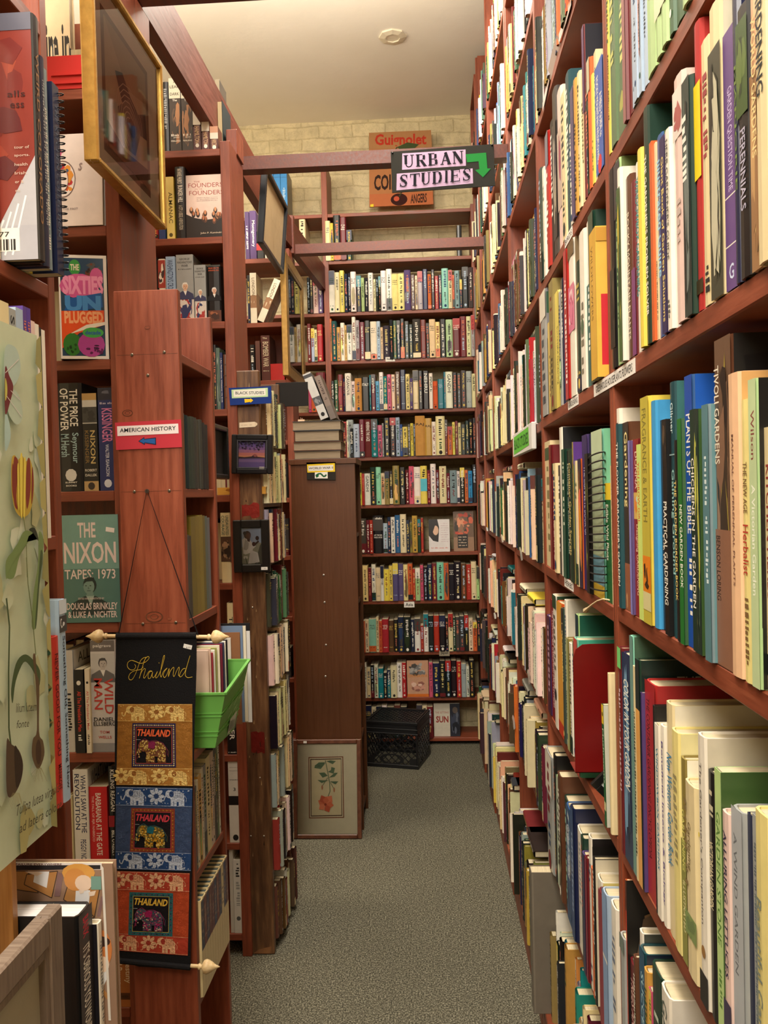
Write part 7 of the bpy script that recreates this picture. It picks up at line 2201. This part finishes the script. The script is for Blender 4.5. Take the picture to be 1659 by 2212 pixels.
framed('black-framed picture of a person in white clasping their hands, on the old post', Matrix.Translation((p_tl.x, 2.823, p_br.z)), w_, h_, .028, .02, 'lacquer', (22, 20, 18), d_man, 'small pictures on the old post', glass=True)
mb = MB().mat('paper', (226, 222, 216))
c = at_y(571, 1228, 2.821)
mb.box(-.011, .011, -.0006, 0, -.005, .005)
pc = Pic(mb, (0, -.0006, 0), (1, 0, 0), (0, 0, 1))
pc.text('1.00', -.006, -.002, .006, .002, (80, 80, 80))
tag(mb.build('price_sticker', None, (c.x, 2.8224, c.z)), 'tiny white price sticker on the corner of a black frame', 'sticker')

# lily picture leaning on the cabinet
bl, tr = at_y(634, 1811, 3.855), at_y(781, 1603, 3.905)
w_, h_ = at_y(782, 1807, 3.855).x - bl.x, .452


def d_lily(pc, w, h, rng):
    V = lambda px, py: ((px - 634) / 148.0 * w, (1809 - py) / 205.0 * h)
    pc.rect(0, 0, w, h, (196, 188, 160))
    pc.poly([V(668, 1768), V(744, 1767), V(743, 1640), V(667, 1641)], (120, 66, 40))
    pc.poly([V(670, 1766), V(742, 1765), V(741, 1642), V(669, 1643)], (206, 196, 164))
    pc.poly([V(672, 1764), V(740, 1763), V(739, 1644), V(671, 1645)], (70, 40, 26))
    pc.poly([V(673.5, 1762), V(738.5, 1761), V(738, 1646), V(673, 1647)], (202, 190, 152))
    LF, LD = (88, 112, 82), (64, 88, 62)
    pc.line([V(704, 1648), V(709, 1672), V(713, 1695), V(714, 1712), V(707, 1730)], .004, (104, 120, 90))
    for q in (((704, 1654), (694, 1666), (680, 1664), (681, 1658), (692, 1660)), ((706, 1650), (720, 1656), (727, 1650), (716, 1648)), ((710, 1672), (722, 1676), (725, 1664), (717, 1662), (716, 1669)), ((709, 1680), (698, 1684), (690, 1674), (702, 1673)),
              ((712, 1684), (724, 1682), (731, 1674), (724, 1674)), ((710, 1690), (696, 1695), (687, 1689), (698, 1690)), ((714, 1692), (726, 1698), (732, 1692), (722, 1692)), ((704, 1652), (690, 1652), (682, 1658), (696, 1660))):
        pc.poly([V(*p) for p in q], LF)
        pc.line([V(*q[0]), V(*q[2])], .0012, LD)
    pc.line([V(709, 1684), V(698, 1700)], .0025, LF)
    pc.line([V(715, 1694), V(722, 1706)], .0025, LF)
    pc.ell(*V(697, 1704), .004, .011, (176, 120, 84))
    pc.ell(*V(723, 1709), .004, .011, (176, 120, 84))
    for k, (dx, dy) in enumerate(((-16, -8), (-9, -19), (14, -18), (18, 2), (8, 16), (-14, 10), (2, -16))):
        c = V(704, 1739)
        t_ = V(704 + dx, 1739 + dy)
        nx, nz = -(t_[1] - c[1]) * .42, (t_[0] - c[0]) * .42
        mx, mz = (c[0] * .45 + t_[0] * .55), (c[1] * .45 + t_[1] * .55)
        pc.poly([c, (mx + nx, mz + nz), t_, (mx - nx, mz - nz)], ((206, 112, 74), (190, 92, 60), (216, 130, 92))[k % 3])
    pc.ell(*V(704, 1739), .006, .006, (150, 64, 40))


lean = math.atan2(.072, .44)
root = framed('framed lily print leaning on the floor against the brown cabinet', Matrix.Translation((bl.x, 3.84, .002)) @ Matrix.Rotation(-lean, 4, 'X'), w_, h_, .020, .022, 'walnut_frame', None, d_lily, glass=True)
mb = MB().mat('paper', (206, 200, 190))
mb.box(.05, .066, -.0006, 0, h_ - .016, h_ - .006)
mb.build('sticker', root)

# poster card on the highest back shelf: lettering kept, plain fruit instead of the printed artwork
o, L = sign_board('poster_card', 'orange-brown vintage drinks poster standing on the highest back shelf', 'poster', ((797, 287), (931, 281), (936, 441), (798, 447)), 5.50, .012, (172, 116, 74))


def d_(pc):
    pc.poly([L(*p) for p in ((797, 287), (931, 281), (933, 318), (798, 322))], (166, 120, 78))
    pc.poly([L(*p) for p in ((798, 420), (935, 414), (936, 441), (798, 447))], (178, 104, 66))
    quad_text(pc, L, 'Guignolet', (810, 290), (921, 288), (810, 321), (178, 54, 36), .03)
    quad_text(pc, L, 'COINTREAU', (808, 378), (926, 372), (808, 412), (50, 34, 28), .03)
    quad_text(pc, L, 'ANGERS', (887, 420), (922, 417), (887, 440), (60, 38, 28), .03)
    for px, py, r_ in ((862, 431, .055), (840, 350, .05), (905, 356, .046)):
        c = L(px, py)
        pc.ell(*c, r_, r_ * .72, (54, 24, 20), n=18)
        pc.ell(c[0] - r_ * .3, c[1] + r_ * .1, r_ * .34, r_ * .3, (190, 84, 60), n=12)
    for p, q in (((862, 425), (880, 395)), ((840, 344), (858, 318)), ((905, 350), (880, 322))):
        pc.line([L(*p), L(*q)], .007, (60, 66, 40))
    pc.poly([L(*p) for p in ((858, 318), (880, 308), (905, 312), (890, 326), (868, 328))], (64, 76, 44))
    pc.poly([L(*p) for p in ((800, 442), (807, 441), (807, 447), (800, 447))], (230, 200, 60))


card_part(o, 'print', d_, k=.0004)

# ================================================================== stitched wall hanging
YH = 1.782
H4 = lambda x, y: xz(230 + x / 5.979, 1350 + y / 5.979, YH)
H5 = lambda x, y: xz(230 + x / 5.146, 1680 + y / 5.146, YH)
tl, tr = xz(248, 1372, YH), xz(425, 1370, YH)
c0 = Vector((tl[0] * .5 + tr[0] * .5, YH, .95))
root = thing('wall_hanging', 'long black wall hanging with gold, blue and red stitched elephant panels', 'wall hanging', c0)


def to_px(q):
    return q


mb = MB().mat('cloth', (16, 15, 18))
outline = [xz(*p, YH) for p in ((251, 1370), (424, 1369), (424, 1440), (420, 1560), (415, 1800), (411, 2070), (410, 2094), (300, 2088), (243, 2072), (246, 1900), (248, 1700), (248, 1500))]
n = len(outline)
mb.mesh([(x, YH, z) for x, z in outline] + [(x, YH + .003, z) for x, z in outline], [tuple(range(n))[::-1], tuple(n + i for i in range(n))] + [(i, (i + 1) % n, n + (i + 1) % n, n + i) for i in range(n)])
pc = Pic(mb, (0, YH, 0), (1, 0, 0), (0, 0, 1), 'cloth')
# price sticker and embroidered script
pc.poly([H4(*p) for p in ((1002, 240), (1108, 265), (1096, 320), (990, 292))], (222, 220, 216), 'paper')
a, e = H4(1030, 303), H4(1088, 280)
pc.text('8.05', a[0], a[1], e[0], e[1], (70, 70, 74), 'paper')
mb.mat('cloth', (18, 17, 20))
for pa, pb in ((xz(251, 1374, YH), xz(424, 1373, YH)), (xz(243, 2074, YH), xz(411, 2090, YH))):
    mb.tube([(pa[0], YH + .002, pa[1]), (pb[0], YH + .002, pb[1])], .0072, 10)
sub(mb, 'banner', root)


def soft(pts, k=4):
    out = []
    P = [pts[0]] + list(pts) + [pts[-1]]
    for i in range(1, len(P) - 2):
        for j in range(k):
            t = j / k
            out.append(tuple(.5 * ((2 * P[i][d]) + (-P[i - 1][d] + P[i + 1][d]) * t + (2 * P[i - 1][d] - 5 * P[i][d] + 4 * P[i + 1][d] - P[i + 2][d]) * t * t + (-P[i - 1][d] + 3 * P[i][d] - 3 * P[i + 1][d] + P[i + 2][d]) * t ** 3) for d in (0, 1)))
    out.append(tuple(pts[-1]))
    return out


mb = MB().mat('matte_cover', (206, 172, 60))
for s in (
        ((365, 508), (379, 540), (352, 578), (305, 576), (272, 536), (280, 482), (325, 458), (382, 474), (432, 494), (490, 486), (535, 452), (552, 420), (535, 407), (512, 425), (480, 480)),
        ((528, 418), (490, 421), (450, 450), (425, 498), (400, 570), (372, 640), (335, 702), (302, 706), (288, 672), (312, 622), (370, 588), (440, 575), (478, 540)),
        ((508, 420), (478, 500), (450, 600), (426, 688), (448, 620), (484, 566), (503, 572), (492, 625), (480, 672), (492, 686), (520, 650), (545, 606), (572, 592), (592, 600)),
        ((592, 600), (560, 606), (538, 650), (545, 692), (572, 680), (598, 610), (592, 650), (605, 682), (632, 650), (660, 600), (640, 650), (640, 684), (668, 660), (712, 560), (748, 430), (748, 392), (734, 420), (708, 550), (696, 640), (708, 676)),
        ((708, 676), (738, 600), (786, 556), (752, 598), (735, 650), (752, 680), (782, 640), (812, 560), (800, 668), (824, 600), (862, 548), (872, 566), (862, 640), (876, 664), (904, 600), (934, 546), (942, 566), (930, 640), (948, 664)),
        ((1022, 560), (985, 572), (950, 630), (948, 668), (975, 660), (1020, 590), (1056, 480), (1080, 396), (1050, 500), (1024, 600), (1022, 655), (1052, 680), (1110, 672))):
    mb.tube([(q[0], YH - .0006, q[1]) for q in (H4(*p) for p in soft(s))], .00055, 5)
q = H4(680, 490)
mb.tube([(q[0] - .0006, YH - .0006, q[1]), (q[0] + .0006, YH - .0006, q[1])], .0008, 6)
sub(mb, 'embroidered_script', root)


def map_box(a0, b0, a1, b1, H, crop):
    """unit square -> the panel area measured in the crop"""
    c = [H(*p) for p in crop]           # tl, tr, br, bl
    def f(u, v):
        x = (c[3][0] * (1 - u) + c[2][0] * u) * (1 - v) + (c[0][0] * (1 - u) + c[1][0] * u) * v
        z = (c[3][1] * (1 - u) + c[2][1] * u) * (1 - v) + (c[0][1] * (1 - u) + c[1][1] * u) * v
        return (x, z)
    return f


class Warp:
    """drawing through a mapping of the unit square, aspect corrected"""

    def __init__(self, pc, f, asp):
        self.pc, self.f, self.asp = pc, f, asp

    def ell(self, u, v, r, q=1.0, col=None, mat=None, rot=0.0, n=10):
        c, s = math.cos(rot), math.sin(rot)
        pts = []
        for i in range(n):
            t = i * 2 * math.pi / n
            x, y = r * math.cos(t), r * q * math.sin(t)
            pts.append(self.f(u + (x * c - y * s) / self.asp, v + (x * s + y * c)))
        self.pc.poly(pts, col, mat)

    def poly(self, pts, col, mat=None):
        self.pc.poly([self.f(u, v) for u, v in pts], col, mat)

    def line(self, pts, w, col, mat=None):
        self.pc.line([self.f(u, v) for u, v in pts], w, col, mat)


def elephant(W, u, v, s, col, mat, flip=1, eye=None):
    A = W.asp
    k = lambda du: u + flip * du * s / A
    W.ell(u, v, .42 * s, .72, col, mat)
    W.ell(k(-.40), v + .12 * s, .24 * s, .95, col, mat)
    for dx in (-.26, -.08, .18, .34):
        W.poly([(k(dx - .07), v - .1 * s), (k(dx + .07), v - .1 * s), (k(dx + .075), v - .52 * s), (k(dx - .075), v - .52 * s)], col, mat)
    W.line([(k(-.56), v + .12 * s), (k(-.66), v - .08 * s), (k(-.72), v - .26 * s), (k(-.84), v - .20 * s), (k(-.86), v - .04 * s)], .0019 * s / .8, col, mat)
    W.line([(k(.42), v + .06 * s), (k(.52), v - .1 * s), (k(.5), v - .3 * s)], .0008, col, mat)
    if eye:
        W.ell(k(-.30), v + .12 * s, .13 * s, 1.3, eye, mat)


def flower(W, u, v, s, col, mat, core):
    for i in range(8):
        t = i * math.pi / 4
        W.ell(u + .30 * s * math.cos(t) / W.asp, v + .30 * s * math.sin(t), .17 * s, .6, col, mat, t)
    W.ell(u, v, .14 * s, 1, core, mat)


def panel(label, H, body, bandq, base, field, thread, sw, patchq, edge, word, bead, body_cols, saddle, seed):
    """one stitched panel: two woven bands, a satin field and a sequinned badge"""
    rr = random.Random(seed)
    mb = MB()
    pc = Pic(mb, (0, YH, 0), (1, 0, 0), (0, 0, 1), 'satin', .00001, .0006)
    pc.poly([H(*p) for p in body], field)
    fld = map_box(0, 0, 1, 1, H, body)
    W = Warp(pc, fld, .9)
    for k in range(26):                                   # tone-on-tone swirls of the satin
        u, v = rr.choice([rr.uniform(.04, .15), rr.uniform(.85, .96)]), rr.uniform(.26, .74)
        pts = [(u + (.008 + .004 * i) * math.cos(i * .9 + k), v + (.008 + .004 * i) * math.sin(i * .9 + k)) for i in range(9)]
        W.line(pts, .0007, tuple(min(255, int(c * 1.14) + 6) for c in field), 'brocade_thread')
    p = sub(mb, 'stitched_panel', root)
    p['label'] = label
    for q in bandq:                                        # woven elephant bands
        mb = MB()
        pc = Pic(mb, (0, YH, 0), (1, 0, 0), (0, 0, 1), 'satin', .00001, .0011)
        pc.poly([H(*a) for a in q], base)
        f = map_box(0, 0, 1, 1, H, q)
        W = Warp(pc, f, 4.1)
        W.line([(0, .97), (1, .97)], .0008, thread, 'brocade_thread')
        W.line([(0, .04), (1, .04)], .0008, thread, 'brocade_thread')
        sh = rr.uniform(-.06, .06)
        for u in (.26 + sh, .79 + sh):
            elephant(W, u, .56, .98, thread, 'brocade_thread', 1, sw)
            for i in range(5):                             # caparison lattice
                W.line([(u - .05 + .03 * i, .50), (u - .05 + .03 * i, .80)], .0004, sw, 'brocade_thread')
                W.line([(u - .06, .50 + .07 * i), (u + .08, .50 + .07 * i)], .0004, sw, 'brocade_thread')
        for u in (.02 + sh, .52 + sh):
            if 0.04 < u < .96:
                flower(W, u, .55, .95, thread, 'brocade_thread', sw)
        for k in range(40):
            u, v = rr.uniform(.02, .98), rr.choice([rr.uniform(.1, .22), rr.uniform(.82, .92), rr.uniform(.1, .9)])
            W.ell(u, v, rr.uniform(.02, .06), .6, thread, 'brocade_thread', rr.uniform(0, 3), 7)
        sub(mb, 'woven_band', p)
    mb = MB()
    pc = Pic(mb, (0, YH, 0), (1, 0, 0), (0, 0, 1), 'cloth', .00001, .0014)
    pc.poly([H(*a) for a in patchq], edge)
    f = map_box(0, 0, 1, 1, H, patchq)
    W = Warp(pc, f, 1.0)
    W.poly([(.09, .09), (.91, .09), (.91, .91), (.09, .91)], (14, 10, 16))
    W.line([(.09, .09), (.91, .09), (.91, .91), (.09, .91), (.09, .09)], .0007, word, 'matte_cover')
    a, b2, c = f(.12, .87), f(.88, .85), f(.12, .71)
    vs, fs = text_geo('THAILAND', .03, .28)
    pc._go(word, 'matte_cover')
    mb.mesh([pc.P(c[0] + x * (b2[0] - a[0]) + y * (a[0] - c[0]), c[1] + x * (b2[1] - a[1]) + y * (a[1] - c[1])) for x, y in vs], fs)
    for k in range(22):                                    # beads round the edge
        t = .05 + .90 * k / 21
        for u, v in ((t, .955), (t, .045), (.045, t), (.955, t)):
            W.ell(u, v, .016, 1, bead[k % len(bead)], 'sequins', 0, 6)
    elephant(W, .53, .42, .60, tuple(int(v * .5 + w2 * .3) for v, w2 in zip(body_cols[2], saddle)), 'matte_cover')
    W.line([(.10, .63), (.2, .63)], .0006, (190, 186, 190), 'matte_cover')
    sub(mb, 'badge', p)
    mb = MB()
    pc = Pic(mb, (0, YH, 0), (1, 0, 0), (0, 0, 1), 'sequins', .000004, .0034)
    W = Warp(pc, f, 1.0)
    parts = [(.53, .42, .235, .165, 120), (.30, .50, .12, .12, 40), (.39, .22, .05, .10, 24), (.47, .2, .05, .08, 18), (.65, .2, .05, .1, 22), (.73, .22, .05, .09, 20), (.18, .34, .05, .1, 14)]
    for u, v, ra, rb, cnt in parts:
        for _ in range(cnt):
            t, r_ = rr.uniform(0, 2 * math.pi), math.sqrt(rr.random())
            uu, vv = u + ra * r_ * math.cos(t), v + rb * r_ * math.sin(t)
            if .38 < uu < .54 and vv > .44:
                continue
            W.ell(uu, vv, .017, 1, rr.choice(body_cols), 'sequins', 0, 6)
    W.poly([(.38, .57), (.38, .45), (.52, .43), (.55, .58), (.47, .60)], saddle, 'cloth')
    W.line([(.13, .2), (.17, .3), (.15, .5), (.2, .6), (.3, .66), (.4, .6), (.55, .62), (.72, .56), (.8, .44), (.82, .28)], .0007, saddle, 'matte_cover')
    sub(mb, 'sequin_elephant', p)


GOLD = [(206, 170, 90), (236, 206, 130), (150, 110, 44), (220, 186, 110), (120, 90, 40)]
panel('gold panel', H4, ((150, 1022), (1110, 1022), (1112, 2080), (128, 2065)), (((150, 1020), (1110, 1020), (1110, 1250), (145, 1245)), ((135, 1842), (1110, 1850), (1112, 2080), (128, 2062))),
      (176, 122, 56), (158, 106, 44), (226, 192, 116), (150, 96, 40), ((338, 1265), (895, 1268), (900, 1838), (328, 1835)), (34, 30, 70), (214, 92, 50), [(206, 176, 110), (236, 216, 160)], GOLD, (120, 30, 70), 3)
panel('blue panel', H5, ((108, 98), (955, 115), (938, 1035), (98, 1015)), (((108, 98), (955, 118), (952, 328), (104, 308)), ((104, 815), (942, 835), (938, 1035), (98, 1012))),
      (38, 70, 120), (58, 76, 112), (176, 186, 206), (34, 62, 110), ((278, 332), (762, 342), (760, 832), (262, 820)), (120, 50, 34), (186, 52, 66), [(196, 140, 50), (160, 90, 40)], [(216, 170, 60), (240, 206, 110), (160, 110, 30), (200, 150, 50)], (20, 90, 104), 4)
panel('red panel', H5, ((100, 1035), (925, 1060), (905, 1975), (92, 1915)), (((100, 1035), (926, 1060), (922, 1270), (98, 1245)), ((100, 1722), (908, 1770), (903, 1975), (92, 1915))),
      (178, 64, 46), (180, 72, 40), (222, 170, 130), (160, 52, 40), ((258, 1268), (742, 1280), (735, 1762), (245, 1745)), (34, 90, 96), (206, 166, 60), [(60, 110, 110), (110, 60, 90), (40, 60, 70)], [(190, 50, 110), (90, 40, 90), (60, 120, 120), (150, 60, 90), (206, 180, 160)], (140, 24, 76), 5)

# rods with turned ends, and the cord over the nail
for zz, pl_, pr_ in ((0, (228, 1374), (452, 1376)), (1, (240, 2076), (432, 2088))):
    a, b2 = xz(*pl_, YH + .002), xz(*pr_, YH + .002)
    mb = MB().mat('turned_wood')
    mb.tube([(a[0], YH + .003, a[1]), (b2[0], YH + .003, b2[1])], .0042, 10)
    rod = sub(mb, 'rod', root)
    for s, q in ((-1, a), (1, b2)):
        if zz == 1 and s == -1:
            continue
        mb = MB().mat('turned_wood')
        M_ = Matrix.Translation((q[0] - s * .004, YH + .002, q[1])) @ Matrix.Rotation(s * math.pi / 2, 4, 'Y') @ Matrix.Scale(1.2, 4)
        mb.lathe([(.0035, 0), (.0055, .001), (.0055, .004), (.003, .006), (.006, .008), (.0112, .011), (.0128, .016), (.0112, .021), (.0095, .023), (.0092, .025), (.006, .029), (.0048, .031), (.0035, .033), (.0008, .040)], M_, 16)
        f_ = sub(mb, 'finial', rod, True)
        f_.parent = rod
        f_.matrix_parent_inverse = Matrix.Identity(4)
    if zz == 0:
        mb = MB().mat('cloth', (20, 18, 20))
        nq, la, ra = xz(318, 1061, 1.796), xz(256, 1372, YH), xz(428, 1372, YH)
        mb.tube([(la[0], YH, la[1]), (nq[0], 1.794, nq[1] + .003), (ra[0], YH, ra[1])], .0013, 6)
        mb.tube([(la[0], YH + .003, la[1]), (la[0] + .002, YH - .002, la[1] + .004), (la[0] + .004, YH + .003, la[1])], .002, 6)
        sub(mb, 'cord', root)
mb = MB().mat('bare_metal', (110, 100, 90))
nq = xz(318, 1061, 1.796)
mb.lathe([(.0048, 0), (.0048, .003), (.002, .004), (.002, .010)], Matrix.Translation((0, -.006, 0)) @ Matrix.Rotation(-math.pi / 2, 4, 'X'), 10)
tag(mb.build('screw', None, (nq[0], 1.799, nq[1])), 'screw on the end board holding the cord', 'screw')

# ================================================================== lime bin with cards, and the mounted prints behind it
root = thing('storage_bin', 'lime green plastic bin of cards on the narrow bookcase', 'bin', (-.52, 1.94, 1.033))
mb = MB().mat('plastic', (104, 168, 78))
ft = [(-.078, 1.862), (-.470 + .52 + -.0, 1.862), (.062, 2.035), (-.078, 2.035)]
top = [(-.585, 1.852, .128), (-.474, 1.852, .128), (-.458, 2.035, .168), (-.585, 2.035, .168)]
bot = [(-.575, 1.868, 0), (-.505, 1.868, 0), (-.497, 2.02, 0), (-.575, 2.02, 0)]
P0 = [(x + .52, y - 1.94, z) for x, y, z in bot] + [(x + .52, y - 1.94, z) for x, y, z in top]


def shrink(P, d):
    cx, cy = sum(p[0] for p in P) / len(P), sum(p[1] for p in P) / len(P)
    return [(p[0] - d * (1 if p[0] > cx else -1), p[1] - d * (1 if p[1] > cy else -1), p[2] + (d if p[2] < .01 else 0)) for p in P]


P1 = shrink(P0, .003)
mb.mesh(P0 + P1, [(0, 3, 2, 1), (0, 1, 5, 4), (1, 2, 6, 5), (2, 3, 7, 6), (3, 0, 4, 7), (8, 9, 10, 11), (12, 13, 9, 8), (13, 14, 10, 9), (14, 15, 11, 10), (15, 12, 8, 11), (4, 5, 13, 12), (5, 6, 14, 13), (6, 7, 15, 14), (7, 4, 12, 15)])
for i in range(4):
    a, b2 = Vector(P0[4 + i]), Vector(P0[4 + (i + 1) % 4])
    mb.bar(a, b2, .007, .005)
for f_ in (.22, .30, .58, .64):
    for i in (0, 1):
        lo0, lo1, hi0, hi1 = Vector(P0[i]), Vector(P0[i + 1]), Vector(P0[4 + i]), Vector(P0[5 + i])
        mb.bar(lo0.lerp(hi0, f_), lo1.lerp(hi1, f_), .0035, .002)
mb.build('tub', root)
mb = MB()
n_ = Vector(P0[1]).lerp(Vector(P0[6]), .5)
e1, e2 = (Vector(P0[2]) - Vector(P0[1])), (Vector(P0[5]) - Vector(P0[1]))
pc = Pic(mb, P0[1], e1, e2, 'lacquer', .0004, .002)
rr = random.Random(2)
pc.poly([(.55, .05), (.9, .1), (.9, .42), (.55, .36)], (214, 220, 206))
for k in range(14):
    pc.rect(.58 + .02 * k, .10, .588 + .02 * k + .006 * (k % 3), .30, (110, 120, 100))
for k in range(9):
    a, b2 = rr.uniform(.15, .7), rr.uniform(.3, .75)
    pc.line([(a, b2), (a + .14, b2 + rr.uniform(.05, .18))], .02, (176, 216, 150))
mb.build('price_label', root)
for i, (p1, top, dy, c, lab) in enumerate(((450, 1405, 1.872, (214, 186, 168), 'pinkish front card'), (455, 1401, 1.884, (206, 178, 160), 'buff card'), (460, 1410, 1.894, (150, 50, 60), 'crimson-edged card'), (464, 1404, 1.906, (222, 218, 206), 'white-edged card'), (468, 1399, 1.918, (150, 150, 90), 'olive-edged card'),
                                             (474, 1394, 1.930, (226, 214, 190), 'cream card'), (480, 1391, 1.944, (110, 36, 54), 'wine red card'), (484, 1388, 1.956, (60, 60, 84), 'slate card'), (487, 1385, 1.968, (230, 224, 210), 'off-white card'), (491, 1382, 1.982, (36, 34, 38), 'black card'))):
    xr, zt_ = at_y(p1, top + 20, dy).x, at_y(p1, top, dy).z
    xr = min(xr, -.487)
    mb = MB().mat('paper', c)
    mb.box(xr - .085, xr, dy, dy + .004, 1.038, zt_, bev=.0008)
    pc = Pic(mb, (xr - .085, dy, 1.038), (1, 0, 0), (0, 0, 1))
    pc.rect(.004, .004, .081, zt_ - 1.042, tuple(min(255, v + 10) for v in c))
    tag(mb.build('greeting_card'), f'{lab}, {ORD[i]} from the front in the lime bin', 'card', 'cards in the lime bin')
for i, (p1, t0, t1, Y, c, lab) in enumerate(((500, 1378, 1540, 2.096, (216, 208, 196), 'typed white sheet behind the lime bin'), (520, 1366, 1564, 2.104, (140, 96, 66), 'brown mounted board behind the lime bin'), (526, 1352, 1560, 2.111, (110, 130, 160), 'blue-edged board behind the brown one'), (533, 1352, 1558, 2.118, (222, 212, 190), 'cream board behind the blue-edged one'),
                                                (542, 1346, 1560, 2.127, (30, 28, 30), 'black-topped board, hindmost behind the lime bin'))):
    xr, z1_, z0_ = at_y(p1, 1450, Y).x, at_y(p1, t0, Y).z, at_y(p1, t1, Y).z
    mb = MB().mat('paper', c)
    mb.box(xr - .17, xr, Y, Y + .003, z0_, z1_)
    pc = Pic(mb, (xr - .17, Y, z0_), (1, 0, 0), (0, 0, 1))
    if i == 0:
        for k in range(3):
            pc.marks(.09, z1_ - z0_ - .03 - .012 * k, .16, z1_ - z0_ - .026 - .012 * k, (90, 86, 84), rr, None, False)
    if i == 1:
        pc.rect(.09, .012, .15, .05, (206, 206, 200))
        for k in range(10):
            pc.rect(.10 + .004 * k, .016, .1018 + .004 * k, .046, (40, 40, 40))
    if i == 4:
        pc.rect(.1, 0, .17, z1_ - z0_ - .02, (208, 206, 204))
    tag(mb.build('mounted_print'), lab, 'print', 'mounted prints behind the lime bin')

# ================================================================== milk crate, turned over
FLc, FRc, BRc = at_z(791.4, 1654.6, 0), at_z(903.5, 1662.8, 0), at_z(931.6, 1630, 0)
ang = math.atan2(FRc.y - FLc.y, FRc.x - FLc.x)
Lx, Ly, Hz = (FRc - FLc).length, .30, .272
root = thing('milk_crate', 'black plastic milk crate upside down on the carpet', 'crate', (FLc.x, FLc.y, 0), ang)
mb = MB().mat('plastic', (22, 22, 24))
for x in (0, Lx):
    for y in (0, Ly):
        mb.box(x - .012 if x else 0, x if x else .012, y - .012 if y else 0, y if y else .012, 0, Hz, bev=.003)
for z0_, z1_ in ((0, .022), (.20, .206), (.224, .232), (Hz - .016, Hz)):
    o_ = .003 if z0_ in (0,) or z1_ == Hz else .0015
    mb.box(-o_, Lx + o_, -o_, .006, z0_, z1_, bev=.0015)
    mb.box(-o_, Lx + o_, Ly - .006, Ly + o_, z0_, z1_, bev=.0015)
    mb.box(-o_, .006, 0, Ly, z0_, z1_, bev=.0015)
    mb.box(Lx - .006, Lx + o_, 0, Ly, z0_, z1_, bev=.0015)
mb.build('rim_frame', root)


def lattice(name, o3, u, v, W_, H_, hole=False):
    """solid top band, diagonal lattice below it"""
    mb = MB().mat('plastic', (24, 24, 26))
    o3, u, v = Vector(o3), Vector(u), Vector(v)
    nrm = u.cross(v)
    zb_ = .20

    def slab(a0, b0, a1, b1, t=.004):
        p = [o3 + u * a + v * b_ + nrm * k for k in (0, -t) for a, b_ in ((a0, b0), (a1, b0), (a1, b1), (a0, b1))]
        mb.mesh(p, [(0, 1, 2, 3), (7, 6, 5, 4), (0, 4, 5, 1), (1, 5, 6, 2), (2, 6, 7, 3), (3, 7, 4, 0)])
    slab(0, zb_, W_, H_)
    slab(0, 0, W_, .022)
    for a in (.012, W_ - .05):
        slab(a, .022, a + .038, .06)
    st = .040
    k = -int(H_ / st) - 1
    while k * st < W_:
        for sg in (1, -1):
            a0 = k * st if sg == 1 else W_ - k * st
            p0, p1 = (a0, .022), (a0 + sg * (zb_ - .022), zb_)
            q = []
            for (x, y) in (p0, p1):
                q.append([x, y])
            lo, hi = 0.0, 1.0
            dx = q[1][0] - q[0][0]
            for lim in (.008, W_ - .008):
                if dx:
                    t_ = (lim - q[0][0]) / dx
                    if (dx > 0) == (lim == .008):
                        lo = max(lo, t_)
                    else:
                        hi = min(hi, t_)
            if hi - lo > .05:
                A_ = o3 + u * (q[0][0] + dx * lo) + v * (.022 + (zb_ - .022) * lo) - nrm * .003
                B2 = o3 + u * (q[0][0] + dx * hi) + v * (.022 + (zb_ - .022) * hi) - nrm * .003
                mb.bar(A_, B2, .005, .005, nrm)
        k += 1
    if hole:                                               # handle plate with an oval opening
        seg = 20
        P = []
        for r0 in (1.0, .72):
            for i in range(seg):
                t_ = i * 2 * math.pi / seg
                P.append(o3 + u * (W_ / 2 + .075 * r0 * math.cos(t_)) + v * (.052 + .032 * r0 * math.sin(t_)) + nrm * .001)
        mb.mesh(P, [(i, (i + 1) % seg, seg + (i + 1) % seg, seg + i) for i in range(seg)])
    mb.build(name, root)


lattice('side_panel', (0, 0, 0), (1, 0, 0), (0, 0, 1), Lx, Hz, True)
lattice('side_panel', (Lx, Ly, 0), (-1, 0, 0), (0, 0, 1), Lx, Hz, True)
lattice('side_panel', (Lx, 0, 0), (0, 1, 0), (0, 0, 1), Ly, Hz, True)
lattice('side_panel', (0, Ly, 0), (0, -1, 0), (0, 0, 1), Ly, Hz, True)
mb = MB().mat('plastic', (24, 24, 26))
zz = Hz - .006
for k in range(-14, 15):
    for sg in (1, -1):
        pts = []
        for t_ in range(0, 41):
            y = Ly * t_ / 40
            x = Lx / 2 + k * .036 + sg * (y - Ly / 2)
            if .006 <= x <= Lx - .006:
                pts.append((x, y, zz))
        if len(pts) > 1:
            mb.bar(pts[0], pts[-1], .005, .006)
for f_ in (.0, .012):
    mb.box(f_, f_ + .004, 0, Ly, Hz - .008, Hz + .004)
    mb.box(Lx - f_ - .004, Lx - f_, 0, Ly, Hz - .008, Hz + .004)
    mb.box(0, Lx, f_, f_ + .004, Hz - .008, Hz + .004)
    mb.box(0, Lx, Ly - f_ - .004, Ly - f_, Hz - .008, Hz + .004)
mb.build('bottom_grid', root)

# ------------------------------------------------------------------ all the further books as one mass
o = BULK.build('books')
tag(o, 'mass of smaller book spines filling the back wall and the farther bays', 'books', None, 'stuff')
